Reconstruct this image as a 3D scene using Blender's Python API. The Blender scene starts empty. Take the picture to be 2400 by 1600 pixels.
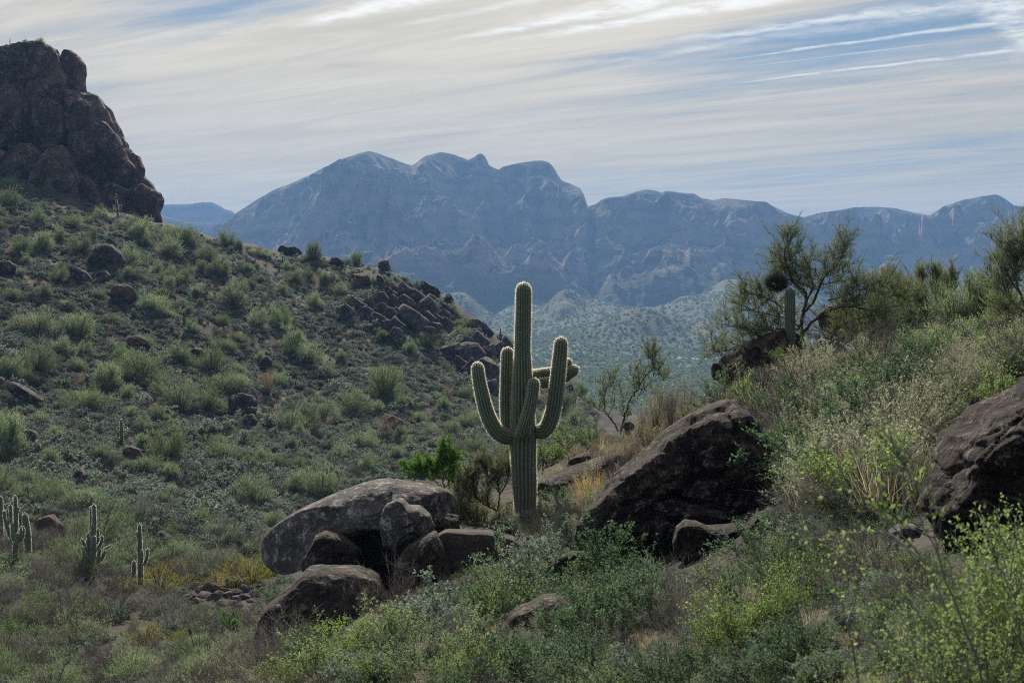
import bpy, math, random
import numpy as np
from mathutils import Vector, Matrix, Quaternion
from mathutils.bvhtree import BVHTree

# ------------------------------------------------------------------ camera, sky, sun, exposure
F, CU, HV = 3297.0, 1200.0, 760.0          # focal length in photo pixels, principal column, horizon row
SC = bpy.context.scene
COL = SC.collection
cam_d = bpy.data.cameras.new('camera')
cam = bpy.data.objects.new('camera', cam_d)
COL.objects.link(cam)
cam.rotation_euler = (math.radians(90), 0, 0)
cam_d.sensor_width = 36.0
cam_d.lens = F / 2400.0 * 36.0
cam_d.shift_y = -40.0 / 2400.0
cam_d.clip_start = 0.1
cam_d.clip_end = 30000.0
cam_d.dof.use_dof = True
cam_d.dof.focus_distance = 29.0
cam_d.dof.aperture_fstop = 8.0
SC.camera = cam

SUN_AZ, SUN_EL = math.radians(-7.0), math.radians(35.0)
SUN_DIR = Vector((math.sin(SUN_AZ) * math.cos(SUN_EL), math.cos(SUN_AZ) * math.cos(SUN_EL), math.sin(SUN_EL)))
sun_d = bpy.data.lights.new('sun', 'SUN')
sun_d.energy = 5.0
sun_d.angle = math.radians(2.5)
sun_d.color = (1.0, 0.93, 0.82)
sun = bpy.data.objects.new('sun', sun_d)
sun.rotation_euler = SUN_DIR.to_track_quat('Z', 'Y').to_euler()
sun.location = SUN_DIR * 400
COL.objects.link(sun)

SC.view_settings.view_transform = 'Standard'
SC.view_settings.look = 'None'
SC.view_settings.exposure = 0.72
SC.view_settings.gamma = 1.0
SC.view_settings.use_curve_mapping = False
SC.render.engine = 'CYCLES'
cy = SC.cycles
cy.max_bounces = 4
cy.diffuse_bounces = 1
cy.glossy_bounces = 1
cy.transmission_bounces = 3
cy.transparent_max_bounces = 8
cy.volume_bounces = 0
cy.caustics_reflective = False
cy.caustics_refractive = False
cy.use_adaptive_sampling = False
cy.use_denoising = False
cy.denoiser = 'OPENIMAGEDENOISE'
cy.sample_clamp_indirect = 1.0
cy.sample_clamp_direct = 6.0
cy.pixel_filter_type = 'BLACKMAN_HARRIS'
cy.filter_width = 1.1


class NT:
    """small helper for node trees"""
    def __init__(self, tree):
        self.t = tree
        self.n = tree.nodes
        self.l = tree.links

    def node(self, typ, **kw):
        nd = self.n.new(typ)
        for k, v in kw.items():
            setattr(nd, k, v)
        return nd

    def put(self, sock, val):
        if isinstance(val, bpy.types.NodeSocket):
            self.l.new(val, sock)
        elif isinstance(val, (tuple, list)) and len(val) == 3 and sock.type == 'RGBA':
            sock.default_value = (*val, 1.0)
        else:
            sock.default_value = val

    def math(self, op, a, b=0.0, c=0.0, clamp=False):
        nd = self.node('ShaderNodeMath', operation=op, use_clamp=clamp)
        self.put(nd.inputs[0], a)
        self.put(nd.inputs[1], b)
        if len(nd.inputs) > 2:
            self.put(nd.inputs[2], c)
        return nd.outputs[0]

    def vmath(self, op, a, b=(0, 0, 0), out=0):
        nd = self.node('ShaderNodeVectorMath', operation=op)
        self.put(nd.inputs[0], a)
        self.put(nd.inputs[1], b)
        return nd.outputs[out]

    def noise(self, vec, scale, detail=4.0, rough=0.55, dist=0.0, col=False):
        nd = self.node('ShaderNodeTexNoise')
        if vec is not None:
            self.put(nd.inputs['Vector'], vec)
        nd.inputs['Scale'].default_value = scale
        nd.inputs['Detail'].default_value = detail
        nd.inputs['Roughness'].default_value = rough
        nd.inputs['Distortion'].default_value = dist
        return nd.outputs['Color' if col else 'Fac']

    def voro(self, vec, scale, feature='F1', out='Distance', rand=1.0):
        nd = self.node('ShaderNodeTexVoronoi', feature=feature)
        if vec is not None:
            self.put(nd.inputs['Vector'], vec)
        nd.inputs['Scale'].default_value = scale
        nd.inputs['Randomness'].default_value = rand
        return nd.outputs[out]

    def ramp(self, fac, a, b, lo=0.0, hi=1.0):
        """smoothstep between a and b"""
        nd = self.node('ShaderNodeMapRange', interpolation_type='SMOOTHSTEP')
        self.put(nd.inputs[0], fac)
        self.put(nd.inputs[1], a)
        self.put(nd.inputs[2], b)
        self.put(nd.inputs[3], lo)
        self.put(nd.inputs[4], hi)
        return nd.outputs[0]

    def mix(self, fac, a, b, blend='MIX'):
        nd = self.node('ShaderNodeMix', data_type='RGBA', blend_type=blend)
        self.put(nd.inputs[0], fac)
        self.put(nd.inputs[6], a)
        self.put(nd.inputs[7], b)
        return nd.outputs[2]

    def scale_vec(self, vec, s):
        return self.vmath('MULTIPLY', vec, s)

    def bump(self, height, strength, dist):
        nd = self.node('ShaderNodeBump')
        nd.inputs['Strength'].default_value = strength
        nd.inputs['Distance'].default_value = dist
        self.put(nd.inputs['Height'], height)
        return nd.outputs[0]


def build_world():
    w = bpy.data.worlds.new('World')
    SC.world = w
    w.use_nodes = True
    w.cycles.sampling_method = 'MANUAL'
    w.cycles.sample_map_resolution = 256
    t = NT(w.node_tree)
    t.n.clear()
    out = t.node('ShaderNodeOutputWorld')
    bg = t.node('ShaderNodeBackground')
    bg.inputs['Strength'].default_value = 0.1
    sky = t.node('ShaderNodeTexSky', sky_type='NISHITA')
    sky.sun_disc = False
    sky.sun_elevation = SUN_EL
    sky.sun_rotation = SUN_AZ
    sky.altitude = 600
    sky.air_density = 1.0
    sky.dust_density = 0.6
    sky.ozone_density = 2.0
    tc = t.node('ShaderNodeTexCoord')
    d = t.vmath('NORMALIZE', tc.outputs['Generated'])
    sep = t.node('ShaderNodeSeparateXYZ')
    t.put(sep.inputs[0], d)
    X, Y, Z = sep.outputs
    OFF = 0.05
    dz = t.math('ADD', t.math('MAXIMUM', Z, 0.0), OFF)
    px = t.math('DIVIDE', X, dz)
    py = t.math('DIVIDE', Y, dz)
    T = (0.848, -0.530)
    a = t.math('ADD', t.math('MULTIPLY', px, T[0]), t.math('MULTIPLY', py, T[1]))
    b = t.math('ADD', t.math('MULTIPLY', px, -T[1]), t.math('MULTIPLY', py, T[0]))

    def P(u, v):
        x, z = (u - CU) / F, (HV - v) / F
        n = math.sqrt(x * x + 1 + z * z)
        x, y, z = x / n, 1 / n, z / n + OFF
        return x / z, y / z

    def AB(u, v):
        p = P(u, v)
        return p[0] * T[0] + p[1] * T[1], -p[0] * T[1] + p[1] * T[0]

    def vec(sa, sb, w=0.0):
        c = t.node('ShaderNodeCombineXYZ')
        t.put(c.inputs[0], t.math('MULTIPLY', a, sa))
        t.put(c.inputs[1], t.math('MULTIPLY', b, sb))
        c.inputs[2].default_value = w
        return c.outputs[0]

    n1 = t.noise(vec(0.35, 1.25, 3.7), 1.0, 5.0, 0.55, 0.5)
    n2 = t.noise(vec(0.9, 3.6, 8.1), 1.0, 6.0, 0.6, 0.9)
    n4 = t.noise(vec(2.2, 17.0, 4.4), 1.0, 4.0, 0.65, 0.6)
    n3 = t.noise(vec(0.14, 0.42, 1.3), 1.0, 3.0, 0.5, 0.3)
    dens = t.math('ADD', t.math('MULTIPLY', n1, 1.0), t.math('MULTIPLY', n2, 0.40))
    dens = t.math('ADD', dens, t.math('MULTIPLY', n3, 0.22))
    dens = t.math('ADD', dens, t.math('MULTIPLY', t.math('SUBTRACT', n4, 0.5), 0.16))

    def blob(u, v, ra, rb, k):
        a0, b0 = AB(u, v)
        q = t.math('ADD', t.math('POWER', t.math('ABSOLUTE', t.math('DIVIDE', t.math('SUBTRACT', a, a0), ra)), 2.0),
                   t.math('POWER', t.math('ABSOLUTE', t.math('DIVIDE', t.math('SUBTRACT', b, b0), rb)), 2.0))
        return t.math('MULTIPLY', t.math('EXPONENT', t.math('MULTIPLY', q, -1.0)), k)
    bias = blob(1950, 85, 1.15, 0.38, -0.46)
    for args in ((520, 22, 0.32, 0.20, -0.26), (2150, 345, 1.2, 0.5, -0.05), (1900, 420, 1.6, 0.8, -0.06), (700, 330, 3.0, 2.2, 0.13),
                 (1250, 120, 1.0, 0.45, 0.10), (800, 60, 0.5, 0.22, 0.12)):
        bias = t.math('ADD', bias, blob(*args))
    dens = t.math('ADD', dens, bias)
    # veil thickens towards the horizon
    dens = t.math('ADD', dens, t.ramp(Z, 0.20, 0.02, 0.0, 0.22))
    cover = t.ramp(dens, 0.53, 0.95, 0.0, 0.96)
    # glow of thin cloud around the veiled sun
    sd = t.vmath('DOT_PRODUCT', d, tuple(SUN_DIR), out=1)
    # thin ice cloud scatters forwards: it is brightest round the sun and dull away from it
    wide = t.math('POWER', t.math('MULTIPLY', t.math('ADD', sd, 1.0), 0.5), 2.0)
    g1 = t.math('POWER', t.math('MAXIMUM', sd, 0.0), 12.0)
    g2 = t.math('POWER', t.math('MAXIMUM', sd, 0.0), 60.0)
    bright = t.math('ADD', t.math('ADD', t.math('ADD', t.math('ADD', 1.7, t.math('MULTIPLY', wide, 3.1)), t.ramp(Z, 0.13, 0.03, 0.0, 0.8)), t.math('MULTIPLY', g1, 3.1)), t.math('MULTIPLY', g2, 2.0))
    shade = t.math('ADD', t.math('ADD', 0.56, t.math('MULTIPLY', n2, 0.70)), t.math('MULTIPLY', n4, 0.18))
    bright = t.math('MULTIPLY', bright, shade)
    cl = t.vmath('SCALE', t.mix(t.ramp(sd, 0.1, 0.8), (0.84, 0.91, 1.0), (1.0, 0.880, 0.665)))
    cl.node.inputs['Scale'].default_value = 1.0
    t.put(cl.node.inputs['Scale'], bright)
    skc = t.mix(1.0, sky.outputs[0], (0.40, 0.44, 0.465), 'MULTIPLY')
    # the thin veil everywhere greys the clear sky
    skc = t.mix(0.52, skc, (1.35, 1.72, 1.98))
    col = t.mix(cover, skc, cl)

    wobn = t.math('SUBTRACT', t.noise(vec(3.0, 3.0, 5.0), 2.0, 3.0), 0.5)
    brk = t.ramp(t.noise(vec(9.0, 13.5, 2.0), 1.0, 4.0, 0.65), 0.22, 0.60)

    def trail(u1, v1, u2, v2, wid, k):
        A, B = P(u1, v1), P(u2, v2)
        L = math.hypot(B[0] - A[0], B[1] - A[1])
        tx, ty = (B[0] - A[0]) / L, (B[1] - A[1]) / L
        along = t.math('ADD', t.math('MULTIPLY', t.math('SUBTRACT', px, A[0]), tx / L), t.math('MULTIPLY', t.math('SUBTRACT', py, A[1]), ty / L))
        dist = t.math('ADD', t.math('MULTIPLY', t.math('SUBTRACT', px, A[0]), -ty), t.math('MULTIPLY', t.math('SUBTRACT', py, A[1]), tx))
        wob = t.math('MULTIPLY', wobn, wid * 1.6)
        dist = t.math('ABSOLUTE', t.math('ADD', dist, wob))
        w_here = t.math('MULTIPLY', wid, t.math('ADD', 0.45, t.math('MULTIPLY', along, 0.75)))
        m = t.ramp(t.math('DIVIDE', dist, w_here), 1.0, 0.0, 0.0, 1.0)
        fade = t.math('MULTIPLY', t.ramp(along, -0.15, 0.35), t.ramp(along, 1.9, 1.1))
        return t.math('MULTIPLY', t.math('MULTIPLY', m, fade), t.math('MULTIPLY', brk, k))
    trails = None
    for args in ((1230, 90, 1770, 0, 0.080, 1.0), (1080, 92, 1500, 8, 0.085, 1.0), (1690, 142, 2400, 46, 0.034, 0.8),
                 (1700, 198, 2400, 116, 0.032, 0.8), (1540, 102, 2400, -8, 0.10, 0.8), (690, 62, 980, -6, 0.085, 1.0),
                 (930, 60, 1290, -6, 0.045, 0.6), (1400, 60, 2050, -30, 0.05, 0.5), (1720, 160, 2000, 126, 0.012, 0.4),
                 (2405, 135, 2340, -30, 0.10, 0.85), (1280, 165, 2300, 20, 0.09, 0.35)):
        tr = trail(*args)
        trails = tr if trails is None else t.math('MAXIMUM', trails, tr)
    tl = t.vmath('SCALE', (1.0, 0.97, 0.90))
    t.put(tl.node.inputs['Scale'], t.math('ADD', t.math('MULTIPLY', bright, 1.15), 1.2))
    col = t.mix(trails, col, tl)
    # below the horizon: plain dull ground colour
    col = t.mix(t.ramp(Z, -0.02, -0.10), col, (0.9, 0.95, 1.05))
    t.l.new(col, bg.inputs['Color'])
    t.l.new(bg.outputs[0], out.inputs['Surface'])


build_world()

# ------------------------------------------------------------------ maths helpers
def W(u, v, d):
    return np.array([(u - CU) / F * d, d, (HV - v) / F * d])


def _hash(ix, iy, iz, seed):
    h = (ix.astype(np.int64) * 374761393 + iy.astype(np.int64) * 668265263 + iz.astype(np.int64) * 2147483647 + seed * 974711) & 0xffffffff
    h = ((h ^ (h >> 13)) * 1274126177) & 0xffffffff
    h = ((h ^ (h >> 16)) * 2246822519) & 0xffffffff
    return ((h ^ (h >> 15)) & 0xffff) / 65535.0


def vnoise(p, seed=0):
    p = np.asarray(p, dtype=np.float64)
    i = np.floor(p)
    f = p - i
    i = i.astype(np.int64)
    w = f * f * f * (f * (f * 6 - 15) + 10)
    r = 0
    for dx in (0, 1):
        wx = w[:, 0] if dx else 1 - w[:, 0]
        for dy in (0, 1):
            wy = w[:, 1] if dy else 1 - w[:, 1]
            for dz in (0, 1):
                wz = w[:, 2] if dz else 1 - w[:, 2]
                r = r + wx * wy * wz * _hash(i[:, 0] + dx, i[:, 1] + dy, i[:, 2] + dz, seed)
    return r * 2 - 1


def fbm(p, octv=4, seed=0, lac=2.03, gain=0.5):
    p = np.asarray(p, dtype=np.float64)
    s, a, tot = 0, 1.0, 0.0
    for k in range(octv):
        s = s + a * vnoise(p * lac ** k + 17.3 * k, seed + k)
        tot += a
        a *= gain
    return s / tot


def ridged(p, octv=4, seed=0, lac=2.1, gain=0.5):
    p = np.asarray(p, dtype=np.float64)
    s, a, tot = 0, 1.0, 0.0
    for k in range(octv):
        s = s + a * (1 - np.abs(vnoise(p * lac ** k + 9.1 * k, seed + k)) * 2)
        tot += a
        a *= gain
    return s / tot


def sstep(x, a, b):
    x = np.clip((np.asarray(x, float) - a) / (b - a), 0, 1)
    return x * x * (3 - 2 * x)


def mk_mesh(name, V, faces, mat=None, smooth=False, attr=None):
    """faces: list of int arrays (n,3) or (n,4); attr: dict name -> per-vertex float array"""
    V = np.ascontiguousarray(V, dtype=np.float32)
    me = bpy.data.meshes.new(name)
    me.vertices.add(len(V))
    me.vertices.foreach_set('co', V.ravel())
    faces = [np.asarray(f, dtype=np.int32) for f in faces if len(f)]
    loops = np.concatenate([f.ravel() for f in faces])
    sizes = np.concatenate([np.full(len(f), f.shape[1], dtype=np.int32) for f in faces])
    starts = np.concatenate([[0], np.cumsum(sizes)[:-1]]).astype(np.int32)
    me.loops.add(len(loops))
    me.loops.foreach_set('vertex_index', loops)
    me.polygons.add(len(sizes))
    me.polygons.foreach_set('loop_start', starts)
    me.polygons.foreach_set('loop_total', sizes)
    if smooth:
        me.polygons.foreach_set('use_smooth', np.ones(len(sizes), dtype=bool))
    if attr:
        for k, a in attr.items():
            at = me.attributes.new(k, 'FLOAT', 'POINT')
            at.data.foreach_set('value', np.ascontiguousarray(a, dtype=np.float32))
    me.update(calc_edges=True)
    if mat is not None:
        me.materials.append(mat)
    return me


def grid_faces(nr, nc, wrap=False):
    r = np.arange(nr - 1)[:, None]
    c = np.arange(nc if wrap else nc - 1)[None, :]
    c2 = (c + 1) % nc
    return np.stack([r * nc + c, r * nc + c2, (r + 1) * nc + c2, (r + 1) * nc + c], -1).reshape(-1, 4)


def obj(name, me, parent=None, loc=None):
    o = bpy.data.objects.new(name, me)
    COL.objects.link(o)
    if parent is not None:
        o.parent = parent
    if loc is not None:
        o.location = loc
    return o


def tag(o, label, cat=None, group=None, kind=None):
    if label:
        o['label'] = label
    if cat:
        o['category'] = cat
    if group:
        o['group'] = group
    if kind:
        o['kind'] = kind
    return o


def copy_tree(o, parent=None):
    c = o.copy()
    COL.objects.link(c)
    c.parent = parent
    for ch in o.children:
        copy_tree(ch, c)
    return c


def unit(v):
    v = np.asarray(v, float)
    return v / np.maximum(np.linalg.norm(v, axis=-1, keepdims=True), 1e-9)


# ------------------------------------------------------------------ materials
def new_mat(name):
    m = bpy.data.materials.new(name)
    m.use_nodes = True
    t = NT(m.node_tree)
    t.n.clear()
    return m, t, t.node('ShaderNodeOutputMaterial')


def principled(t, out, col, rough=0.9, normal=None, spec=0.2):
    p = t.node('ShaderNodeBsdfPrincipled')
    t.put(p.inputs['Base Color'], col)
    t.put(p.inputs['Roughness'], rough)
    p.inputs['Specular IOR Level'].default_value = spec
    if normal is not None:
        t.l.new(normal, p.inputs['Normal'])
    t.l.new(p.outputs[0], out.inputs['Surface'])
    return p


def leaf_mat(name, c1, c2, tr=0.38, gloss=0.0, vary=0.35):
    """leaf or twig: two colours picked leaf by leaf (attribute tint), a shift per plant, light passing through"""
    m, t, out = new_mat(name)
    at = t.node('ShaderNodeAttribute', attribute_name='tint')
    oi = t.node('ShaderNodeObjectInfo')
    c = t.mix(at.outputs['Fac'], c1, c2)
    k = t.math('ADD', 1 - vary / 2, t.math('MULTIPLY', oi.outputs['Random'], vary))
    hsv = t.node('ShaderNodeHueSaturation')
    t.put(hsv.inputs['Color'], c)
    t.put(hsv.inputs['Value'], k)
    t.put(hsv.inputs['Hue'], t.math('ADD', 0.492, t.math('MULTIPLY', t.math('FRACT', t.math('MULTIPLY', oi.outputs['Random'], 7.31)), 0.016)))
    t.put(hsv.inputs['Saturation'], t.math('ADD', 0.85, t.math('MULTIPLY', t.math('FRACT', t.math('MULTIPLY', oi.outputs['Random'], 3.77)), 0.3)))
    df = t.node('ShaderNodeBsdfDiffuse')
    tl = t.node('ShaderNodeBsdfTranslucent')
    t.l.new(hsv.outputs[0], df.inputs[0])
    t.l.new(hsv.outputs[0], tl.inputs[0])
    mx = t.node('ShaderNodeMixShader')
    mx.inputs[0].default_value = tr
    t.l.new(df.outputs[0], mx.inputs[1])
    t.l.new(tl.outputs[0], mx.inputs[2])
    s = mx.outputs[0]
    if gloss:
        gl = t.node('ShaderNodeBsdfGlossy')
        gl.inputs['Roughness'].default_value = 0.45
        m2 = t.node('ShaderNodeMixShader')
        m2.inputs[0].default_value = gloss
        t.l.new(s, m2.inputs[1])
        t.l.new(gl.outputs[0], m2.inputs[2])
        s = m2.outputs[0]
    t.l.new(s, out.inputs['Surface'])
    return m


def rock_mat(name, dark, mid, light, scale=1.0, bump=0.5, spots=0.5, lichen=None, crack=0.0):
    m, t, out = new_mat(name)
    tc = t.node('ShaderNodeTexCoord')
    v = tc.outputs['Object']
    big = t.noise(v, 0.9 * scale, 4, 0.6, 0.4)
    med = t.noise(v, 4.5 * scale, 6, 0.68, 0.3)
    fine = t.noise(v, 22 * scale, 4, 0.7)
    c = t.mix(t.ramp(big, 0.35, 0.65), dark, mid)
    c = t.mix(t.math('MULTIPLY', t.ramp(med, 0.50, 0.64), 0.9), c, light)
    c = t.mix(t.math('MULTIPLY', t.ramp(fine, 0.56, 0.44), spots), c, tuple(x * 0.35 for x in dark))
    pits = t.voro(v, 9 * scale)
    c = t.mix(t.math('MULTIPLY', t.ramp(pits, 0.22, 0.05), 0.55 * spots), c, tuple(x * 0.4 for x in dark))
    if lichen:
        lm = t.math('MULTIPLY', t.ramp(t.noise(v, 2.6 * scale, 5, 0.7), 0.60, 0.70), t.ramp(fine, 0.42, 0.58))
        c = t.mix(lm, c, lichen)
    h = t.math('ADD', t.math('MULTIPLY', med, 0.6), t.math('MULTIPLY', fine, 0.25))
    h = t.math('ADD', h, t.math('MULTIPLY', t.ramp(pits, 0.0, 0.25), 0.12))
    if crack:
        vv = t.vmath('ADD', v, t.scale_vec(t.noise(v, 2.0 * scale, 3, 0.5, col=True), (0.5 / scale,) * 3))
        e = t.voro(vv, 1.4 * scale, 'DISTANCE_TO_EDGE')
        k = t.ramp(e, 0.0, 0.05)
        h = t.math('ADD', h, t.math('MULTIPLY', k, crack))
        c = t.mix(t.math('MULTIPLY', t.math('SUBTRACT', 1.0, k), 0.5), c, tuple(x * 0.4 for x in dark))
    principled(t, out, c, 0.92, t.bump(h, bump, 0.16 / scale), 0.15)
    return m


MAT = {}
MAT['slab'] = rock_mat('grey_granite', (0.080, 0.069, 0.066), (0.225, 0.203, 0.196), (0.42, 0.395, 0.385), 1.0, 0.75, 0.65, crack=0.15)
MAT['rock'] = rock_mat('brown_granite', (0.040, 0.031, 0.027), (0.115, 0.093, 0.081), (0.25, 0.217, 0.195), 1.0, 0.75, 0.6, crack=0.12)
MAT['dark'] = rock_mat('dark_crusted_rock', (0.014, 0.0105, 0.009), (0.066, 0.049, 0.040), (0.215, 0.180, 0.155), 1.5, 1.0, 0.8, lichen=(0.15, 0.088, 0.03))
MAT['flat'] = rock_mat('flat_brown_rock', (0.060, 0.048, 0.041), (0.090, 0.073, 0.063), (0.135, 0.112, 0.098), 1.1, 0.5, 0.5)
MAT['rust'] = rock_mat('rusty_ridge_rock', (0.028, 0.018, 0.014), (0.085, 0.055, 0.041), (0.17, 0.12, 0.092), 1.1, 1.0, 0.6)
MAT['outcrop'] = rock_mat('grey_lilac_outcrop', (0.055, 0.044, 0.044), (0.175, 0.150, 0.150), (0.36, 0.325, 0.325), 0.4, 0.8, 0.5, crack=0.2)
MAT['far'] = rock_mat('hillside_rock', (0.040, 0.031, 0.030), (0.125, 0.103, 0.100), (0.30, 0.268, 0.265), 0.4, 0.8, 0.5, crack=0.2)
MAT['farred'] = rock_mat('rusty_hillside_rock', (0.075, 0.044, 0.032), (0.14, 0.085, 0.062), (0.20, 0.14, 0.11), 0.4, 0.7, 0.5)
MAT['crag'] = rock_mat('red_brown_crag', (0.095, 0.062, 0.054), (0.210, 0.145, 0.127), (0.34, 0.26, 0.24), 0.13, 1.0, 0.5, crack=0.25)


def ground_mat():
    m, t, out = new_mat('stony_desert_soil')
    tc = t.node('ShaderNodeTexCoord')
    v = tc.outputs['Object']
    big = t.noise(v, 0.06, 4, 0.6)
    med = t.noise(v, 0.55, 6, 0.7)
    fine = t.noise(v, 5.0, 5, 0.7)
    c = t.mix(t.ramp(med, 0.38, 0.62), (0.028, 0.023, 0.022), (0.085, 0.072, 0.066))
    c = t.mix(t.math('MULTIPLY', t.ramp(big, 0.45, 0.62), 0.5), c, (0.055, 0.052, 0.032))
    c = t.mix(t.math('MULTIPLY', t.ramp(fine, 0.55, 0.7), 0.5), c, (0.15, 0.132, 0.124))
    st = t.voro(v, 2.2)
    c = t.mix(t.math('MULTIPLY', t.ramp(st, 0.25, 0.10), 0.5), c, (0.13, 0.108, 0.098))
    h = t.math('ADD', t.math('MULTIPLY', fine, 0.5), t.math('MULTIPLY', t.ramp(st, 0.3, 0.0), 0.6))
    h = t.math('ADD', h, t.math('MULTIPLY', med, 0.8))
    principled(t, out, c, 0.95, t.bump(h, 0.9, 0.25), 0.1)
    return m


def valley_mat():
    m, t, out = new_mat('desert_valley_floor')
    tc = t.node('ShaderNodeTexCoord')
    v = tc.outputs['Object']
    sp = t.voro(v, 0.19)
    sp2 = t.noise(v, 0.11, 4, 0.7)
    big = t.noise(v, 0.006, 4, 0.6)
    c = t.mix(t.ramp(sp2, 0.35, 0.65), (0.125, 0.118, 0.078), (0.065, 0.078, 0.042))
    c = t.mix(t.math('MULTIPLY', t.ramp(sp, 0.42, 0.2), 0.8), c, (0.05, 0.066, 0.036))
    c = t.mix(t.math('MULTIPLY', t.ramp(big, 0.5, 0.65), 0.25), c, (0.15, 0.13, 0.09))
    h = t.math('ADD', t.math('MULTIPLY', t.ramp(sp, 0.45, 0.0), 1.0), sp2)
    principled(t, out, c, 0.95, t.bump(h, 0.8, 2.0), 0.1)
    return m


def mountain_mat():
    m, t, out = new_mat('volcanic_mountain')
    tc = t.node('ShaderNodeTexCoord')
    g = t.node('ShaderNodeNewGeometry')
    v = tc.outputs['Object']
    sep = t.node('ShaderNodeSeparateXYZ')
    t.put(sep.inputs[0], g.outputs['Normal'])
    nz = sep.outputs[2]
    wob = t.noise(v, 0.012, 5, 0.65)
    steep = t.ramp(t.math('ADD', nz, t.math('MULTIPLY', t.math('SUBTRACT', wob, 0.5), 0.7)), 0.80, 0.66)
    vs = t.scale_vec(v, (1, 1, 0.25))
    streak = t.noise(vs, 0.03, 5, 0.7)
    lay = t.noise(t.vmath('ADD', t.scale_vec(v, (0.004, 0.004, 0.05)), t.scale_vec(t.noise(v, 0.006, 3, 0.5, col=True), (0.8, 0.8, 0.8))), 1.0, 4, 0.6)
    rock = t.mix(t.ramp(streak, 0.35, 0.65), (0.050, 0.033, 0.030), (0.33, 0.23, 0.20))
    rock = t.mix(t.math('MULTIPLY', t.ramp(lay, 0.42, 0.58), 0.7), rock, (0.38, 0.275, 0.24))
    rock = t.mix(t.math('MULTIPLY', t.ramp(lay, 0.40, 0.30), 0.8), rock, (0.045, 0.036, 0.028))
    sh = t.noise(v, 0.05, 5, 0.75)
    pat = t.noise(v, 0.0045, 4, 0.6)
    slope = t.mix(t.ramp(sh, 0.4, 0.6), (0.018, 0.021, 0.012), (0.095, 0.086, 0.054))
    slope = t.mix(t.math('MULTIPLY', t.ramp(pat, 0.52, 0.66), 0.65), slope, (0.27, 0.225, 0.15))
    spk = t.math('MULTIPLY', t.ramp(t.noise(v, 0.035, 3, 0.6), 0.60, 0.68), t.ramp(t.noise(v, 0.003, 3, 0.5), 0.5, 0.6))
    slope = t.mix(t.math('MULTIPLY', spk, 0.8), slope, (0.33, 0.275, 0.24))
    c = t.mix(steep, slope, rock)
    sz = t.node('ShaderNodeSeparateXYZ')
    t.put(sz.inputs[0], v)
    low = t.mix(t.ramp(t.noise(v, 0.11, 4, 0.7), 0.35, 0.65), (0.125, 0.118, 0.078), (0.050, 0.062, 0.034))
    c = t.mix(t.ramp(t.math('ADD', sz.outputs[2], t.math('MULTIPLY', t.math('SUBTRACT', wob, 0.5), 160.0)), 130.0, 40.0), c, low)
    h = t.math('ADD', t.math('MULTIPLY', streak, 0.6), t.math('MULTIPLY', sh, 0.5))
    principled(t, out, c, 0.95, t.bump(h, 1.0, 30.0), 0.05)
    return m


MAT['ground'] = ground_mat()
MAT['valley'] = valley_mat()
MAT['mountain'] = mountain_mat()

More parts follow.
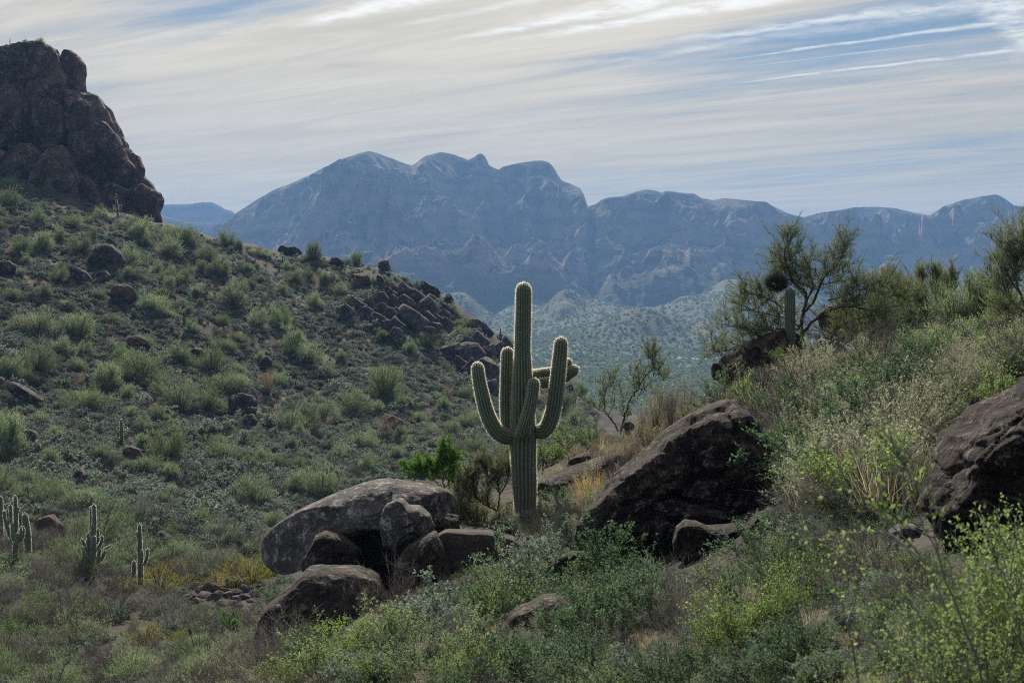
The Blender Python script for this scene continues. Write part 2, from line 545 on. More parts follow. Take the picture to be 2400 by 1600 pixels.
# ------------------------------------------------------------------ terrain: knoll, gully and hillside, 3 m to 700 m
COLS = {
 -700: '4:2600 10:2400 25:2000 50:1700 75:1420 95:1330 130:1120 180:850 230:600 270:430 300:380 400:420 550:800 700:975',
 -300: '4:2500 10:2250 25:1920 50:1650 75:1390 95:1300 130:1110 180:840 230:570 268:420 295:390 340:410 450:640 700:975',
 0: '4:2400 10:2100 25:1850 40:1680 50:1590 65:1450 80:1330 95:1250 120:1120 160:900 200:690 240:520 265:435 290:420 330:440 450:640 700:975',
 150: '4:2370 10:2040 25:1800 40:1650 50:1560 65:1450 80:1362 95:1280 120:1140 160:930 200:725 240:550 268:475 290:462 330:470 450:660 700:975',
 300: '4:2350 10:2000 25:1760 40:1620 50:1530 65:1450 80:1388 95:1310 120:1160 160:960 200:760 240:590 270:515 300:505 340:520 450:690 700:975',
 450: '4:2320 10:1950 20:1720 30:1610 40:1560 50:1510 65:1460 80:1408 95:1330 120:1190 160:1000 200:810 240:640 275:548 300:545 340:580 450:740 700:975',
 600: '4:2300 10:1900 18:1650 25:1560 40:1500 55:1480 75:1430 90:1350 110:1250 140:1110 180:930 220:770 260:620 280:580 300:590 350:680 500:860 700:975',
 750: '4:2280 9:1870 16:1630 22:1520 27:1460 33:1430 50:1450 75:1420 95:1330 120:1210 150:1090 190:940 230:790 265:645 285:600 305:605 350:700 500:870 700:975',
 900: '4:2250 8:1850 14:1600 20:1480 25:1400 30:1350 36:1330 50:1420 75:1400 100:1300 130:1180 160:1060 200:920 240:780 275:650 295:628 330:700 450:870 700:975',
 1050: '4:2230 8:1830 12:1620 20:1450 26:1330 30:1250 34:1180 38:1170 50:1300 80:1330 110:1240 150:1100 200:950 240:850 280:715 300:705 350:800 500:920 700:975',
 1140: '4:2220 8:1820 13:1605 20:1425 25:1315 30:1232 34:1150 38:1125 45:1180 60:1280 100:1260 150:1110 200:975 250:840 285:765 300:762 350:840 500:930 700:975',
 1225: '4:2200 8:1800 13:1600 20:1400 25:1300 30:1212 34:1140 37:1100 42:1120 60:1250 100:1250 150:1120 200:1000 250:890 280:845 300:838 350:880 500:940 700:975',
 1400: '4:2150 8:1720 12:1590 18:1420 24:1280 30:1160 35:1060 38:1020 44:1050 60:1180 100:1180 160:1080 220:1000 280:955 320:948 400:965 500:970 700:975',
 1600: '4:2080 7:1750 10:1600 15:1420 20:1300 26:1150 32:1050 38:980 42:960 50:1010 70:1120 120:1120 200:1060 300:1040 450:1010 700:975',
 1800: '4:2000 6:1750 8:1600 12:1400 16:1280 20:1190 26:1060 34:940 42:870 47:850 55:890 75:1020 120:1080 200:1060 300:1040 450:1010 700:975',
 2000: '4:1900 6:1650 9:1430 12:1310 16:1193 20:1116 26:1012 34:912 42:837 50:792 56:802 80:912 130:1020 300:1030 450:1000 700:975',
 2200: '4:1830 5:1660 7:1450 9:1340 12:1220 16:1126 20:1053 26:964 34:874 42:804 50:769 56:774 80:854 130:950 300:1000 700:975',
 2400: '4:1760 5:1610 7:1400 9:1300 12:1180 16:1069 20:999 26:924 34:834 42:764 50:729 56:734 80:794 130:900 300:1000 700:975',
 3100: '4:1400 7:1150 12:950 20:780 34:600 50:500 60:500 90:600 200:850 400:960 700:975',
}


def tps_fit(P, z, lam):
    n = len(P)
    r2 = ((P[:, None] - P[None]) ** 2).sum(-1)
    K = np.where(r2 > 0, r2 * np.log(np.maximum(r2, 1e-12)), 0) * 0.5
    A = np.zeros((n + 3, n + 3))
    A[:n, :n] = K + lam * np.eye(n)
    A[:n, n] = 1
    A[:n, n + 1:] = P
    A[n:, :n] = A[:n, n:].T
    return np.linalg.solve(A, np.concatenate([z, np.zeros(3)]))


def tps_eval(sol, P, Q):
    out = np.zeros(len(Q))
    for s in range(0, len(Q), 20000):
        q = Q[s:s + 20000]
        r2 = ((q[:, None] - P[None]) ** 2).sum(-1)
        K = r2 * np.log(np.maximum(r2, 1e-12)) * 0.5
        out[s:s + 20000] = K @ sol[:len(P)] + sol[len(P)] + q @ sol[len(P) + 1:]
    return out


KU, KD = 1 / 420.0, 1.25
_p, _v = [], []
for _u, _s in COLS.items():
    for _e in _s.split():
        _d, _vv = map(float, _e.split(':'))
        _p.append((_u * KU, math.log(_d) * KD))
        _v.append(_vv)
_p, _v = np.array(_p), np.array(_v)
_sol = tps_fit(_p, _v, 0.002)
NU, ND = 461, 541
TU = np.linspace(-900, 3300, NU)
TL = np.linspace(math.log(3.0), math.log(720.0), ND)
_gu, _gl = np.meshgrid(TU[::4], TL[::4], indexing='ij')
_c = tps_eval(_sol, _p, np.stack([_gu.ravel() * KU, _gl.ravel() * KD], 1)).reshape(_gu.shape)


def _up(c, src_u, src_l):
    a = np.stack([np.interp(TL, src_l, row) for row in c])
    return np.stack([np.interp(TU, src_u, a[:, j]) for j in range(ND)], 1)


TV = _up(_c, TU[::4], TL[::4])
TD = np.exp(TL)[None, :] * np.ones((NU, 1))
TX = (TU[:, None] - CU) / F * TD
TZ = (HV - TV) / F * TD
_q = np.stack([TX.ravel(), TD.ravel(), np.zeros(TX.size)], 1)
amp = np.clip(TD / 120.0, 0.05, 1.0)
TZ = TZ + amp * 1.1 * fbm(_q / 14.0, 4, 3).reshape(TX.shape) + amp * 0.5 * ridged(_q / 4.5, 3, 11).reshape(TX.shape)
TZ = TZ + np.clip(TD / 60, 0.1, 1) * 0.10 * fbm(_q / 1.1, 3, 5).reshape(TX.shape)
TV = HV - TZ / TD * F
terrain = obj('hillside_ground', mk_mesh('hillside_ground', np.stack([TX, TD, TZ], -1).reshape(-1, 3), [grid_faces(NU, ND)[:, ::-1]], MAT['ground'], True))
tag(terrain, 'stony brown desert ground of the knoll, gully and hillside', kind='structure')


def gz(x, y):
    """ground height at world x, y"""
    x, y = np.asarray(x, float), np.asarray(y, float)
    y = np.clip(y, 3.01, 715)
    fu = np.clip((CU + F * x / y - TU[0]) / (TU[1] - TU[0]), 0, NU - 1.001)
    fl = np.clip((np.log(y) - TL[0]) / (TL[1] - TL[0]), 0, ND - 1.001)
    i, j = fu.astype(int), fl.astype(int)
    a, b = fu - i, fl - j
    return (TZ[i, j] * (1 - a) * (1 - b) + TZ[i + 1, j] * a * (1 - b) + TZ[i, j + 1] * (1 - a) * b + TZ[i + 1, j + 1] * a * b)


def pick(u, v, dmin=3.0, dmax=720.0):
    """the ground point seen at photo pixel u, v (the crest of the ground there if v is above it)"""
    i = int(np.clip(round((u - TU[0]) / (TU[1] - TU[0])), 0, NU - 1))
    col = TV[i]
    lo, hi = np.searchsorted(TL, math.log(dmin)), np.searchsorted(TL, math.log(dmax))
    lo = max(int(lo), 1)
    k = np.nonzero((col[lo:hi] <= v))[0]
    if len(k):
        j = lo + int(k[0])
        a, b = col[j - 1], col[j]
        f = 0.0 if a <= v else (a - v) / max(a - b, 1e-6)
        d = math.exp(TL[j - 1] + f * (TL[j] - TL[j - 1]))
    else:
        j = lo + int(np.argmin(col[lo:hi]))
        d = math.exp(TL[j])
    x = (u - CU) / F * d
    return np.array([x, d, float(gz(x, d))])


# ------------------------------------------------------------------ valley floor, 600 m to 9 km
def build_valley():
    us = np.linspace(-1500, 3900, 500)
    ls = np.linspace(math.log(560.0), math.log(3600.0), 290)
    u, l = np.meshgrid(us, ls, indexing='ij')
    d = np.exp(l)
    x = (u - CU) / F * d
    z = np.full(u.shape, -46.5)

    q0 = np.stack([x.ravel() / 170, d.ravel() / 240, np.zeros(x.size)], 1)
    wu = 95 * fbm(q0, 4, 81).reshape(x.shape)
    wd = 230 * fbm(q0, 4, 91).reshape(x.shape)

    def hill(hu, hv, hd, su, sd, p=1.75):
        top = (HV - hv) / F * hd + 46.5
        k = min(1.0, su / 130.0)
        r = np.sqrt(((u - hu + wu * k) / su) ** 2 + ((d - hd + wd * k) / sd) ** 2)
        return top * np.exp(-r ** p)
    hs = [hill(1490, 712, 2050, 190, 300), hill(1690, 700, 2000, 120, 260), hill(1340, 672, 2450, 90, 190), hill(2128, 628, 2450, 42, 90),
          hill(2262, 618, 2600, 62, 110), hill(2220, 668, 2350, 300, 330), hill(1040, 672, 2450, 170, 260), hill(1900, 690, 2300, 130, 260),
          hill(1620, 788, 2080, 120, 110), hill(1300, 792, 2000, 120, 130), hill(2600, 640, 2300, 250, 300), hill(700, 680, 2400, 200, 300)]
    hh = np.max(np.stack(hs), 0)
    q = np.stack([x.ravel(), d.ravel(), np.zeros(x.size)], 1)
    k = sstep(d, 900, 1500)
    rd = ridged(q / np.array([120., 150., 1]) + 0.4 * fbm(q / 200, 3, 23)[:, None], 5, 21, gain=0.5).reshape(x.shape)
    big = fbm(q / np.array([420., 420., 1]), 3, 27).reshape(x.shape)
    bu_ = fbm(np.stack([u.ravel() / 210, d.ravel() / 900, 0 * u.ravel()], 1), 3, 29).reshape(u.shape)
    baj = sstep(d, 1250, 2900) * 88 * (1 + 0.35 * big + 0.75 * bu_)
    z = z + baj + np.maximum(hh * 0.8 - baj * 0.75, 0) * np.clip(0.8 + 0.25 * rd, 0.1, 1.1) + k * 3.5 * rd * sstep(d, 1300, 2200) + 4.0 * k * big
    z = z + (0.8 + hh * 0.03) * fbm(q / 34, 4, 33).reshape(x.shape)
    me = mk_mesh('valley_floor', np.stack([x, d, z], -1).reshape(-1, 3), [grid_faces(500, 290)[:, ::-1]], MAT['valley'], True)
    me.materials.append(MAT['mountain'])
    hf = hh[:-1, :-1].ravel() + 3.0 * vnoise(np.stack([x[:-1, :-1].ravel() / 9, d[:-1, :-1].ravel() / 9, 0 * x[:-1, :-1].ravel()], 1), 3)
    me.polygons.foreach_set('material_index', (hf > 1e9).astype(np.int32))
    me.update()
    o = obj('valley_floor', me)
    tag(o, 'broad flat desert valley floor with low rolling hills', kind='structure')
    return us, ls, z


VU, VL, VZ = build_valley()


def vz(x, y):
    fu = np.clip((CU + F * x / y - VU[0]) / (VU[1] - VU[0]), 0, len(VU) - 1.001)
    fl = np.clip((np.log(y) - VL[0]) / (VL[1] - VL[0]), 0, len(VL) - 1.001)
    i, j = fu.astype(int), fl.astype(int)
    a, b = fu - i, fl - j
    return (VZ[i, j] * (1 - a) * (1 - b) + VZ[i + 1, j] * a * (1 - b) + VZ[i, j + 1] * (1 - a) * b + VZ[i + 1, j + 1] * a * b)


# ------------------------------------------------------------------ mountains
CREST = [(-1500, 600), (-600, 590), (200, 585), (380, 575), (480, 541), (556, 498), (633, 449), (700, 420), (796, 372), (840, 356), (867, 351), (905, 364), (964, 385),
         (974, 380), (998, 362), (1031, 353), (1065, 358), (1097, 374), (1110, 366), (1120, 358), (1130, 356), (1138, 364), (1146, 384), (1168, 396), (1180, 388),
         (1194, 383), (1225, 377), (1270, 373), (1290, 379), (1300, 392), (1316, 420), (1340, 430), (1362, 441), (1370, 460), (1377, 485), (1390, 480), (1412, 465),
         (1423, 462), (1459, 457), (1490, 446), (1515, 441), (1535, 445), (1551, 452), (1560, 447), (1590, 449), (1625, 450), (1645, 462), (1668, 468), (1700, 462),
         (1735, 465), (1796, 471), (1812, 482), (1850, 498), (1883, 509), (1908, 502), (1955, 492), (2000, 484), (2050, 483), (2102, 486), (2140, 497), (2178, 502),
         (2210, 482), (2245, 469), (2300, 458), (2335, 455), (2357, 466), (2378, 482), (2400, 484), (2500, 470), (2700, 440), (3000, 480), (3900, 470)]


def build_mountains():
    nu, nt = 1050, 260
    us = np.linspace(-1300, 3700, nu)
    ts = np.concatenate([np.linspace(0, 1, nt - 30), 1 + np.linspace(0.01, 0.35, 30)])
    u, tt = np.meshgrid(us, ts, indexing='ij')
    cu = np.array(CREST, float)
    vc = np.interp(us, cu[:, 0], cu[:, 1])
    q = np.stack([us / 26, us * 0, us * 0], 1)
    vc = vc + 2.2 * fbm(q, 4, 5) * sstep(us, 450, 620)
    dc = 3700 + 260 * fbm(np.stack([us / 260, us * 0, us * 0], 1), 3, 8) + 250 * sstep(us, 1372, 1400)
    zc = (HV - vc) / F * dc
    d0 = 2250 + 150 * fbm(np.stack([us / 300, us * 0 + 4, us * 0], 1), 2, 9)
    d = d0[:, None] + (dc - d0)[:, None] * tt
    x = (u - CU) / F * d
    q = np.stack([x.ravel() / 330, d.ravel() / 800, np.zeros(x.size)], 1)
    wq = np.stack([x.ravel() / 500, d.ravel() / 500, np.ones(x.size)], 1)
    warp = fbm(wq, 3, 44)
    q[:, 0] += 0.5 * warp
    spur = ridged(q, 5, 51, gain=0.52).reshape(x.shape)
    tc = np.clip(tt, 0, 1)
    mid = 4 * tc * (1 - tc)
    te = np.clip(tc + 0.34 * spur * mid ** 1.0 - 0.05 * mid, 0, 1)
    # concave talus foot, broken cliff bands, rounded top
    h = 0.80 * te ** 1.4 + 0.20 * sstep(te, 0.76, 1.03)
    band = fbm(np.stack([x.ravel() / 260, d.ravel() / 260, h.ravel() * 3.0], 1), 5, 71, gain=0.6).reshape(x.shape)
    lv = h * 4.6 + 1.1 * band
    fr = lv - np.floor(lv)
    st = (np.floor(lv) + sstep(fr, 0.42, 0.60) - 1.1 * band) / 4.6
    km = sstep(fbm(np.stack([x.ravel() / 240, d.ravel() / 320, h.ravel() * 2], 1), 4, 77).reshape(x.shape), -0.15, 0.2) * sstep(tc, 0.42, 0.62) * sstep(1.0 - tc, 0.0, 0.10)
    h = h * (1 - 0.85 * km) + np.clip(st, 0, 1) * 0.85 * km
    zb = -52.0
    z = zb + (zc[:, None] - zb) * h
    q2 = np.stack([x.ravel(), d.ravel(), np.zeros(x.size)], 1)
    damp = (mid ** 0.7 * (0.35 + 0.65 * sstep(tc, 0.3, 0.55))).reshape(-1)
    z = z + (34 * damp * ridged(q2 / 125 + 0.35 * warp[:, None], 5, 61, gain=0.55)).reshape(x.shape) + (11 * (damp + 0.05) * fbm(q2 / 26, 4, 62, gain=0.6)).reshape(x.shape)
    # lower the slopes that would stand above the crest line
    vmax = vc[:, None] + (1 - tc) * 14
    z = np.where(tt < 1, np.minimum(z, (HV - vmax) / F * d), z)
    back = np.clip(tt - 1, 0, 1)
    z = np.where(tt > 1, np.maximum(zc[:, None] - back * 900, -75), z)
    o = obj('mountain_range', mk_mesh('mountain_range', np.stack([x, d, z], -1).reshape(-1, 3), [grid_faces(nu, nt)[:, ::-1]], MAT['mountain'], True))
    tag(o, 'long rugged mountain range with cliff bands behind the valley', kind='structure')


build_mountains()


def build_far_ridge(name, label, pts, d0, d1, z0, seed, nz):
    us = np.linspace(pts[0][0], pts[-1][0], 260)
    p = np.array(pts, float)
    vc = np.interp(us, p[:, 0], p[:, 1]) + nz * fbm(np.stack([us / 9, us * 0, us * 0], 1), 3, seed)
    zc = (HV - vc) / F * d1
    ts = np.concatenate([np.linspace(0, 1, 40), 1 + np.linspace(0.05, 0.5, 12)])
    u, t = np.meshgrid(us, ts, indexing='ij')
    d = d0 + (d1 - d0) * t
    x = (u - CU) / F * d
    tc = np.clip(t, 0, 1)
    h = 0.62 * tc ** 1.3 + 0.38 * sstep(tc, 0.72, 0.95)
    z = z0 + (zc[:, None] - z0) * h
    z = z + (60 * 4 * tc * (1 - tc) * ridged(np.stack([x.ravel() / 420, d.ravel() / 1200, x.ravel() * 0], 1), 4, seed + 3).reshape(x.shape)) * (d1 / 7000)
    vm = vc[:, None] + (1 - tc) * 8
    z = np.where(t < 1, np.minimum(z, (HV - vm) / F * d), np.maximum(zc[:, None] - np.clip(t - 1, 0, 1) * 800, -75))
    z = np.maximum(z, -75)
    o = obj(name, mk_mesh(name, np.stack([x, d, z], -1).reshape(-1, 3), [grid_faces(260, 52)[:, ::-1]], MAT['mountain'], True))
    tag(o, label, kind='structure')


build_far_ridge('distant_mesa_hill', 'flat topped blue mesa far beyond the crag', [(-500, 500), (100, 490), (250, 486), (372, 482), (385, 479), (440, 478), (476, 474), (498, 474),
                (508, 479), (520, 484), (524, 489), (530, 492), (543, 494), (551, 501), (580, 520), (640, 560), (900, 640)], 4700, 5400, -60, 5, 1.2)
build_far_ridge('low_blue_hill', 'low blue ridge below the distant mesa', [(-300, 480), (200, 492), (375, 503), (400, 511), (440, 519), (480, 522), (520, 524), (620, 560), (900, 640)], 3900, 4500, -60, 15, 1.0)


def build_haze():
    x0, x1, y0, y1, z0, z1 = -6500., 6500., -600., 7600., -82., 500.
    V = np.array([(x, y, z) for z in (z0, z1) for y in (y0, y1) for x in (x0, x1)])
    Fc = np.array([(0, 2, 3, 1), (4, 5, 7, 6), (0, 1, 5, 4), (2, 6, 7, 3), (0, 4, 6, 2), (1, 3, 7, 5)])
    m, t, out = new_mat('blue_haze')
    p = t.node('ShaderNodeVolumePrincipled')
    p.inputs['Color'].default_value = (0.27, 0.53, 1.0, 1)
    p.inputs['Density'].default_value = 1.65e-4
    p.inputs['Anisotropy'].default_value = 0.0
    p.inputs['Density Attribute'].default_value = ''
    m.cycles.homogeneous_volume = True
    t.l.new(p.outputs[0], out.inputs['Volume'])
    o = obj('haze', mk_mesh('haze', V, [Fc], m))
    tag(o, 'thin blue haze filling the valley air', kind='stuff')


build_haze()

# ------------------------------------------------------------------ rocks
def facets(V, size, K, seed, stretch=(1, 1, 1)):
    """broken blocky relief: each cell a tilted plane, joints sunk between cells (about -1..1)"""
    r = np.random.RandomState(seed)
    st = np.array(stretch, float)
    C = r.uniform(V.min(0), V.max(0), (K, 3))
    q = V + 0.05 * size * np.stack([fbm(V / size * 5 + 3 * j, 3, seed + j) for j in range(3)], 1)
    i1 = np.zeros(len(V), int)
    e = np.zeros(len(V))
    for a in range(0, len(V), 8000):
        D = np.sqrt((((q[a:a + 8000, None] - C[None]) * st) ** 2).sum(-1))
        i1[a:a + 8000] = D.argmin(1)
        P = np.partition(D, 1, axis=1)
        e[a:a + 8000] = P[:, 1] - P[:, 0]
    n = unit(r.normal(size=(K, 3)))
    off = r.uniform(-0.7, 0.7, K)
    cell = size * K ** (-1 / 3.0)
    h = off[i1] + 0.9 * ((V - C[i1]) * n[i1]).sum(1) / cell
    return np.clip(h, -1.5, 1.5) - 1.1 * np.exp(-(e / (0.10 * cell)) ** 2)


def outline_rock(name, pts, d, thick, mat, seed, zs=1.0, org=(0, 0), lean=0.0, rough=1.0, na=150, nr=34, planes=5, power=2.6, sink=0.0, back=1.0, aniso=(4.0, 4.0, 6.5), ridge=0.040, blocky=0.022, bstretch=(1, 1, 1.3)):
    """a boulder whose outline is given in photo pixels, standing d metres away and 2*thick deep; returns the mesh and its base point"""
    P = np.array(pts, float) / zs + np.array(org, float)
    X = (P[:, 0] - CU) / F * d
    Z = (HV - P[:, 1]) / F * d
    n = len(X)
    A = 0.5 * np.sum(X * np.roll(Z, -1) - np.roll(X, -1) * Z)
    cx = np.sum((X + np.roll(X, -1)) * (X * np.roll(Z, -1) - np.roll(X, -1) * Z)) / (6 * A)
    cz = np.sum((Z + np.roll(Z, -1)) * (X * np.roll(Z, -1) - np.roll(X, -1) * Z)) / (6 * A)
    th = np.linspace(0, 2 * math.pi, na, endpoint=False)
    dx, dz = np.cos(th), np.sin(th)
    R = np.zeros(na)
    for i in range(n):
        x1, z1, x2, z2 = X[i] - cx, Z[i] - cz, X[(i + 1) % n] - cx, Z[(i + 1) % n] - cz
        ex, ez = x2 - x1, z2 - z1
        den = dx * ez - dz * ex
        den = np.where(np.abs(den) < 1e-9, 1e-9, den)
        tt = (x1 * ez - z1 * ex) / den
        ss = (x1 * dz - z1 * dx) / den
        R = np.maximum(R, np.where((ss >= -1e-6) & (ss <= 1 + 1e-6) & (tt > 0), tt, 0))
    k = np.array([0.25, 0.5, 0.25])
    R = k[0] * np.roll(R, 1) + k[1] * R + k[2] * np.roll(R, -1)
    size = math.sqrt(abs(A))
    r = np.sin(np.linspace(0, 1, nr) * math.pi / 2)
    prof = (1 - np.clip(r, 0, 1) ** power) ** (1 / power)
    # one sheet: front centre -> rim -> back centre
    rr = np.concatenate([r, r[-2::-1]])
    yy = np.concatenate([-prof, prof[-2::-1] * back]) * thick
    Vx = rr[:, None] * R[None] * dx[None]
    Vz = rr[:, None] * R[None] * dz[None]
    Vy = yy[:, None] + lean * Vz
    V = np.stack([Vx, Vy, Vz], -1).reshape(-1, 3)
    rg = np.random.RandomState(seed)
    # flat broken faces
    for _ in range(planes):
        nn = unit(np.array([rg.normal() * 0.8, -abs(rg.normal()) - 0.35, rg.normal() * 0.7]))
        s = V @ nn
        h = s.max() * rg.uniform(0.66, 0.88)
        ex = np.maximum(s - h, 0)
        V = V - nn[None] * (ex * 0.92)[:, None]
    rad = unit(V * np.array([1, 1.4, 1]))
    q = V / size + seed * 3.17
    inner = np.repeat(1 - 0.6 * np.clip(rr, 0, 1) ** 4, na)
    dsp = (0.075 * fbm(q * 2.4, 3, seed) + ridge * ridged(q * np.array(aniso), 4, seed + 5) + 0.020 * fbm(q * 14, 3, seed + 9)) * inner
    blk = blocky * (facets(V, size, 26, seed + 21, bstretch) + 0.45 * facets(V, size, 170, seed + 22, bstretch)) * inner if blocky else 0.0
    V = V + rad * ((dsp * rough + blk) * size)[:, None]
    # merge the poles by keeping rings but collapsing the first and last
    nrow = len(rr)
    V[:na] = V[:na].mean(0)
    V[(nrow - 1) * na:] = V[(nrow - 1) * na:].mean(0)
    base = np.array([cx, d, cz + V[:, 2].min() + sink])
    V = V + np.array([cx, d, cz]) - base
    return mk_mesh(name, V, [grid_faces(nrow, na, True)], mat, True), base


ROCK_BVH = []


def boulder(name, label, pts, d, thick, mat, seed, cat='boulder', group=None, parent=None, keep=True, **kw):
    me, base = outline_rock(name, pts, d, thick, MAT[mat], seed, **kw)
    o = obj(name, me, parent, base if parent is None else base - np.array(parent.location))
    if parent is None:
        tag(o, label, cat, group)
    if keep:
        V = np.zeros(len(me.vertices) * 3)
        me.vertices.foreach_get('co', V)
        V = V.reshape(-1, 3) + base
        ROCK_BVH.append(BVHTree.FromPolygons([tuple(p) for p in V], [tuple(p.vertices) for p in me.polygons]))
    return o


Z4 = dict(zs=2.614, org=(600, 1000))
Z5 = dict(zs=2.614, org=(1200, 900))
Z6 = dict(zs=2.09, org=(1700, 850))
Z7 = dict(zs=2.94, org=(1600, 500))
Z1 = dict(zs=2.614, org=(0, 0))
Z4b = dict(zs=4.276, org=(700, 600))
ZM = dict(zs=3.484, org=(1050, 1150))

boulder('boulder', 'long pale grey slab boulder overhanging on the left, topmost of the pile', [(0, 770), (8, 735), (30, 695), (110, 605), (270, 505), (450, 428), (620, 365), (740, 328), (830, 325), (940, 345),
        (1080, 370), (1180, 400), (1225, 455), (1200, 540), (1120, 590), (960, 600), (800, 590), (660, 640), (540, 660), (400, 690), (310, 790), (270, 862), (160, 874), (50, 862), (6, 825)],
        27.6, 1.25, 'slab', 3, rough=0.6, blocky=0.010, planes=3, lean=0.25, na=220, nr=46, **Z4)
boulder('boulder', 'rounded brown boulder wedged under the left end of the grey slab', [(284, 930), (295, 820), (325, 745), (370, 660), (430, 633), (500, 645), (600, 720), (650, 765), (640, 840), (560, 890), (450, 925), (330, 965)],
        26.2, 0.62, 'rock', 7, rough=0.8, lean=0.15, planes=8, power=3.0, **Z4)
boulder('boulder', 'blocky grey boulder leaning on the front of the grey slab', [(760, 650), (768, 540), (795, 475), (870, 443), (905, 452), (930, 486), (1000, 490), (1062, 540), (1085, 610), (1095, 670), (1060, 718), (960, 755), (870, 755), (775, 740)],
        26.0, 0.55, 'slab', 11, rough=0.6, planes=5, power=4.5, blocky=0.03, **Z4)
boulder('boulder', 'flat faced brown boulder with a level top below the saguaro', [(1080, 685), (1160, 630), (1290, 638), (1440, 640), (1560, 668), (1640, 720), (1640, 840), (1560, 960), (1400, 1040), (1230, 1060), (1180, 1000), (1140, 850)],
        25.6, 0.9, 'flat', 15, rough=0.45, planes=6, blocky=0.008, **Z4)
boulder('boulder', 'dark tilted boulder between the blocky and flat faced boulders', [(850, 830), (950, 720), (1100, 640), (1180, 800), (1220, 1000), (1120, 1080), (960, 1090), (850, 1000)],
        25.2, 0.6, 'rock', 19, rough=0.9, **Z4)
boulder('boulder', 'big dark boulder at the foot of the slab pile', [(20, 1180), (55, 1110), (150, 1025), (240, 945), (300, 880), (460, 870), (620, 870), (740, 930), (820, 1080), (760, 1260), (600, 1370), (400, 1420), (200, 1430), (40, 1420), (0, 1320)],
        24.6, 0.95, 'rock', 23, rough=0.85, lean=0.3, planes=8, power=3.0, na=190, nr=40, **Z4)
boulder('boulder', 'black shaded boulder filling the gap under the slab', [(430, 800), (560, 620), (760, 560), (920, 640), (980, 900), (900, 1100), (700, 1130), (500, 1040), (400, 900)],
        27.6, 0.55, 'rock', 27, rough=0.7, **Z4)
boulder('boulder', 'small rock tucked under the right end of the grey slab', [(1090, 620), (1120, 560), (1180, 530), (1240, 545), (1250, 620), (1200, 680), (1120, 690)], 27.0, 0.3, 'rock', 29, **Z4)
boulder('boulder', 'huge dark triangular boulder standing right of the saguaro', [(345, 1060), (375, 930), (465, 790), (585, 625), (740, 505), (865, 405), (945, 310), (1075, 230), (1200, 165), (1345, 120), (1430, 160),
        (1505, 275), (1575, 425), (1680, 640), (1680, 780), (1560, 880), (1440, 960), (1200, 1010), (980, 1060), (760, 1100), (560, 1120), (400, 1120)],
        21.3, 1.3, 'dark', 33, rough=0.9, blocky=0.046, lean=0.14, planes=9, power=3.4, ridge=0.06, na=260, nr=60, **Z5)
boulder('boulder', 'low lumpy brown boulder in front of the huge triangular boulder', [(985, 960), (1008, 880), (1055, 833), (1130, 838), (1200, 872), (1320, 868), (1420, 858), (1500, 930), (1480, 1040), (1300, 1110), (1120, 1110), (1000, 1060)],
        18.7, 0.55, 'dark', 37, rough=1.1, **Z5)
boulder('boulder', 'dark rock at the lower left foot of the triangular boulder', [(180, 1170), (215, 1090), (330, 1040), (470, 1020), (600, 1060), (640, 1180), (480, 1260), (260, 1260)], 20.2, 0.45, 'dark', 41, rough=1.1, **Z5)
boulder('boulder', 'dark broken rocks right of the low lumpy boulder', [(1420, 880), (1500, 800), (1600, 760), (1680, 820), (1690, 930), (1600, 1010), (1470, 1000)], 17.2, 0.4, 'dark', 43, rough=1.3, **Z5)
boulder('boulder', 'dark stone half buried below the low lumpy boulder', [(1430, 1150), (1500, 1080), (1620, 1050), (1720, 1100), (1720, 1200), (1560, 1250), (1440, 1230)], 14.6, 0.4, 'dark', 45, rough=1.1, **Z5)
boulder('boulder', 'large black crusted boulder at the right edge of the frame', [(1911, 2), (1666, 49), (1500, 137), (1441, 177), (1347, 235), (1253, 326), (1187, 365), (1112, 458), (1065, 560), (1003, 653), (989, 728), (1027, 802), (1065, 877), (1206, 997), (1394, 1044), (1629, 988), (1864, 895), (2052, 523), (2042, 198)], 9.9, 0.85, 'dark', 47, rough=1.0, blocky=0.040, bstretch=(1, 1, 1.8), lean=0.3, na=260, nr=60, planes=6, power=3.2, ridge=0.055, aniso=(5.0, 5.0, 8.0), **Z6)
boulder('boulder', 'small pale flat stone at the foot of the black crusted boulder', [(805, 830), (850, 795), (920, 790), (960, 815), (940, 850), (860, 860)], 10.2, 0.16, 'slab', 49, rough=0.7, **Z6)
boulder('boulder', 'sloping lichen streaked ledge right behind the saguaro', [(100, 640), (160, 600), (300, 540), (480, 478), (640, 430), (760, 440), (700, 560), (560, 660), (400, 760), (250, 820), (120, 800)], 32.5, 1.1, 'dark', 53, rough=0.6, lean=0.7, **Z5)
boulder('boulder', 'small dark boulder sitting on the sloping ledge', [(342, 492), (352, 468), (380, 448), (440, 420), (478, 428), (485, 455), (450, 485), (400, 505)], 33.5, 0.35, 'rock', 57, rough=0.8, **Z5)
boulder('boulder', 'small grey boulder under the leaning palo verde', [(675, 260), (690, 232), (725, 228), (750, 245), (745, 280), (700, 290)], 36.5, 0.3, 'slab', 59, **Z5)
boulder('boulder', 'rusty brown overhanging boulder on the ridge below the palo verde', [(245, 1100), (240, 1050), (270, 990), (350, 960), (400, 900), (520, 858), (620, 820), (740, 800), (860, 860), (860, 1000), (720, 1120), (560, 1200), (400, 1230), (290, 1200)],
        43.2, 1.3, 'rust', 61, rough=0.9, na=190, nr=40, **Z7)
boulder('boulder', 'small knob rock jutting from the left of the rusty ridge boulder', [(198, 1060), (208, 1032), (240, 1030), (262, 1050), (275, 1110), (255, 1156), (215, 1150), (200, 1110)], 42.4, 0.28, 'rust', 63, rough=0.6, **Z7)
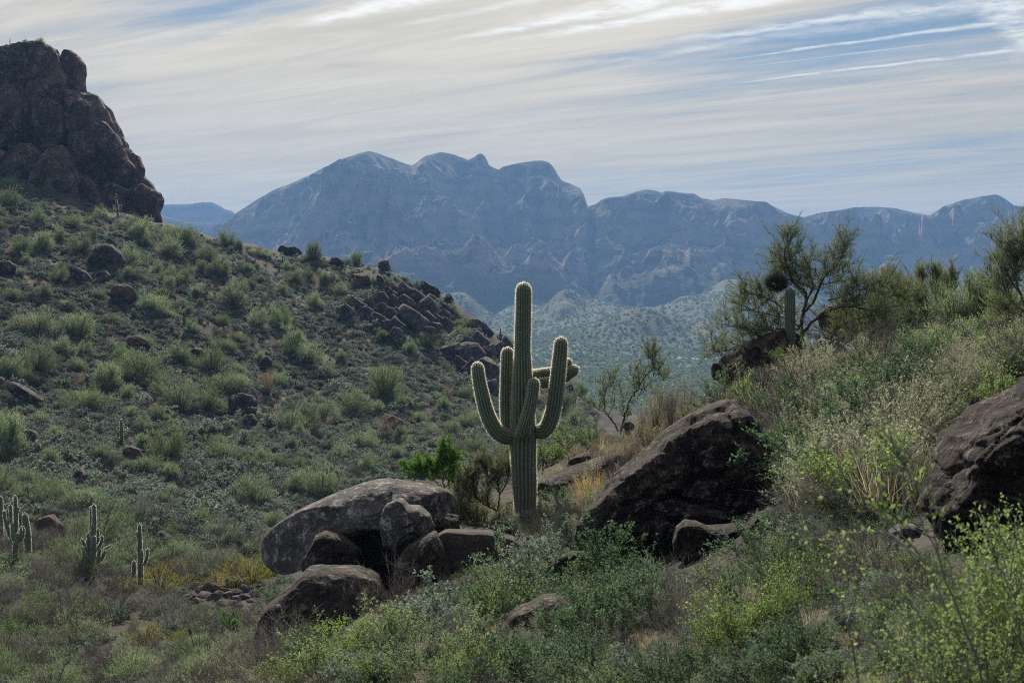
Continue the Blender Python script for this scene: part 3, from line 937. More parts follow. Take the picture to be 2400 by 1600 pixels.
boulder('boulder', 'dark ridge boulder behind the barrel cactus', [(980, 940), (1040, 860), (1150, 800), (1280, 772), (1350, 815), (1380, 900), (1250, 960), (1080, 975)], 45.5, 0.8, 'dark', 65, rough=1.0, **Z7)
boulder('boulder', 'dark weathered ridge boulder under the dry brush', [(930, 700), (1000, 640), (1080, 650), (1180, 720), (1300, 760), (1280, 840), (1100, 850), (950, 800)], 47.0, 0.8, 'dark', 67, rough=1.0, **Z7)
boulder('boulder', 'half buried grey brown boulder among foreground shrubs', [(420, 1120), (450, 1060), (540, 990), (660, 940), (780, 880), (900, 870), (980, 930), (920, 1060), (760, 1180), (560, 1240), (430, 1200)], 16.8, 0.5, 'rock', 71, rough=0.7, lean=0.5, **ZM)
boulder('boulder', 'low brown stone below the half buried foreground boulder', [(860, 1240), (900, 1195), (1000, 1170), (1120, 1190), (1160, 1260), (1060, 1320), (920, 1310)], 15.5, 0.3, 'rock', 73, rough=0.8, **ZM)
boulder('boulder', 'dark stone at the bottom edge under the triangular boulder', [(1500, 1480), (1580, 1430), (1720, 1420), (1900, 1400), (1990, 1440), (1990, 1540), (1800, 1600), (1560, 1600)], 11.0, 0.4, 'rock', 75, rough=0.9, **ZM)
boulder('boulder', 'grey rounded stone at the bottom edge left of centre', [(440, 1470), (470, 1420), (530, 1398), (600, 1410), (640, 1460), (620, 1530), (500, 1560), (440, 1540)], 17.6, 0.3, 'slab', 77, rough=0.7, **Z4)

# ---- far hillside rocks (photo pixels), standing on the slope
HROCK = [
    ('hillside_boulder', 'biggest dark split boulder high on the left hillside', [(188, 618), (197, 598), (225, 582), (248, 572), (262, 574), (282, 590), (293, 612), (290, 630), (268, 636), (245, 624), (215, 632)], 2.2, 'far'),
    ('hillside_boulder', 'small knob of rock on top of the split hillside boulder', [(248, 578), (250, 562), (258, 558), (268, 564), (272, 578), (260, 584)], 1.0, 'far'),
    ('hillside_boulder', 'long dark boulder lower left of the split hillside boulder', [(158, 640), (162, 624), (180, 626), (205, 640), (216, 655), (205, 664), (180, 655)], 1.5, 'far'),
    ('hillside_boulder', 'round dark boulder directly below the split hillside boulder', [(218, 652), (228, 640), (248, 634), (258, 645), (256, 658), (240, 664), (222, 660)], 1.5, 'far'),
    ('hillside_boulder', 'reddish broken rocks on the slope below the split boulder', [(258, 690), (266, 672), (290, 664), (312, 676), (322, 700), (300, 716), (270, 712)], 1.6, 'farred'),
    ('hillside_boulder', 'dark boulder at the left frame edge under the crag', [(-20, 632), (-5, 612), (20, 610), (36, 622), (34, 638), (5, 644)], 1.5, 'far'),
    ('hillside_boulder', 'brown tilted boulder amid grass on the middle hillside', [(294, 798), (306, 788), (325, 786), (345, 798), (354, 815), (330, 818), (305, 808)], 1.2, 'farred'),
    ('hillside_boulder', 'rusty orange round boulder on the middle hillside', [(441, 838), (444, 822), (458, 815), (474, 819), (482, 832), (472, 846), (450, 846)], 1.2, 'farred'),
    ('hillside_boulder', 'dark rounded boulder right of the rusty orange boulder', [(606, 862), (614, 840), (628, 832), (638, 846), (638, 864), (622, 874)], 1.2, 'far'),
    ('hillside_boulder', 'pale grey tilted slab at the left frame edge on the hillside', [(14, 905), (24, 892), (45, 900), (75, 918), (102, 938), (98, 950), (70, 948), (38, 930)], 1.4, 'far'),
    ('hillside_boulder', 'dark rugged boulder below the reddish dry bush', [(528, 945), (540, 926), (565, 920), (592, 926), (603, 942), (600, 964), (570, 974), (540, 964)], 1.5, 'far'),
    ('hillside_boulder', 'dark boulder just downhill of the rugged boulder', [(566, 988), (575, 972), (592, 970), (602, 985), (598, 1002), (578, 1004)], 1.2, 'far'),
    ('hillside_boulder', 'brown domed boulder beside the lone hillside saguaro', [(285, 1064), (292, 1050), (308, 1044), (326, 1052), (334, 1070), (318, 1080), (294, 1076)], 1.1, 'farred'),
    ('hillside_boulder', 'pointed grey boulder right of the twin armed gully saguaro', [(352, 1275), (362, 1255), (378, 1243), (396, 1255), (418, 1278), (412, 1292), (376, 1290)], 1.1, 'far'),
    ('hillside_boulder', 'grey blocky boulder behind the gully saguaros', [(256, 1222), (262, 1206), (278, 1202), (292, 1214), (294, 1232), (276, 1240)], 0.9, 'far'),
    ('hillside_boulder', 'flat grey boulder just below the blocky gully boulder', [(268, 1252), (280, 1238), (300, 1238), (318, 1252), (314, 1264), (286, 1266)], 0.9, 'far'),
    ('hillside_boulder', 'brown boulder sloping above the many armed saguaro', [(160, 1128), (172, 1106), (190, 1096), (202, 1112), (198, 1138), (178, 1144)], 1.2, 'far'),
    ('hillside_boulder', 'long grey ledge at the left edge above the gully', [(46, 1018), (60, 1004), (84, 1012), (98, 1034), (90, 1046), (64, 1036)], 1.2, 'far'),
    ('hillside_boulder', 'reddish bank of rock behind the left gully saguaros', [(76, 1248), (90, 1215), (120, 1205), (145, 1232), (148, 1262), (110, 1275), (84, 1270)], 1.2, 'farred'),
    ('hillside_boulder', 'dark rock cluster on the ridge line left of the cave outcrop', [(648, 592), (654, 578), (664, 574), (676, 580), (690, 577), (704, 586), (714, 596), (690, 602), (662, 602)], 1.6, 'dark'),
    ('hillside_boulder', 'square rock standing on the ridge line beside a small saguaro', [(886, 628), (889, 612), (900, 608), (912, 612), (916, 632), (900, 638)], 1.2, 'far'),
    ('hillside_boulder', 'dark rounded rock on the ridge line between palo verdes', [(770, 616), (776, 606), (788, 602), (800, 608), (808, 618), (790, 626)], 1.2, 'dark'),
    ('hillside_boulder', 'dark brow of rock on the skyline right of the cave outcrop', [(980, 660), (992, 656), (1008, 666), (1024, 672), (1034, 688), (1010, 694), (990, 680)], 2.0, 'dark'),
    ('hillside_boulder', 'dark nose of rock at the end of the skyline ridge', [(1040, 700), (1046, 686), (1056, 688), (1064, 704), (1066, 722), (1052, 726), (1042, 714)], 2.0, 'dark'),
    ('hillside_boulder', 'dark craggy rock rib down the spur from the cave', [(1092, 760), (1100, 746), (1120, 748), (1142, 762), (1158, 780), (1160, 792), (1130, 790), (1104, 776)], 2.0, 'far'),
    ('hillside_boulder', 'tall thin slab of rock above the cave outcrop', [(882, 648), (890, 640), (900, 655), (904, 676), (894, 678), (886, 664)], 1.0, 'far'),
    ('hillside_boulder', 'pinkish rock face left of the tall thin slab', [(812, 660), (824, 642), (846, 640), (866, 648), (870, 664), (846, 668)], 1.5, 'farred'),
    ('hillside_boulder', 'small rock pinnacle on the grassy brow of the spur', [(994, 682), (996, 668), (1002, 664), (1010, 672), (1014, 686), (1004, 692)], 0.8, 'farred'),
    ('hillside_boulder', 'dark boulder between saguaro and spur, low on the slope', [(1312, 930), (1322, 905), (1340, 900), (1352, 925), (1346, 960), (1326, 962)], 1.8, 'far'),
    ('hillside_boulder', 'rock poking out beside the right saguaro arms', [(1296, 862), (1302, 850), (1312, 848), (1318, 862), (1308, 872)], 1.0, 'far'),
    ('hillside_boulder', 'brown boulder low on the slope above the grey slab', [(896, 998), (904, 980), (922, 974), (944, 984), (950, 1002), (924, 1012)], 1.3, 'farred'),
    ('hillside_boulder', 'grey round stone left of the slab boulder on the far slope', [(712, 1134), (718, 1124), (732, 1122), (740, 1132), (732, 1142)], 0.6, 'far'),
]
for i, (nm, lab, pts, th, mt) in enumerate(HROCK):
    p = np.array(pts, float)
    cu_, vb = p[:, 0].mean(), p[:, 1].max()
    g = pick(cu_, vb - 2, 60)
    boulder(nm, lab, pts, g[1] + th * 0.3, th, mt, 100 + i, group='boulders on the far hillside', na=80, nr=20, rough=1.1, planes=6)

# ---- cave outcrop: blocks of a jointed cliff
def outcrop(name, label, blocks, d, mat, seed, zz):
    root = obj(name, None)
    root.location = W(sum(b[0] for b in blocks) / len(blocks) / zz['zs'] + zz['org'][0], max(b[1] for b in blocks) / zz['zs'] + zz['org'][1], d)
    tag(root, label, 'rock outcrop')
    rg = random.Random(seed)
    for k, (bx, by, w, h, rot, dd) in enumerate(blocks):
        pts = []
        gr = 0.9 if dd > -5 else 1.0
        cor = [(-1, -1), (0.1, -1.06), (1, -1), (1.05, 0.2), (1, 1), (-0.2, 1.05), (-1, 1), (-1.04, -0.1)]
        c, s = math.cos(math.radians(rot)), math.sin(math.radians(rot))
        for a, b in cor:
            x = a * w * 0.5 * gr * 1.5 * rg.uniform(0.62, 1.0)
            y = b * h * 0.5 * gr * 1.5 * rg.uniform(0.62, 1.0)
            pts.append((bx + x * c - y * s, by + x * s + y * c))
        g = pick(bx / zz['zs'] + zz['org'][0], by / zz['zs'] + zz['org'][1], 150)
        bd = g[1] - 5.5 + dd * 0.5
        bx0, by0 = bx, by
        boulder('rock_block', None, pts, bd, max(w, h) / zz['zs'] / F * bd * 0.46, mat, seed * 50 + k, parent=root, na=72, nr=18, rough=0.5, planes=4, power=7.0, blocky=0.03, **zz)
    return root


outcrop('cave_outcrop', 'grey jointed rock outcrop with a dark cave mouth on the hillside', [
    (470, 560, 120, 130, -35, 0), (600, 510, 140, 110, 30, 0), (560, 450, 140, 80, 15, 2), (680, 570, 110, 110, 20, 0), (700, 480, 110, 100, -20, 2), (760, 440, 90, 120, 30, 3),
    (830, 440, 110, 150, -20, 2), (900, 390, 120, 110, 30, 3), (850, 540, 130, 120, 40, 0), (800, 640, 170, 90, 35, -1), (910, 590, 120, 120, 30, 0), (970, 340, 90, 90, 20, 4), (1060, 360, 150, 140, 35, 3),
    (960, 470, 130, 120, 40, 1), (1050, 500, 150, 170, 50, 0), (1190, 440, 160, 130, 35, 2), (1260, 530, 150, 190, 50, 1), (1150, 625, 250, 130, 32, -7), (985, 690, 120, 90, 40, -6),
    (1290, 640, 120, 120, 40, 0), (1300, 770, 90, 110, 20, -7), (920, 720, 160, 110, 35, -1), (1400, 640, 140, 90, 35, 1), (1480, 600, 130, 80, 35, 2), (1470, 540, 120, 90, 30, 4), (1480, 680, 110, 80, 35, 1),
    (1320, 450, 110, 110, 40, 4), (1000, 580, 110, 90, 30, 1), (975, 770, 90, 90, 30, -7),
    (1370, 720, 90, 90, 30, 1)], 266, 'outcrop', 4, Z4b)
outcrop('spur_outcrop', 'pale grey split cliff at the end of the spur behind the saguaro', [
    (1640, 900, 150, 160, 20, 0), (1700, 1000, 240, 230, 30, -1), (1790, 880, 180, 160, 40, 1), (1880, 960, 130, 180, 70, 0), (1960, 960, 120, 220, 60, 1), (1520, 950, 120, 170, 80, 1), (1730, 1130, 160, 130, 50, 0),
    (1860, 1140, 170, 200, 60, 0), (1970, 1180, 130, 260, 70, 1), (1930, 1340, 150, 160, 60, 0), (1830, 1280, 130, 120, 40, 1), (1620, 1110, 140, 130, 30, 2), (2060, 900, 110, 140, 40, 3), (2060, 1120, 110, 200, 70, 2)], 262, 'outcrop', 5, Z4b)

# ---- crag
crag = obj('crag', None)
crag.location = W(180, 500, 296)
tag(crag, 'towering red brown rock crag on top of the left hillside', 'crag')
CR = [('cliff_buttress', [(-500, 500), (-300, 380), (-60, 320), (60, 300), (210, 280), (330, 310), (390, 420), (470, 600), (600, 640), (700, 820), (800, 980), (900, 1160), (960, 1260), (960, 1420), (600, 1450), (200, 1400), (-200, 1300), (-500, 1100)], 312, 9.0),
      ('cliff_buttress', [(-170, 420), (-60, 310), (60, 288), (150, 272), (210, 256), (265, 266), (330, 296), (350, 330), (362, 372), (388, 402), (412, 470), (412, 540), (395, 620), (330, 720), (200, 700), (60, 640), (-120, 600)], 301, 5.0),
      ('pinnacle', [(384, 335), (398, 306), (440, 313), (480, 343), (510, 388), (517, 440), (512, 500), (522, 560), (520, 640), (420, 650), (405, 520), (390, 420)], 304, 3.2),
      ('cliff_buttress', [(400, 560), (520, 572), (600, 598), (640, 655), (672, 690), (692, 745), (717, 790), (737, 850), (767, 908), (802, 933), (847, 963), (864, 1030), (862, 1075), (907, 1110), (942, 1165), (970, 1230), (960, 1300), (975, 1390), (850, 1430), (700, 1380), (550, 1200), (450, 1000), (390, 800)], 300, 5.5),
      ('cliff_buttress', [(180, 1120), (240, 1000), (300, 905), (380, 890), (432, 950), (472, 1050), (502, 1180), (560, 1300), (540, 1400), (400, 1400), (250, 1320), (180, 1220)], 290, 4.2),
      ('cliff_buttress', [(480, 1065), (540, 1080), (600, 1150), (650, 1250), (690, 1340), (640, 1400), (540, 1340), (490, 1180)], 291, 2.8),
      ('cliff_buttress', [(-260, 620), (-80, 560), (80, 540), (190, 640), (180, 800), (60, 900), (-100, 950), (-300, 900)], 297, 4.2),
      ('cliff_buttress', [(-350, 960), (-120, 930), (60, 930), (190, 880), (265, 960), (200, 1110), (100, 1200), (-100, 1220), (-350, 1240)], 293, 4.0),
      ('cliff_buttress', [(770, 1170), (870, 1128), (955, 1170), (990, 1188), (1002, 1232), (988, 1268), (970, 1300), (990, 1400), (900, 1430), (800, 1380), (760, 1260)], 294, 3.0),
      ('cliff_buttress', [(560, 760), (640, 740), (720, 840), (780, 960), (840, 1050), (840, 1130), (740, 1150), (640, 1050), (560, 900)], 295, 2.8),
      ('cliff_buttress', [(400, 640), (480, 600), (560, 640), (600, 760), (600, 880), (500, 900), (420, 800)], 297, 2.6),
      ('cliff_buttress', [(600, 1150), (700, 1120), (790, 1180), (800, 1300), (740, 1390), (640, 1370), (590, 1260)], 292.5, 2.4),
      ('cliff_buttress', [(190, 620), (300, 600), (400, 660), (420, 800), (380, 900), (280, 880), (200, 760)], 298, 3.2)]
CRAG_FROM = len(ROCK_BVH)
for k, (nm, pts, dd, th) in enumerate(CR):
    boulder(nm, None, pts, dd, th, 'crag', 300 + k * 3, parent=crag, na=200, nr=48, rough=1.0 if nm != 'pinnacle' else 0.6, planes=5, power=3.2, aniso=(7.0, 7.0, 1.8), ridge=0.075 if nm != 'pinnacle' else 0.05, blocky=0.030, bstretch=(1.6, 1.6, 0.6), **Z1)
CRAG_BVH = ROCK_BVH[CRAG_FROM:]


def pick_rock(u, v, trees=None):
    """first rock surface seen at a photo pixel"""
    dr = Vector(((u - CU) / F, 1.0, (HV - v) / F)).normalized()
    best = None
    for b in (trees if trees is not None else ROCK_BVH):
        hit = b.ray_cast(Vector((0, 0, 0)), dr, 2000)
        if hit[0] is not None and (best is None or hit[3] < best[1]):
            best = (hit[0], hit[3])
    return np.array(best[0]) if best else None


# ---- loose rock shapes used again and again
def loose_rock(seed, sub=3):
    import bmesh
    bm = bmesh.new()
    bmesh.ops.create_icosphere(bm, subdivisions=sub, radius=1.0)
    V = np.array([v.co[:] for v in bm.verts])
    Fc = np.array([[v.index for v in f.verts] for f in bm.faces])
    bm.free()
    rg = np.random.RandomState(seed)
    V = V * rg.uniform(0.7, 1.15, 3) * np.array([1, 1, 0.72])
    for _ in range(9):
        nn = unit(rg.normal(size=3))
        s = V @ nn
        ex = np.maximum(s - s.max() * rg.uniform(0.6, 0.88), 0)
        V = V - nn[None] * (ex * 0.92)[:, None]
    V = V + unit(V) * (0.09 * fbm(V * 1.8 + seed, 3, seed) + 0.03 * fbm(V * 6 + seed, 2, seed))[:, None]
    V[:, 2] -= V[:, 2].min() * 0.62
    return V, Fc


ROCKM = []
for k in range(7):
    V_, F_ = loose_rock(900 + k)
    ROCKM.append(mk_mesh('loose_rock', V_, [F_], MAT['far'], False))
ROCKN = []
for k in range(4):
    V_, F_ = loose_rock(950 + k, 4)
    ROCKN.append(mk_mesh('loose_stone', V_, [F_], MAT['rock'], True))

MAT['pile'] = rock_mat('rubble_stone', (0.055, 0.042, 0.038), (0.135, 0.105, 0.095), (0.27, 0.225, 0.205), 1.2, 0.6, 0.3)
PILEM = []
for m0 in ROCKM:
    m1 = m0.copy()
    m1.materials[0] = MAT['pile']
    PILEM.append(m1)
# rubble pile in the gully
PILE = [(475, 1388, 26, 'flat grey'), (470, 1376, 18, 'brown'), (492, 1392, 34, 'round grey'), (478, 1402, 32, 'pale flat'), (462, 1410, 20, 'pale low'), (498, 1408, 24, 'pinkish'), (512, 1398, 20, 'brown'), (505, 1378, 26, 'dark'),
        (520, 1378, 24, 'brown'), (545, 1376, 40, 'biggest pale topped'), (580, 1372, 36, 'round reddish'), (602, 1368, 20, 'small dark'), (592, 1382, 26, 'brown'), (570, 1386, 22, 'grey'), (552, 1394, 24, 'squat dark'),
        (532, 1398, 26, 'flat brown'), (556, 1408, 22, 'pale'), (540, 1416, 24, 'grey'), (520, 1420, 20, 'small grey'), (574, 1402, 18, 'small brown'), (600, 1396, 20, 'grey'), (452, 1398, 18, 'dark'), (486, 1420, 18, 'low dark'),
        (440, 1406, 22, 'grey'), (668, 1392, 22, 'pinkish upright'), (660, 1404, 14, 'small pale'), (470, 1424, 18, 'small pale'), (505, 1428, 16, 'low grey'), (585, 1412, 14, 'tiny grey'), (535, 1386, 18, 'dark'), (614, 1384, 16, 'brown'),
        (475, 1366, 16, 'small dark'), (560, 1424, 16, 'small brown'), (448, 1418, 14, 'small brown')]
rg = random.Random(5)
_seen = {}
for i, (u_, v_, w_, adj) in enumerate(PILE):
    g = pick(u_, v_, 55)
    o = obj('pile_stone', PILEM[i % 7])
    s = w_ / F * g[1] * 0.85
    o.location = (g[0], g[1], g[2] - s * 0.15)
    o.scale = (s, s, s * rg.uniform(0.7, 1.0))
    o.rotation_euler = (rg.uniform(-.3, .3), rg.uniform(-.3, .3), rg.uniform(0, 6.28))
    ord_ = _seen.get(adj, 0)
    _seen[adj] = ord_ + 1
    side = 'left end' if u_ < 485 else ('right end' if u_ > 590 else 'middle')
    row = 'back row' if v_ < 1384 else ('front row' if v_ > 1405 else 'centre row')
    tag(o, f'{adj} stone in the {row} of the gully rubble pile, {side}', 'stone', 'stones of the rubble pile in the gully')

# ------------------------------------------------------------------ cacti
def cactus_mat():
    m, t, out = new_mat('saguaro_skin')
    rib = t.node('ShaderNodeAttribute', attribute_name='rib').outputs['Fac']
    hgt = t.node('ShaderNodeAttribute', attribute_name='along').outputs['Fac']
    tc = t.node('ShaderNodeTexCoord')
    v = tc.outputs['Object']
    n = t.noise(v, 3.0, 5, 0.6)
    fine = t.noise(v, 40.0, 3, 0.6)
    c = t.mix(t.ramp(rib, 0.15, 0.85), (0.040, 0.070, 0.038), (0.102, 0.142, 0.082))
    c = t.mix(t.math('MULTIPLY', t.ramp(n, 0.4, 0.68), 0.55), c, (0.14, 0.17, 0.11))
    # greyer corky skin near the foot, black scars
    c = t.mix(t.math('MULTIPLY', t.ramp(t.math('ADD', hgt, t.math('MULTIPLY', t.math('SUBTRACT', n, 0.5), 0.25)), 0.36, 0.02), 0.75), c, (0.15, 0.135, 0.105))
    sv = t.scale_vec(v, (1, 1, 0.45))
    sc = t.math('MULTIPLY', t.ramp(t.voro(sv, 5.0), 0.24, 0.13), t.ramp(hgt, 0.55, 0.12, 0.12, 1.0))
    c = t.mix(sc, c, (0.014, 0.012, 0.010))
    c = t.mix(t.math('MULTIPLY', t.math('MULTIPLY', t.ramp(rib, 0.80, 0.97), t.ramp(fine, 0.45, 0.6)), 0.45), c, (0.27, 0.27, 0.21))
    principled(t, out, c, 0.62, t.bump(t.math('ADD', fine, n), 0.25, 0.03), 0.35)
    return m


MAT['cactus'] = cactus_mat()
MAT['spine'] = leaf_mat('cactus_spine', (0.70, 0.66, 0.55), (0.88, 0.84, 0.74), 0.86, vary=0.0)
MAT['spined'] = leaf_mat('brown_cactus_spine', (0.22, 0.15, 0.11), (0.36, 0.27, 0.20), 0.8, vary=0.0)


def smooth_path(P, n):
    """Catmull-Rom through points P (k,3), n samples evenly along the length"""
    P = np.asarray(P, float)
    Q = np.vstack([2 * P[0] - P[1], P, 2 * P[-1] - P[-2]])
    out = []
    for i in range(len(P) - 1):
        t = np.linspace(0, 1, 24, endpoint=(i == len(P) - 2))[:, None]
        a, b, c, d = Q[i], Q[i + 1], Q[i + 2], Q[i + 3]
        out.append(0.5 * (2 * b + (c - a) * t + (2 * a - 5 * b + 4 * c - d) * t ** 2 + (3 * b - a - 3 * c + d) * t ** 3))
    C = np.vstack(out)
    s = np.concatenate([[0], np.cumsum(np.linalg.norm(np.diff(C, axis=0), axis=1))])
    ss = np.linspace(0, s[-1], n)
    return np.stack([np.interp(ss, s, C[:, k]) for k in range(3)], 1), ss


def frames(C):
    T = unit(np.gradient(C, axis=0))
    up = np.array([0.0, 1.0, 0.0]) if abs(T[0][1]) < 0.8 else np.array([1.0, 0, 0])
    N = np.zeros_like(C)
    n = unit(up - T[0] * (up @ T[0]))
    for i in range(len(C)):
        n = n - T[i] * (n @ T[i])
        n = n / max(np.linalg.norm(n), 1e-9)
        N[i] = n
    return T, N, np.cross(T, N)


def stem_mesh(name, path, rad, ribs, seed, step, side_per_rib=4, spine_len=0.0, spine_n=5, spine_step=0.03, cap_base=False, spine_w=0.0035, spine_mat='spine', z0=None, z1=None):
    """ribbed cactus stem along a path; rad: radii at the path points. Returns (stem mesh, spine mesh or None)"""
    path = np.asarray(path, float)
    L = np.linalg.norm(np.diff(path, axis=0), axis=1).sum()
    nring = max(10, int(L / step))
    C, s = smooth_path(path, nring)
    pl = np.concatenate([[0], np.cumsum(np.linalg.norm(np.diff(path, axis=0), axis=1))])
    R = np.interp(s / s[-1], pl / pl[-1], rad)
    T, N, B = frames(C)
    rt = R[-1]
    # rounded tip
    k = np.clip((s - (s[-1] - rt * 1.25)) / (rt * 1.25), 0, 1)
    R = R * np.sqrt(np.clip(1 - k ** 2.2, 0.0004, 1))
    if cap_base:
        kb = np.clip((rt * 1.0 - s) / (rt * 1.0), 0, 1)
        R = R * np.sqrt(np.clip(1 - 0.75 * kb ** 2, 0.05, 1))
    ns = ribs * side_per_rib
    th = np.linspace(0, 2 * math.pi, ns, endpoint=False)
    tw = 0.12 * np.sin(s * 1.1 + seed)
    pleat = np.abs(np.cos(ribs * th / 2))            # 1 on the crest, 0 in the furrow
    pleat = pleat ** 0.75
    lump = 1 + 0.055 * fbm(np.stack([s * 2.2, s * 0 + seed, s * 0], 1), 4, seed)
    depth = 0.15
    rr = (R * lump)[:, None] * (1 - depth * (1 - pleat))[None]
    ang = th[None] + tw[:, None]
    V = C[:, None] + rr[..., None] * (np.cos(ang)[..., None] * N[:, None] + np.sin(ang)[..., None] * B[:, None])
    V = V.reshape(-1, 3)
    al = V[:, 2]
    if z0 is not None:
        al = (al - z0) / (z1 - z0)
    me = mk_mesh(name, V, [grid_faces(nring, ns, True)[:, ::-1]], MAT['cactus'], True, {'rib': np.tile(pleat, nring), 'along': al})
    sp = None
    if spine_len > 0:
        rg = np.random.RandomState(seed + 5)
        na_ = max(4, int(L / spine_step))
        si = np.linspace(0.01 * L, L * 0.999, na_)
        fi = np.interp(si, s, np.arange(nring))
        i0 = np.clip(fi.astype(int), 0, nring - 2)
        f = (fi - i0)[:, None]
        c = C[i0] * (1 - f) + C[i0 + 1] * f
        n_ = unit(N[i0] * (1 - f) + N[i0 + 1] * f)
        b_ = unit(B[i0] * (1 - f) + B[i0 + 1] * f)
        t_ = unit(T[i0] * (1 - f) + T[i0 + 1] * f)
        r_ = np.interp(si, s, R * lump)
        tww = np.interp(si, s, tw)
        crest = 2 * math.pi * np.arange(ribs) / ribs
        a2 = crest[None] + tww[:, None]
        dirn = np.cos(a2)[..., None] * n_[:, None] + np.sin(a2)[..., None] * b_[:, None]
        kk = np.clip((si - (L - rt * 1.25)) / (rt * 1.25), 0, 1)
        ax = np.broadcast_to(t_[:, None] , dirn.shape)
        dirn2 = unit(dirn + ax * (kk ** 2 * 2.0)[:, None, None])
        base = c[:, None] + r_[:, None, None] * dirn
        base = np.repeat(base.reshape(-1, 3), spine_n, 0)
        out = np.repeat(dirn2.reshape(-1, 3), spine_n, 0)
        axr = np.repeat(ax.reshape(-1, 3), spine_n, 0)
        m_ = len(base)
        dr = unit(out + rg.normal(size=(m_, 3)) * 0.55)
        ln = spine_len * rg.uniform(0.5, 1.15, m_)[:, None]
        sd = unit(np.cross(dr, rg.normal(size=(m_, 3)))) * spine_w
        V3 = np.stack([base - sd, base + sd, base + dr * ln], 1).reshape(-1, 3)
        sp = mk_mesh(name + '_spines', V3, [np.arange(m_ * 3).reshape(-1, 3)], MAT[spine_mat], False, {'tint': np.repeat(rg.rand(m_), 3)})
    return me, sp


def saguaro(label, base_uv, d, stems, zs=1.0, org=(0, 0), step=0.05, ribs=18, spine=0.0, spw=0.0035, spstep=0.03, spn=5, group=None, seed=1, base=None, name='saguaro_cactus', spr=4):
    """stems: list of (part name, [(u, v, depth offset)...], [radius in photo px...])"""
    bu, bv = base_uv[0] / zs + org[0], base_uv[1] / zs + org[1]
    b = W(bu, bv, d) if base is None else np.asarray(base, float)
    root = obj(name, None)
    root.location = b
    allz = [HV - (q[1] / zs + org[1]) for st in stems for q in st[1]]
    z1 = max(allz) / F * d - b[2]
    for k, (nm, pts, rad) in enumerate(stems):
        P = np.array([W(q[0] / zs + org[0], q[1] / zs + org[1], d) + np.array([0, q[2], 0]) for q in pts])
        P[:, 0] *= P[:, 1] / d
        P[:, 2] *= P[:, 1] / d
        P = P - b
        r = np.array(rad, float) / zs / F * d
        me, sp = stem_mesh(nm, P, r, ribs if nm == 'trunk' else max(10, ribs - 4), seed * 31 + k, step, spr, spine, spn, spstep, nm != 'trunk', spw, z0=0.0, z1=z1)
        o = obj(nm, me, root)
        if sp is not None:
            obj('spines', sp, o)['kind'] = 'stuff'
    tag(root, label, 'cactus', group)
    return root


ZS = dict(zs=2.307, org=(1000, 620))
_g = pick(1231, 1212, 25, 34)
saguaro('tall green saguaro with six arms and glowing spines standing among boulders', (533, 1400), 30.0, [
    ('trunk', [(533, 1420, 0), (532, 1250, 0), (523, 1050, 0), (521, 900, 0), (519, 700, 0), (518, 450, 0), (523, 250, 0), (525, 96, 0)], [54, 63, 70, 69, 58, 42, 41, 39]),
    ('arm', [(470, 925, 0), (425, 932, -0.05), (370, 890, -0.08), (325, 800, -0.08), (295, 680, -0.05), (280, 600, -0.02), (273, 526, 0)], [36, 40, 40, 38, 36, 34, 32]),
    ('arm', [(478, 925, 0.25), (440, 890, 0.33), (432, 800, 0.36), (432, 650, 0.36), (435, 540, 0.36), (437, 446, 0.36)], [30, 34, 35, 34, 34, 34]),
    ('arm', [(510, 880, -0.18), (517, 915, -0.34), (530, 870, -0.42), (553, 790, -0.44), (572, 700, -0.44), (582, 611, -0.44)], [28, 33, 34, 33, 32, 31]),
    ('arm', [(575, 895, 0), (625, 902, -0.02), (660, 860, -0.04), (688, 770, -0.04), (704, 650, -0.02), (720, 500, 0), (728, 390, 0)], [36, 40, 42, 41, 40, 38, 34]),
    ('arm', [(530, 600, 0.1), (580, 590, 0.42), (650, 582, 0.55), (720, 570, 0.6), (757, 540, 0.62), (767, 506, 0.62)], [20, 23, 24, 25, 25, 22]),
    ('arm', [(530, 655, 0.08), (590, 645, 0.30), (650, 640, 0.42), (720, 625, 0.48), (775, 585, 0.5), (820, 555, 0.5)], [22, 25, 27, 30, 32, 28])],
    step=0.028, ribs=19, spine=0.040, spw=0.0022, spstep=0.022, spn=7, seed=3, spr=6, **ZS)

ZL = dict(zs=4.48, org=(0, 1100))
GS = dict(step=0.09, ribs=14, spine=0.055, spw=0.0055, spstep=0.065, spn=5)


def gully_saguaro(label, base, stems, seed):
    u_, v_ = base[0] / 4.48, base[1] / 4.48 + 1100
    g = pick(u_, v_, 60)
    return saguaro(label, base, g[1], stems, group='saguaros in the gully', seed=seed, **GS, **ZL)


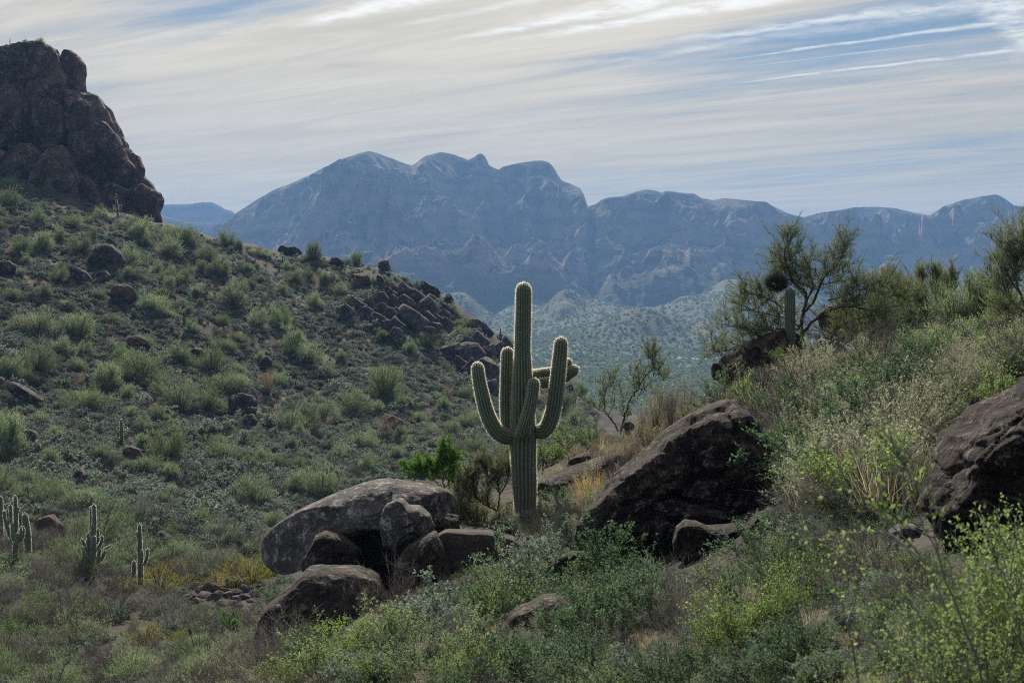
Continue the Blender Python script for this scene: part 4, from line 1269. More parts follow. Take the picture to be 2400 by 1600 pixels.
gully_saguaro('saguaro cut by the left frame edge in the gully', (12, 870), [('trunk', [(12, 900, 0), (12, 600, 0), (10, 279, 0)], [24, 24, 19]), ('arm', [(-10, 640, 0), (-60, 620, 0), (-75, 480, 0), (-70, 380, 0)], [16, 18, 18, 16])], 5)
gully_saguaro('tall gully saguaro with clustered right arms and one splayed left arm', (162, 1010), [
    ('trunk', [(162, 1040, 0), (164, 860, 0), (168, 700, 0), (166, 450, 0), (159, 271, 0)], [28, 30, 27, 22, 18]),
    ('arm', [(120, 720, 0), (100, 690, 0), (72, 600, 0), (50, 500, 0), (44, 423, 0)], [16, 18, 18, 17, 15]), ('arm', [(145, 640, 0.5), (120, 580, 0.5), (114, 480, 0.5), (110, 360, 0.5)], [15, 17, 17, 16]),
    ('arm', [(155, 740, -0.4), (135, 720, -0.5), (130, 640, -0.5), (128, 553, -0.5)], [15, 17, 17, 15]), ('arm', [(185, 745, 0), (215, 740, 0), (240, 690, 0), (250, 598, 0)], [16, 18, 17, 14]),
    ('arm', [(180, 740, -0.3), (200, 720, -0.35), (218, 670, -0.35), (222, 597, -0.35)], [14, 16, 15, 13]), ('arm', [(175, 740, -0.5), (182, 710, -0.6), (183, 655, -0.6)], [13, 15, 14]),
    ('arm', [(172, 460, 0), (188, 440, 0), (190, 394, 0)], [10, 12, 10])], 7)
gully_saguaro('armless leaning column saguaro between the two branched gully saguaros', (300, 1010), [('trunk', [(300, 1040, 0), (294, 850, 0), (285, 680, 0), (268, 540, 0), (262, 453, 0)], [27, 36, 37, 34, 26])], 9)
gully_saguaro('many armed candelabra saguaro in the gully', (985, 1165), [
    ('trunk', [(978, 1190, 0), (975, 1000, 0), (980, 700, 0), (992, 560, 0), (986, 361, 0)], [36, 36, 26, 23, 18]),
    ('trunk', [(955, 1180, 0.7), (955, 800, 0.7), (957, 600, 0.7), (953, 386, 0.7)], [26, 24, 18, 13]), ('trunk', [(975, 1190, -0.7), (975, 1000, -0.7), (983, 850, -0.7), (988, 686, -0.7)], [30, 31, 29, 22]),
    ('arm', [(955, 990, 0), (905, 985, 0), (860, 930, 0), (830, 860, 0), (818, 812, 0)], [20, 23, 22, 19, 15]), ('arm', [(945, 960, -0.2), (905, 920, -0.3), (880, 870, -0.3), (862, 802, -0.3)], [18, 20, 18, 15]),
    ('arm', [(950, 910, 0.3), (915, 850, 0.3), (880, 770, 0.3), (858, 722, 0.3)], [17, 19, 17, 14]), ('arm', [(950, 860, 0.2), (930, 800, 0.2), (910, 730, 0.2)], [15, 17, 15]), ('arm', [(955, 790, 0.1), (932, 740, 0.1), (920, 663, 0.1)], [13, 15, 13]),
    ('arm', [(960, 960, -0.5), (930, 960, -0.6), (905, 898, -0.6)], [15, 18, 14]), ('arm', [(975, 760, -0.3), (972, 680, -0.4), (972, 570, -0.4)], [16, 19, 16]), ('arm', [(1000, 940, -0.2), (1030, 910, -0.2), (1055, 829, -0.2)], [16, 19, 15]),
    ('arm', [(1000, 980, 0), (1045, 960, 0), (1085, 900, 0), (1102, 842, 0)], [17, 20, 19, 15]), ('arm', [(1000, 860, 0.3), (1045, 800, 0.3), (1070, 740, 0.3), (1070, 686, 0.3)], [15, 18, 17, 14]),
    ('arm', [(1010, 780, 0), (1030, 740, 0), (1038, 712, 0)], [13, 16, 14]), ('arm', [(1005, 740, 0.2), (1026, 700, 0.2), (1028, 615, 0.2)], [13, 15, 13]), ('arm', [(1010, 900, 0.4), (1090, 840, 0.4), (1140, 810, 0.4), (1180, 790, 0.4)], [10, 12, 12, 9])], 11)
gully_saguaro('gully saguaro with two short right arms beside a yellow bush', (1475, 1245), [
    ('trunk', [(1478, 1270, 0), (1475, 1050, 0), (1468, 800, 0), (1465, 569, 0)], [28, 30, 25, 19]), ('arm', [(1490, 990, 0), (1520, 980, 0), (1542, 920, 0), (1551, 822, 0)], [16, 19, 18, 15]),
    ('arm', [(1478, 990, -0.5), (1488, 960, -0.6), (1490, 900, -0.6), (1490, 838, -0.6)], [13, 16, 16, 14]), ('arm', [(1450, 720, 0), (1440, 700, 0), (1437, 650, 0)], [7, 9, 8])], 13)
gully_saguaro('short armless saguaro left of the twin armed gully saguaro', (1408, 1175), [('trunk', [(1408, 1195, 0), (1408, 1080, 0), (1408, 949, 0)], [21, 24, 18])], 15)


def far_saguaro(label, base, stems, seed, d=None, zs=1.0, org=(0, 0), dmin=60, rock=False):
    u_, v_ = base[0] / zs + org[0], base[1] / zs + org[1]
    if rock:
        p = pick_rock(u_, v_, CRAG_BVH)
        d = p[1] if p is not None else 300
    if d is None:
        d = pick(u_, v_, dmin)[1]
    return saguaro(label, base, d, stems, zs=zs, org=org, step=0.2, ribs=12, spine=0.10, spw=0.014, spstep=0.2, spn=3, group='small saguaros on the far hillside', seed=seed)


ZC = dict(zs=5.2275, org=(0, 420))
far_saguaro('small armed saguaro lit against the foot of the crag', (1445, 490), [('trunk', [(1445, 510, 0), (1440, 380, 0), (1428, 290, 0), (1420, 182, 0)], [16, 16, 13, 10]), ('arm', [(1425, 400, 0), (1405, 370, 0), (1388, 318, 0)], [8, 9, 8]),
    ('arm', [(1455, 400, 0), (1480, 370, 0), (1488, 312, 0)], [8, 9, 8]), ('arm', [(1450, 380, -0.3), (1466, 350, -0.3), (1468, 316, -0.3)], [7, 9, 8]), ('arm', [(1436, 380, -0.3), (1442, 340, -0.3), (1442, 292, -0.3)], [7, 9, 8])], 21, **ZC)
far_saguaro('lone broken topped saguaro halfway down the hillside', (286, 1045), [('trunk', [(286, 1052, 0), (285, 1015, 0), (284, 983, 0)], [4.2, 4.4, 3.6]), ('arm', [(289, 1010, 0), (296, 1008, 0), (299, 1003, 0)], [1.8, 2, 1.6]), ('arm', [(282, 1012, 0), (278, 1008, 0), (277, 1000, 0)], [1.5, 1.8, 1.5])], 23)
far_saguaro('small dark saguaro with upright arms at the tip of the spur', (1173, 830), [('trunk', [(1173, 838, 0), (1173, 800, 0), (1173, 768, 0)], [3.0, 3.0, 1.8]), ('arm', [(1171, 796, 0), (1166, 792, 0), (1165, 784, 0)], [1.6, 1.8, 1.5]),
    ('arm', [(1175, 796, 0), (1181, 792, 0), (1182, 785, 0)], [1.6, 1.8, 1.5]), ('arm', [(1173, 796, -0.5), (1176, 790, -0.5), (1177, 782, -0.5)], [1.6, 1.8, 1.5]), ('arm', [(1172, 796, 0.4), (1170, 790, 0.4), (1169, 783, 0.4)], [1.5, 1.7, 1.4])], 25, d=268)
far_saguaro('tiny saguaro beside the square ridge line rock', (912, 628), [('trunk', [(912, 632, 0), (911, 618, 0), (911, 608, 0)], [1.8, 1.9, 1.5])], 27, d=289)
far_saguaro('tiny saguaro on the slope below the dark ridge rocks', (662, 612), [('trunk', [(662, 616, 0), (662, 608, 0), (662, 600, 0)], [2.0, 2.2, 1.8])], 29)
far_saguaro('two stemmed saguaro growing on a ledge of the crag', (110, 325), [('trunk', [(110, 332, 0), (110, 310, 0), (110, 287, 0)], [2.4, 2.5, 1.8]), ('trunk', [(107, 330, 0.4), (106, 312, 0.4), (106, 290, 0.4)], [1.8, 1.8, 1.4])], 31, rock=True)
far_saguaro('thin saguaro standing on a ledge low on the right of the crag', (276, 418), [('trunk', [(276, 424, 0), (276, 408, 0), (276, 394, 0)], [1.6, 1.6, 1.2])], 33, rock=True)
far_saguaro('thin bare saguaro on the very top of the crag', (24, 112), [('trunk', [(24, 120, 0), (23.5, 102, 0), (23.5, 89, 0)], [1.2, 1.2, 0.8])], 35, d=303)

# saguaro inside the palo verde on the right ridge, short thick one beside it
saguaro('thick brownish saguaro half hidden in the ridge palo verde', (748, 1060), 42.9, [('trunk', [(752, 1090, 0), (745, 950, 0), (742, 800, 0), (738, 650, 0), (740, 515, 0)], [25, 29, 35, 40, 32])],
        step=0.05, ribs=16, spine=0.05, spw=0.004, spstep=0.06, spn=3, seed=41, **Z7)
saguaro('short stout barrel shaped cactus right of the ridge palo verde trunk', (955, 1040), 42.5, [('trunk', [(955, 1070, 0), (955, 960, 0), (958, 864, 0)], [36, 39, 30])], step=0.04, ribs=16, spine=0.05, spw=0.004, spstep=0.04, spn=5, seed=43, name='barrel_cactus', **Z7)


def barrel(label, u_, v_, hpx, wpx, seed, dmin=20, p=None):
    g = pick(u_, v_, dmin) if p is None else p
    d = g[1]
    h, r = hpx / F * d, wpx / F * d / 2
    me, sp = stem_mesh('body', [(0, 0, -0.05), (0, 0, h * 0.5), (0, 0, h)], [r * 0.9, r, r * 0.9], 14, seed, max(0.03, h / 18), 4, r * 0.32, 5, max(0.03, h / 16), False, 0.004 * d / 30, 'spined' if d > 50 else 'spine', 0.0, h)
    root = obj('barrel_cactus', None, None, g)
    b = obj('body', me, root)
    obj('spines', sp, b)['kind'] = 'stuff'
    tag(root, label, 'cactus', 'small barrel cacti')


barrel('small dark barrel cactus left of the candelabra saguaro', 197, 1362, 20, 9.5, 61, 60)
barrel('small dark barrel cactus right of the candelabra saguaro foot', 296, 1390, 13, 9.5, 63, 60)
barrel('low rounded barrel cactus right of the left edge saguaro', 18, 1305, 11, 11, 65, 60)
barrel('low pale barrel cactus in grass below the candelabra saguaro', 148, 1376, 8, 8, 67, 55)
for lab, u_, v_, h_, w_ in (('small barrel cactus on the high back of the grey slab', 949, 1131, 12, 8), ('tiny barrel cactus at the crest of the grey slab', 924, 1128, 7, 6), ('small barrel cactus on the left back slope of the grey slab', 800, 1159, 8, 7), ('tiny barrel cactus left of the slab crest', 848, 1141, 6, 6)):
    d_ = 28.9
    barrel(lab, u_, v_, h_, w_, 69 + u_, p=W(u_, v_ + 3, d_))

# ------------------------------------------------------------------ plants: builders
def tubes(paths, r0, r1, sides=3):
    """paths (n,k,3): tapered tubes; returns V, F"""
    n, k, _ = paths.shape
    T = unit(np.gradient(paths, axis=1))
    ref = np.array([0.31, 0.22, 0.92])
    A = unit(np.cross(T, ref + 0.0 * T))
    B = np.cross(T, A)
    r0 = np.broadcast_to(np.asarray(r0, float), (n,))
    r1 = np.broadcast_to(np.asarray(r1, float), (n,))
    f = np.linspace(0, 1, k)
    R = r0[:, None] * (1 - f) + r1[:, None] * f
    th = 2 * math.pi * np.arange(sides) / sides
    V = paths[:, :, None] + R[:, :, None, None] * (np.cos(th)[:, None] * A[:, :, None] + np.sin(th)[:, None] * B[:, :, None])
    g = grid_faces(k, sides, True)
    Fc = (np.arange(n) * k * sides)[:, None, None] + g[None]
    return V.reshape(-1, 3), Fc.reshape(-1, 4)


def ribbons(P, D, L, w, rg):
    """thin tapering blades: triangles from P along D"""
    n = len(P)
    s = unit(np.cross(D, rg.normal(size=(n, 3)))) * (np.broadcast_to(w, (n,)) / 2)[:, None]
    E = P + D * np.broadcast_to(L, (n,))[:, None]
    return np.stack([P - s, P + s, E], 1).reshape(-1, 3), np.arange(3 * n).reshape(-1, 3)


def leaves(P, D, L, w, rg):
    n = len(P)
    s = unit(np.cross(D, rg.normal(size=(n, 3)))) * (np.broadcast_to(w, (n,)) / 2)[:, None]
    L = np.broadcast_to(L, (n,))[:, None]
    return np.stack([P, P + D * L * 0.55 + s, P + D * L, P + D * L * 0.45 - s], 1).reshape(-1, 3), np.arange(4 * n).reshape(-1, 4)


class Geo:
    def __init__(self):
        self.V, self.F, self.T, self.n = [], [], [], 0

    def add(self, VF, tint):
        V, Fc = VF
        if len(V) == 0:
            return
        self.V.append(V)
        self.F.append(Fc + self.n)
        self.T.append(np.broadcast_to(np.asarray(tint, float), (len(V),)) if np.ndim(tint) == 0 else tint)
        self.n += len(V)

    def mesh(self, name, mat):
        return mk_mesh(name, np.vstack(self.V), self.F, mat, False, {'tint': np.concatenate(self.T)})


def along(path, t):
    """points and tangents on (n,k,3) paths at fractions t (n,m)"""
    n, k, _ = path.shape
    f = np.clip(t, 0, 0.9999) * (k - 1)
    i = f.astype(int)
    a = (f - i)[..., None]
    r = np.arange(n)[:, None]
    p0, p1 = path[r, i], path[r, i + 1]
    return p0 * (1 - a) + p1 * a, unit(p1 - p0)


def shrub(seed, H, R, nst, ntw, nlf, leafL, leafW, stem_r, tw_len, lf_from=0.35, dome=1.0, upr=0.3, tw_w=0.006, lump=0.25, leaf_up=0.3, wild=0.5, thmax=1.5, flat=0.0, stem_sides=3, petal=None):
    """rounded shrub, unit metres: stems fan from the foot to a lumpy dome, twigs leave the stems, leaves sit on the twigs.
    Returns (stems Geo, foliage Geo)"""
    rg = np.random.RandomState(seed)
    ph = rg.uniform(0, 2 * math.pi, nst)
    th = np.arccos(1 - rg.uniform(0, 1, nst) * (1 - math.cos(thmax)))
    dirs = np.stack([np.sin(th) * np.cos(ph), np.sin(th) * np.sin(ph), np.cos(th)], 1)
    lum = 1 + lump * fbm(dirs * 1.9 + seed * 1.7, 2, seed) * 2 + rg.normal(size=nst) * 0.06
    E = dirs * np.stack([R * lum, R * lum, H * lum], 1)
    E[:, 2] = np.maximum(E[:, 2], 0.06 * H)
    base = np.stack([np.cos(ph), np.sin(ph), 0 * ph], 1) * (rg.uniform(0, 0.12, nst) * R)[:, None]
    mid = base * 0.5 + E * np.array([0.42, 0.42, 0.62]) + rg.normal(size=(nst, 3)) * 0.06 * R
    t = np.linspace(0, 1, 5)[None, :, None]
    path = (1 - t) ** 2 * base[:, None] + 2 * t * (1 - t) * mid[:, None] + t ** 2 * E[:, None]
    path[:, 1:-1] += rg.normal(size=(nst, 3, 3)) * 0.03 * R
    st, fo = Geo(), Geo()
    st.add(tubes(path, stem_r * rg.uniform(0.7, 1.2, nst), stem_r * 0.35, stem_sides), np.repeat(rg.rand(nst), 5 * stem_sides))
    tt = 1 - (1 - lf_from) * rg.uniform(0, 1, (nst, ntw)) ** dome
    P, T = along(path, tt)
    D = unit(T + wild * rg.normal(size=T.shape) + np.array([0, 0, upr]))
    L = tw_len * rg.uniform(0.5, 1.2, (nst, ntw))
    P, D, L = P.reshape(-1, 3), D.reshape(-1, 3), L.ravel()
    tint = rg.rand(len(P))
    st.add(ribbons(P, D, L, tw_w, rg), np.repeat(tint, 3))
    if nlf:
        q = rg.uniform(0.15, 1.0, (len(P), nlf))
        LP = (P[:, None] + D[:, None] * (L[:, None] * q)[..., None]).reshape(-1, 3)
        LD = unit(np.repeat(D, nlf, 0) * 0.5 + rg.normal(size=LP.shape) * 0.8 + np.array([0, 0, leaf_up]))
        n = len(LP)
        tn = np.clip(np.repeat(tint, nlf) * 0.5 + rg.rand(n) * 0.5, 0, 1)
        fo.add(leaves(LP, LD, leafL * rg.uniform(0.6, 1.25, n), leafW * rg.uniform(0.7, 1.2, n), rg), np.repeat(tn, 4))
    return st, fo


def broom(seed, H, R, nst, ntw, tw_len, tw_w, stem_r, lean=0.0, up=0.75, lf_from=0.3, thmax=1.2, lump=0.3, wild=0.35):
    """palo verde like bush: a few stems and very many fine upright green twigs; (stems Geo, twigs Geo)"""
    rg = np.random.RandomState(seed)
    st, fo = shrub(seed, H, R, nst, 1, 0, 0.1, 0.1, stem_r, 0.05, lump=lump, thmax=thmax)
    # rebuild the paths with the same seed for the twig layer
    rg = np.random.RandomState(seed + 1)
    ph = rg.uniform(0, 2 * math.pi, nst * 2)
    th = np.arccos(1 - rg.uniform(0, 1, nst * 2) * (1 - math.cos(thmax)))
    dirs = np.stack([np.sin(th) * np.cos(ph), np.sin(th) * np.sin(ph), np.cos(th)], 1)
    lum = 1 + lump * fbm(dirs * 1.9 + seed * 1.7, 2, seed) * 2 + rg.normal(size=nst * 2) * 0.06
    E = dirs * np.stack([R * lum, R * lum, H * lum], 1)
    E[:, 2] = np.maximum(E[:, 2], 0.12 * H)
    mid = E * np.array([0.5, 0.5, 0.5])
    t = np.linspace(0, 1, 5)[None, :, None]
    path = 2 * t * (1 - t) * mid[:, None] + t ** 2 * E[:, None]
    st.add(tubes(path, stem_r * 0.6, stem_r * 0.2, 3), np.repeat(rg.rand(nst * 2), 15))
    # twig sprays sit in clumps through the outer crown
    nc = nst * 2
    ce = E * rg.uniform(0.55, 1.0, (nc, 1)) + np.array([0, 0, 0.04 * H])
    P = (ce[:, None] + rg.normal(size=(nc, ntw, 3)) * 0.13 * np.array([R, R, H * 0.8])).reshape(-1, 3)
    P[:, 2] = np.abs(P[:, 2])
    D = unit(unit(P + np.array([0, 0, 0.1 * H])) * 0.55 + wild * rg.normal(size=P.shape) + np.array([0, 0, up]))
    L = tw_len * rg.uniform(0.5, 1.3, len(P))
    fo.add(ribbons(P, D, L, tw_w * rg.uniform(0.6, 1.3, len(P)), rg), np.repeat(np.clip(np.repeat(rg.rand(nc), ntw) * 0.5 + 0.5 * rg.rand(len(P)), 0, 1), 3))
    return st, fo


def tuft(seed, H, R, n, w, lean=0.5):
    rg = np.random.RandomState(seed)
    ph = rg.uniform(0, 2 * math.pi, n)
    P = np.stack([np.cos(ph), np.sin(ph), 0 * ph], 1) * (R * 0.35 * rg.rand(n) ** 0.5)[:, None]
    D = unit(np.stack([np.cos(ph) * lean * rg.rand(n), np.sin(ph) * lean * rg.rand(n), np.ones(n)], 1) + rg.normal(size=(n, 3)) * 0.12)
    L = H * rg.uniform(0.45, 1.1, n)
    g = Geo()
    # two joints: straight then bending
    M_ = P + D * (L * 0.6)[:, None]
    D2 = unit(D + rg.normal(size=(n, 3)) * 0.25)
    s = unit(np.cross(D, rg.normal(size=(n, 3)))) * w / 2
    E = M_ + D2 * (L * 0.4)[:, None]
    V = np.stack([P - s, P + s, M_ + s * 0.8, M_ - s * 0.8], 1).reshape(-1, 3)
    tn = rg.rand(n)
    g.add((V, np.arange(4 * n).reshape(-1, 4)), np.repeat(tn, 4))
    g.add((np.stack([M_ - s * 0.8, M_ + s * 0.8, E], 1).reshape(-1, 3), np.arange(3 * n).reshape(-1, 3)), np.repeat(tn, 3))
    return g


# ---- plant materials
MAT['bb'] = leaf_mat('brittlebush_leaf', (0.078, 0.116, 0.088), (0.3, 0.37, 0.28), 0.48)
MAT['bbfar'] = leaf_mat('far_brittlebush_leaf', (0.085, 0.12, 0.098), (0.275, 0.325, 0.255), 0.45)
MAT['green'] = leaf_mat('green_shrub_leaf', (0.05, 0.088, 0.04), (0.23, 0.325, 0.145), 0.52)
MAT['dkgreen'] = leaf_mat('dark_shrub_leaf', (0.032, 0.06, 0.036), (0.175, 0.26, 0.145), 0.48)
MAT['lime'] = leaf_mat('lime_shrub_leaf', (0.09, 0.14, 0.045), (0.32, 0.42, 0.15), 0.52)
MAT['vivid'] = leaf_mat('vivid_green_leaf', (0.075, 0.15, 0.03), (0.17, 0.29, 0.055), 0.45)
MAT['pv'] = leaf_mat('palo_verde_twig', (0.095, 0.118, 0.06), (0.28, 0.315, 0.165), 0.45)
MAT['pvfar'] = leaf_mat('far_palo_verde_twig', (0.09, 0.128, 0.066), (0.285, 0.345, 0.18), 0.5, vary=0.6)
MAT['yellow'] = leaf_mat('yellow_flowering_twig', (0.20, 0.20, 0.045), (0.42, 0.37, 0.075), 0.42)
MAT['bark'] = leaf_mat('green_grey_bark', (0.055, 0.058, 0.036), (0.12, 0.12, 0.08), 0.0)
MAT['dkbark'] = leaf_mat('dark_bark', (0.045, 0.040, 0.030), (0.10, 0.088, 0.068), 0.0)
MAT['stem'] = leaf_mat('grey_stem', (0.14, 0.125, 0.10), (0.27, 0.25, 0.21), 0.08)
MAT['greytwig'] = leaf_mat('grey_dry_twig', (0.1, 0.093, 0.083), (0.3, 0.28, 0.25), 0.2)
MAT['mauve'] = leaf_mat('mauve_grey_dry_twig', (0.06, 0.05, 0.046), (0.19, 0.162, 0.148), 0.22)
MAT['redtwig'] = leaf_mat('rusty_dry_twig', (0.19, 0.142, 0.100), (0.37, 0.295, 0.22), 0.35)
MAT['straw'] = leaf_mat('straw_grass', (0.22, 0.18, 0.11), (0.55, 0.48, 0.33), 0.45)
MAT['gold'] = leaf_mat('golden_grass', (0.36, 0.26, 0.105), (0.60, 0.46, 0.21), 0.45)
MAT['herb'] = leaf_mat('herb_leaf', (0.145, 0.16, 0.108), (0.37, 0.39, 0.27), 0.52)
MAT['mistle'] = leaf_mat('mistletoe_twig', (0.040, 0.042, 0.022), (0.085, 0.080, 0.040), 0.25)
MAT['cholla'] = leaf_mat('cholla_spine', (0.34, 0.34, 0.24), (0.60, 0.58, 0.46), 0.5)


class Proto:
    """a plant shape used for many plants: list of (part name, mesh)"""
    def __init__(self, parts, h):
        self.parts, self.h = parts, h


def P2(st, fo, m1, m2, h, n1='stems', n2='foliage'):
    parts = []
    if st.n:
        parts.append((n1, st.mesh(n1, MAT[m1])))
    if fo is not None and fo.n:
        parts.append((n2, fo.mesh(n2, MAT[m2])))
    return Proto(parts, h)


PR = {}
PR['pvfar'] = [P2(*broom(500 + k, 3.0, [2.0, 2.3, 1.7, 2.6, 1.5][k], 34, 60, 0.40, 0.040, 0.05, up=[0.5, 0.35, 0.7, 0.4, 0.8][k], lump=0.45, wild=0.6, lf_from=0.42, thmax=1.45), 'bark', 'pvfar', 3.0, 'trunk', 'crown') for k in range(5)]
PR['yellow'] = [P2(*broom(520 + k, 1.0, 1.0, 22, 34, 0.15, 0.012, 0.015, up=0.5, wild=0.6, lump=0.3), 'dkbark', 'yellow', 1.0, 'trunk', 'crown') for k in range(2)]
PR['mid'] = [P2(*broom(530 + k, 1.0, 0.85, 28, 60, 0.15, 0.012, 0.012, up=0.5, wild=0.6, lump=0.4), 'bark', 'pvfar', 1.0, 'trunk', 'crown') for k in range(3)]
PR['bbfar'] = [P2(*shrub(540 + k, 0.75, 0.62, 26, 6, 4, 0.13, 0.070, 0.008, 0.16, lf_from=0.55, tw_w=0.012, wild=0.7), 'stem', 'bbfar', 0.75) for k in range(4)]
PR['bb'] = [P2(*shrub(550 + k, 1.0, 0.8, 52, 12, 7, 0.062, 0.030, 0.008, 0.17, lf_from=0.45, wild=0.6, tw_w=0.005, lump=0.3), 'stem', 'bb', 1.0) for k in range(4)]
PR['green'] = [P2(*shrub(560 + k, 1.0, 0.8, 44, 16, 9, 0.040, 0.020, 0.009, 0.24, lf_from=0.3, wild=0.8, tw_w=0.006, lump=0.4), 'dkbark', 'green', 1.0) for k in range(3)]
PR['dkgreen'] = [P2(*shrub(570 + k, 1.0, 0.85, 50, 15, 8, 0.052, 0.026, 0.009, 0.20, lf_from=0.4, wild=0.7, tw_w=0.005, lump=0.4), 'dkbark', 'dkgreen', 1.0) for k in range(3)]
PR['lime'] = [P2(*shrub(580 + k, 1.0, 0.62, 30, 14, 9, 0.042, 0.024, 0.008, 0.26, lf_from=0.25, wild=0.65, upr=0.6, tw_w=0.006, lump=0.45, thmax=1.2), 'stem', 'lime', 1.0) for k in range(3)]
PR['grey'] = [P2(*shrub(590 + k, 1.0, 0.95, 60, 26, 0, 0.1, 0.1, 0.007, 0.30, lf_from=0.2, wild=0.8, tw_w=0.0075, lump=0.3), 'greytwig', None, 1.0, 'twigs') for k in range(3)]
PR['mauve'] = [P2(*shrub(600 + k, 1.0, 1.0, 60, 28, 0, 0.1, 0.1, 0.008, 0.28, lf_from=0.2, wild=0.7, tw_w=0.008, lump=0.3), 'mauve', None, 1.0, 'twigs') for k in range(3)]
PR['red'] = [P2(*broom(610 + k, 1.0, 0.45, 14, 34, 0.17, 0.005, 0.008, up=1.0, thmax=0.8, lump=0.4), 'redtwig', 'redtwig', 1.0, 'stems', 'twigs') for k in range(3)]
PR['straw'] = [Proto([('blades', tuft(620 + k, 1.0, 0.9, 110, 0.012, 0.55).mesh('blades', MAT['straw']))], 1.0) for k in range(3)]
PR['gold'] = [Proto([('blades', tuft(630 + k, 1.0, 0.9, 170, 0.012, 0.9).mesh('blades', MAT['gold']))], 1.0) for k in range(2)]
PR['herb'] = [P2(*shrub(640 + k, 1.0, 0.50, 26, 8, 6, 0.050, 0.022, 0.006, 0.22, lf_from=0.3, wild=0.5, upr=0.7, tw_w=0.006, lump=0.4, thmax=0.9), 'straw', 'herb', 1.0) for k in range(4)]
PR['vivid'] = [P2(*shrub(650 + k, 1.0, 0.7, 16, 22, 10, 0.055, 0.030, 0.016, 0.22, lf_from=0.45, wild=0.6, upr=0.6, lump=0.5, thmax=1.1), 'dkbark', 'vivid', 1.0, 'trunk', 'crown') for k in range(2)]

WORDS = ['nearest', 'second nearest', 'third nearest', 'fourth nearest', 'fifth nearest', 'sixth nearest', 'seventh nearest', 'eighth nearest', 'ninth nearest', 'tenth nearest']
MARKS = [('the crag', 190, 430), ('the split hillside boulder', 240, 605), ('the dark ridge rocks', 680, 588), ('the cave mouth', 965, 775), ('the pale spur cliff', 1120, 850), ('the rusty round boulder', 460, 832),
         ('the reddish dry bush', 630, 895), ('the pale tilted slab', 60, 920), ('the rugged dark boulder', 565, 945), ('the lone hillside saguaro', 286, 1015), ('the candelabra saguaro', 218, 1270),
         ('the gully rubble pile', 530, 1395), ('the grey slab boulder', 830, 1180), ('the vivid green bush', 1030, 1100), ('the main saguaro', 1228, 950), ('the triangular boulder', 1600, 1130),
         ('the ridge palo verde', 1870, 720), ('the black crusted boulder', 2270, 1100), ('the rusty ridge boulder', 1750, 850), ('the half buried boulder', 1230, 1430), ('the flat faced boulder', 1110, 1280), ('the bottom right corner', 2400, 1600), ('the bottom left corner', 0, 1600)]
LABELQ = []


def queue_label(o, what, u, v, cat, group):
    LABELQ.append((o, what, u, v, cat, group))


def flush_labels():
    bins = {}
    for it in LABELQ:
        o, what, u, v, cat, group = it
        k = min(range(len(MARKS)), key=lambda i: (MARKS[i][1] - u) ** 2 + (MARKS[i][2] - v) ** 2)
        dx, dy = u - MARKS[k][1], v - MARKS[k][2]
        rel = ('right of' if dx > 0 else 'left of') if abs(dx) > abs(dy) * 1.3 else ('below' if dy > 0 else 'above')
        bins.setdefault((what, k, rel), []).append((dx * dx + dy * dy, it))
    for (what, k, rel), L in bins.items():
        L.sort(key=lambda e: e[0])
        for i, (_, it) in enumerate(L):
            if len(L) == 1:
                s = f'{what} {rel} {MARKS[k][0]}'
            else:
                n = i + 1
                suf = 'th' if 10 < n % 100 < 14 else {1: 'st', 2: 'nd', 3: 'rd'}.get(n % 10, 'th')
                w = WORDS[i] if i < 10 else f'{n}{suf} nearest'
                s = f'{what}, {w} {rel} {MARKS[k][0]}'
            tag(it[0], s, it[4], it[5])


PROTO_OBJ = {}


def plant(name, kind, pos, height, rz, what, cat, group, wide=1.0, var=0, tilt=0.0, uv=None, label=None):
    pl = PR[kind][var % len(PR[kind])]
    key = (kind, var % len(PR[kind]))
    s = height / pl.h
    single = len(pl.parts) == 1
    if single:
        root = obj(name, pl.parts[0][1])
    else:
        root = obj(name, None)
        for nm, me in pl.parts:
            obj(nm, me, root)
    root.location = pos
    root.scale = (s * wide, s * wide, s)
    root.rotation_euler = (tilt * math.sin(rz), tilt * math.cos(rz), rz)
    if label:
        tag(root, label, cat, group)
    else:
        u = CU + F * pos[0] / pos[1]
        v = HV - F * (pos[2] + height * 0.5) / pos[1]
        queue_label(root, what, u, v, cat, group)
    return root


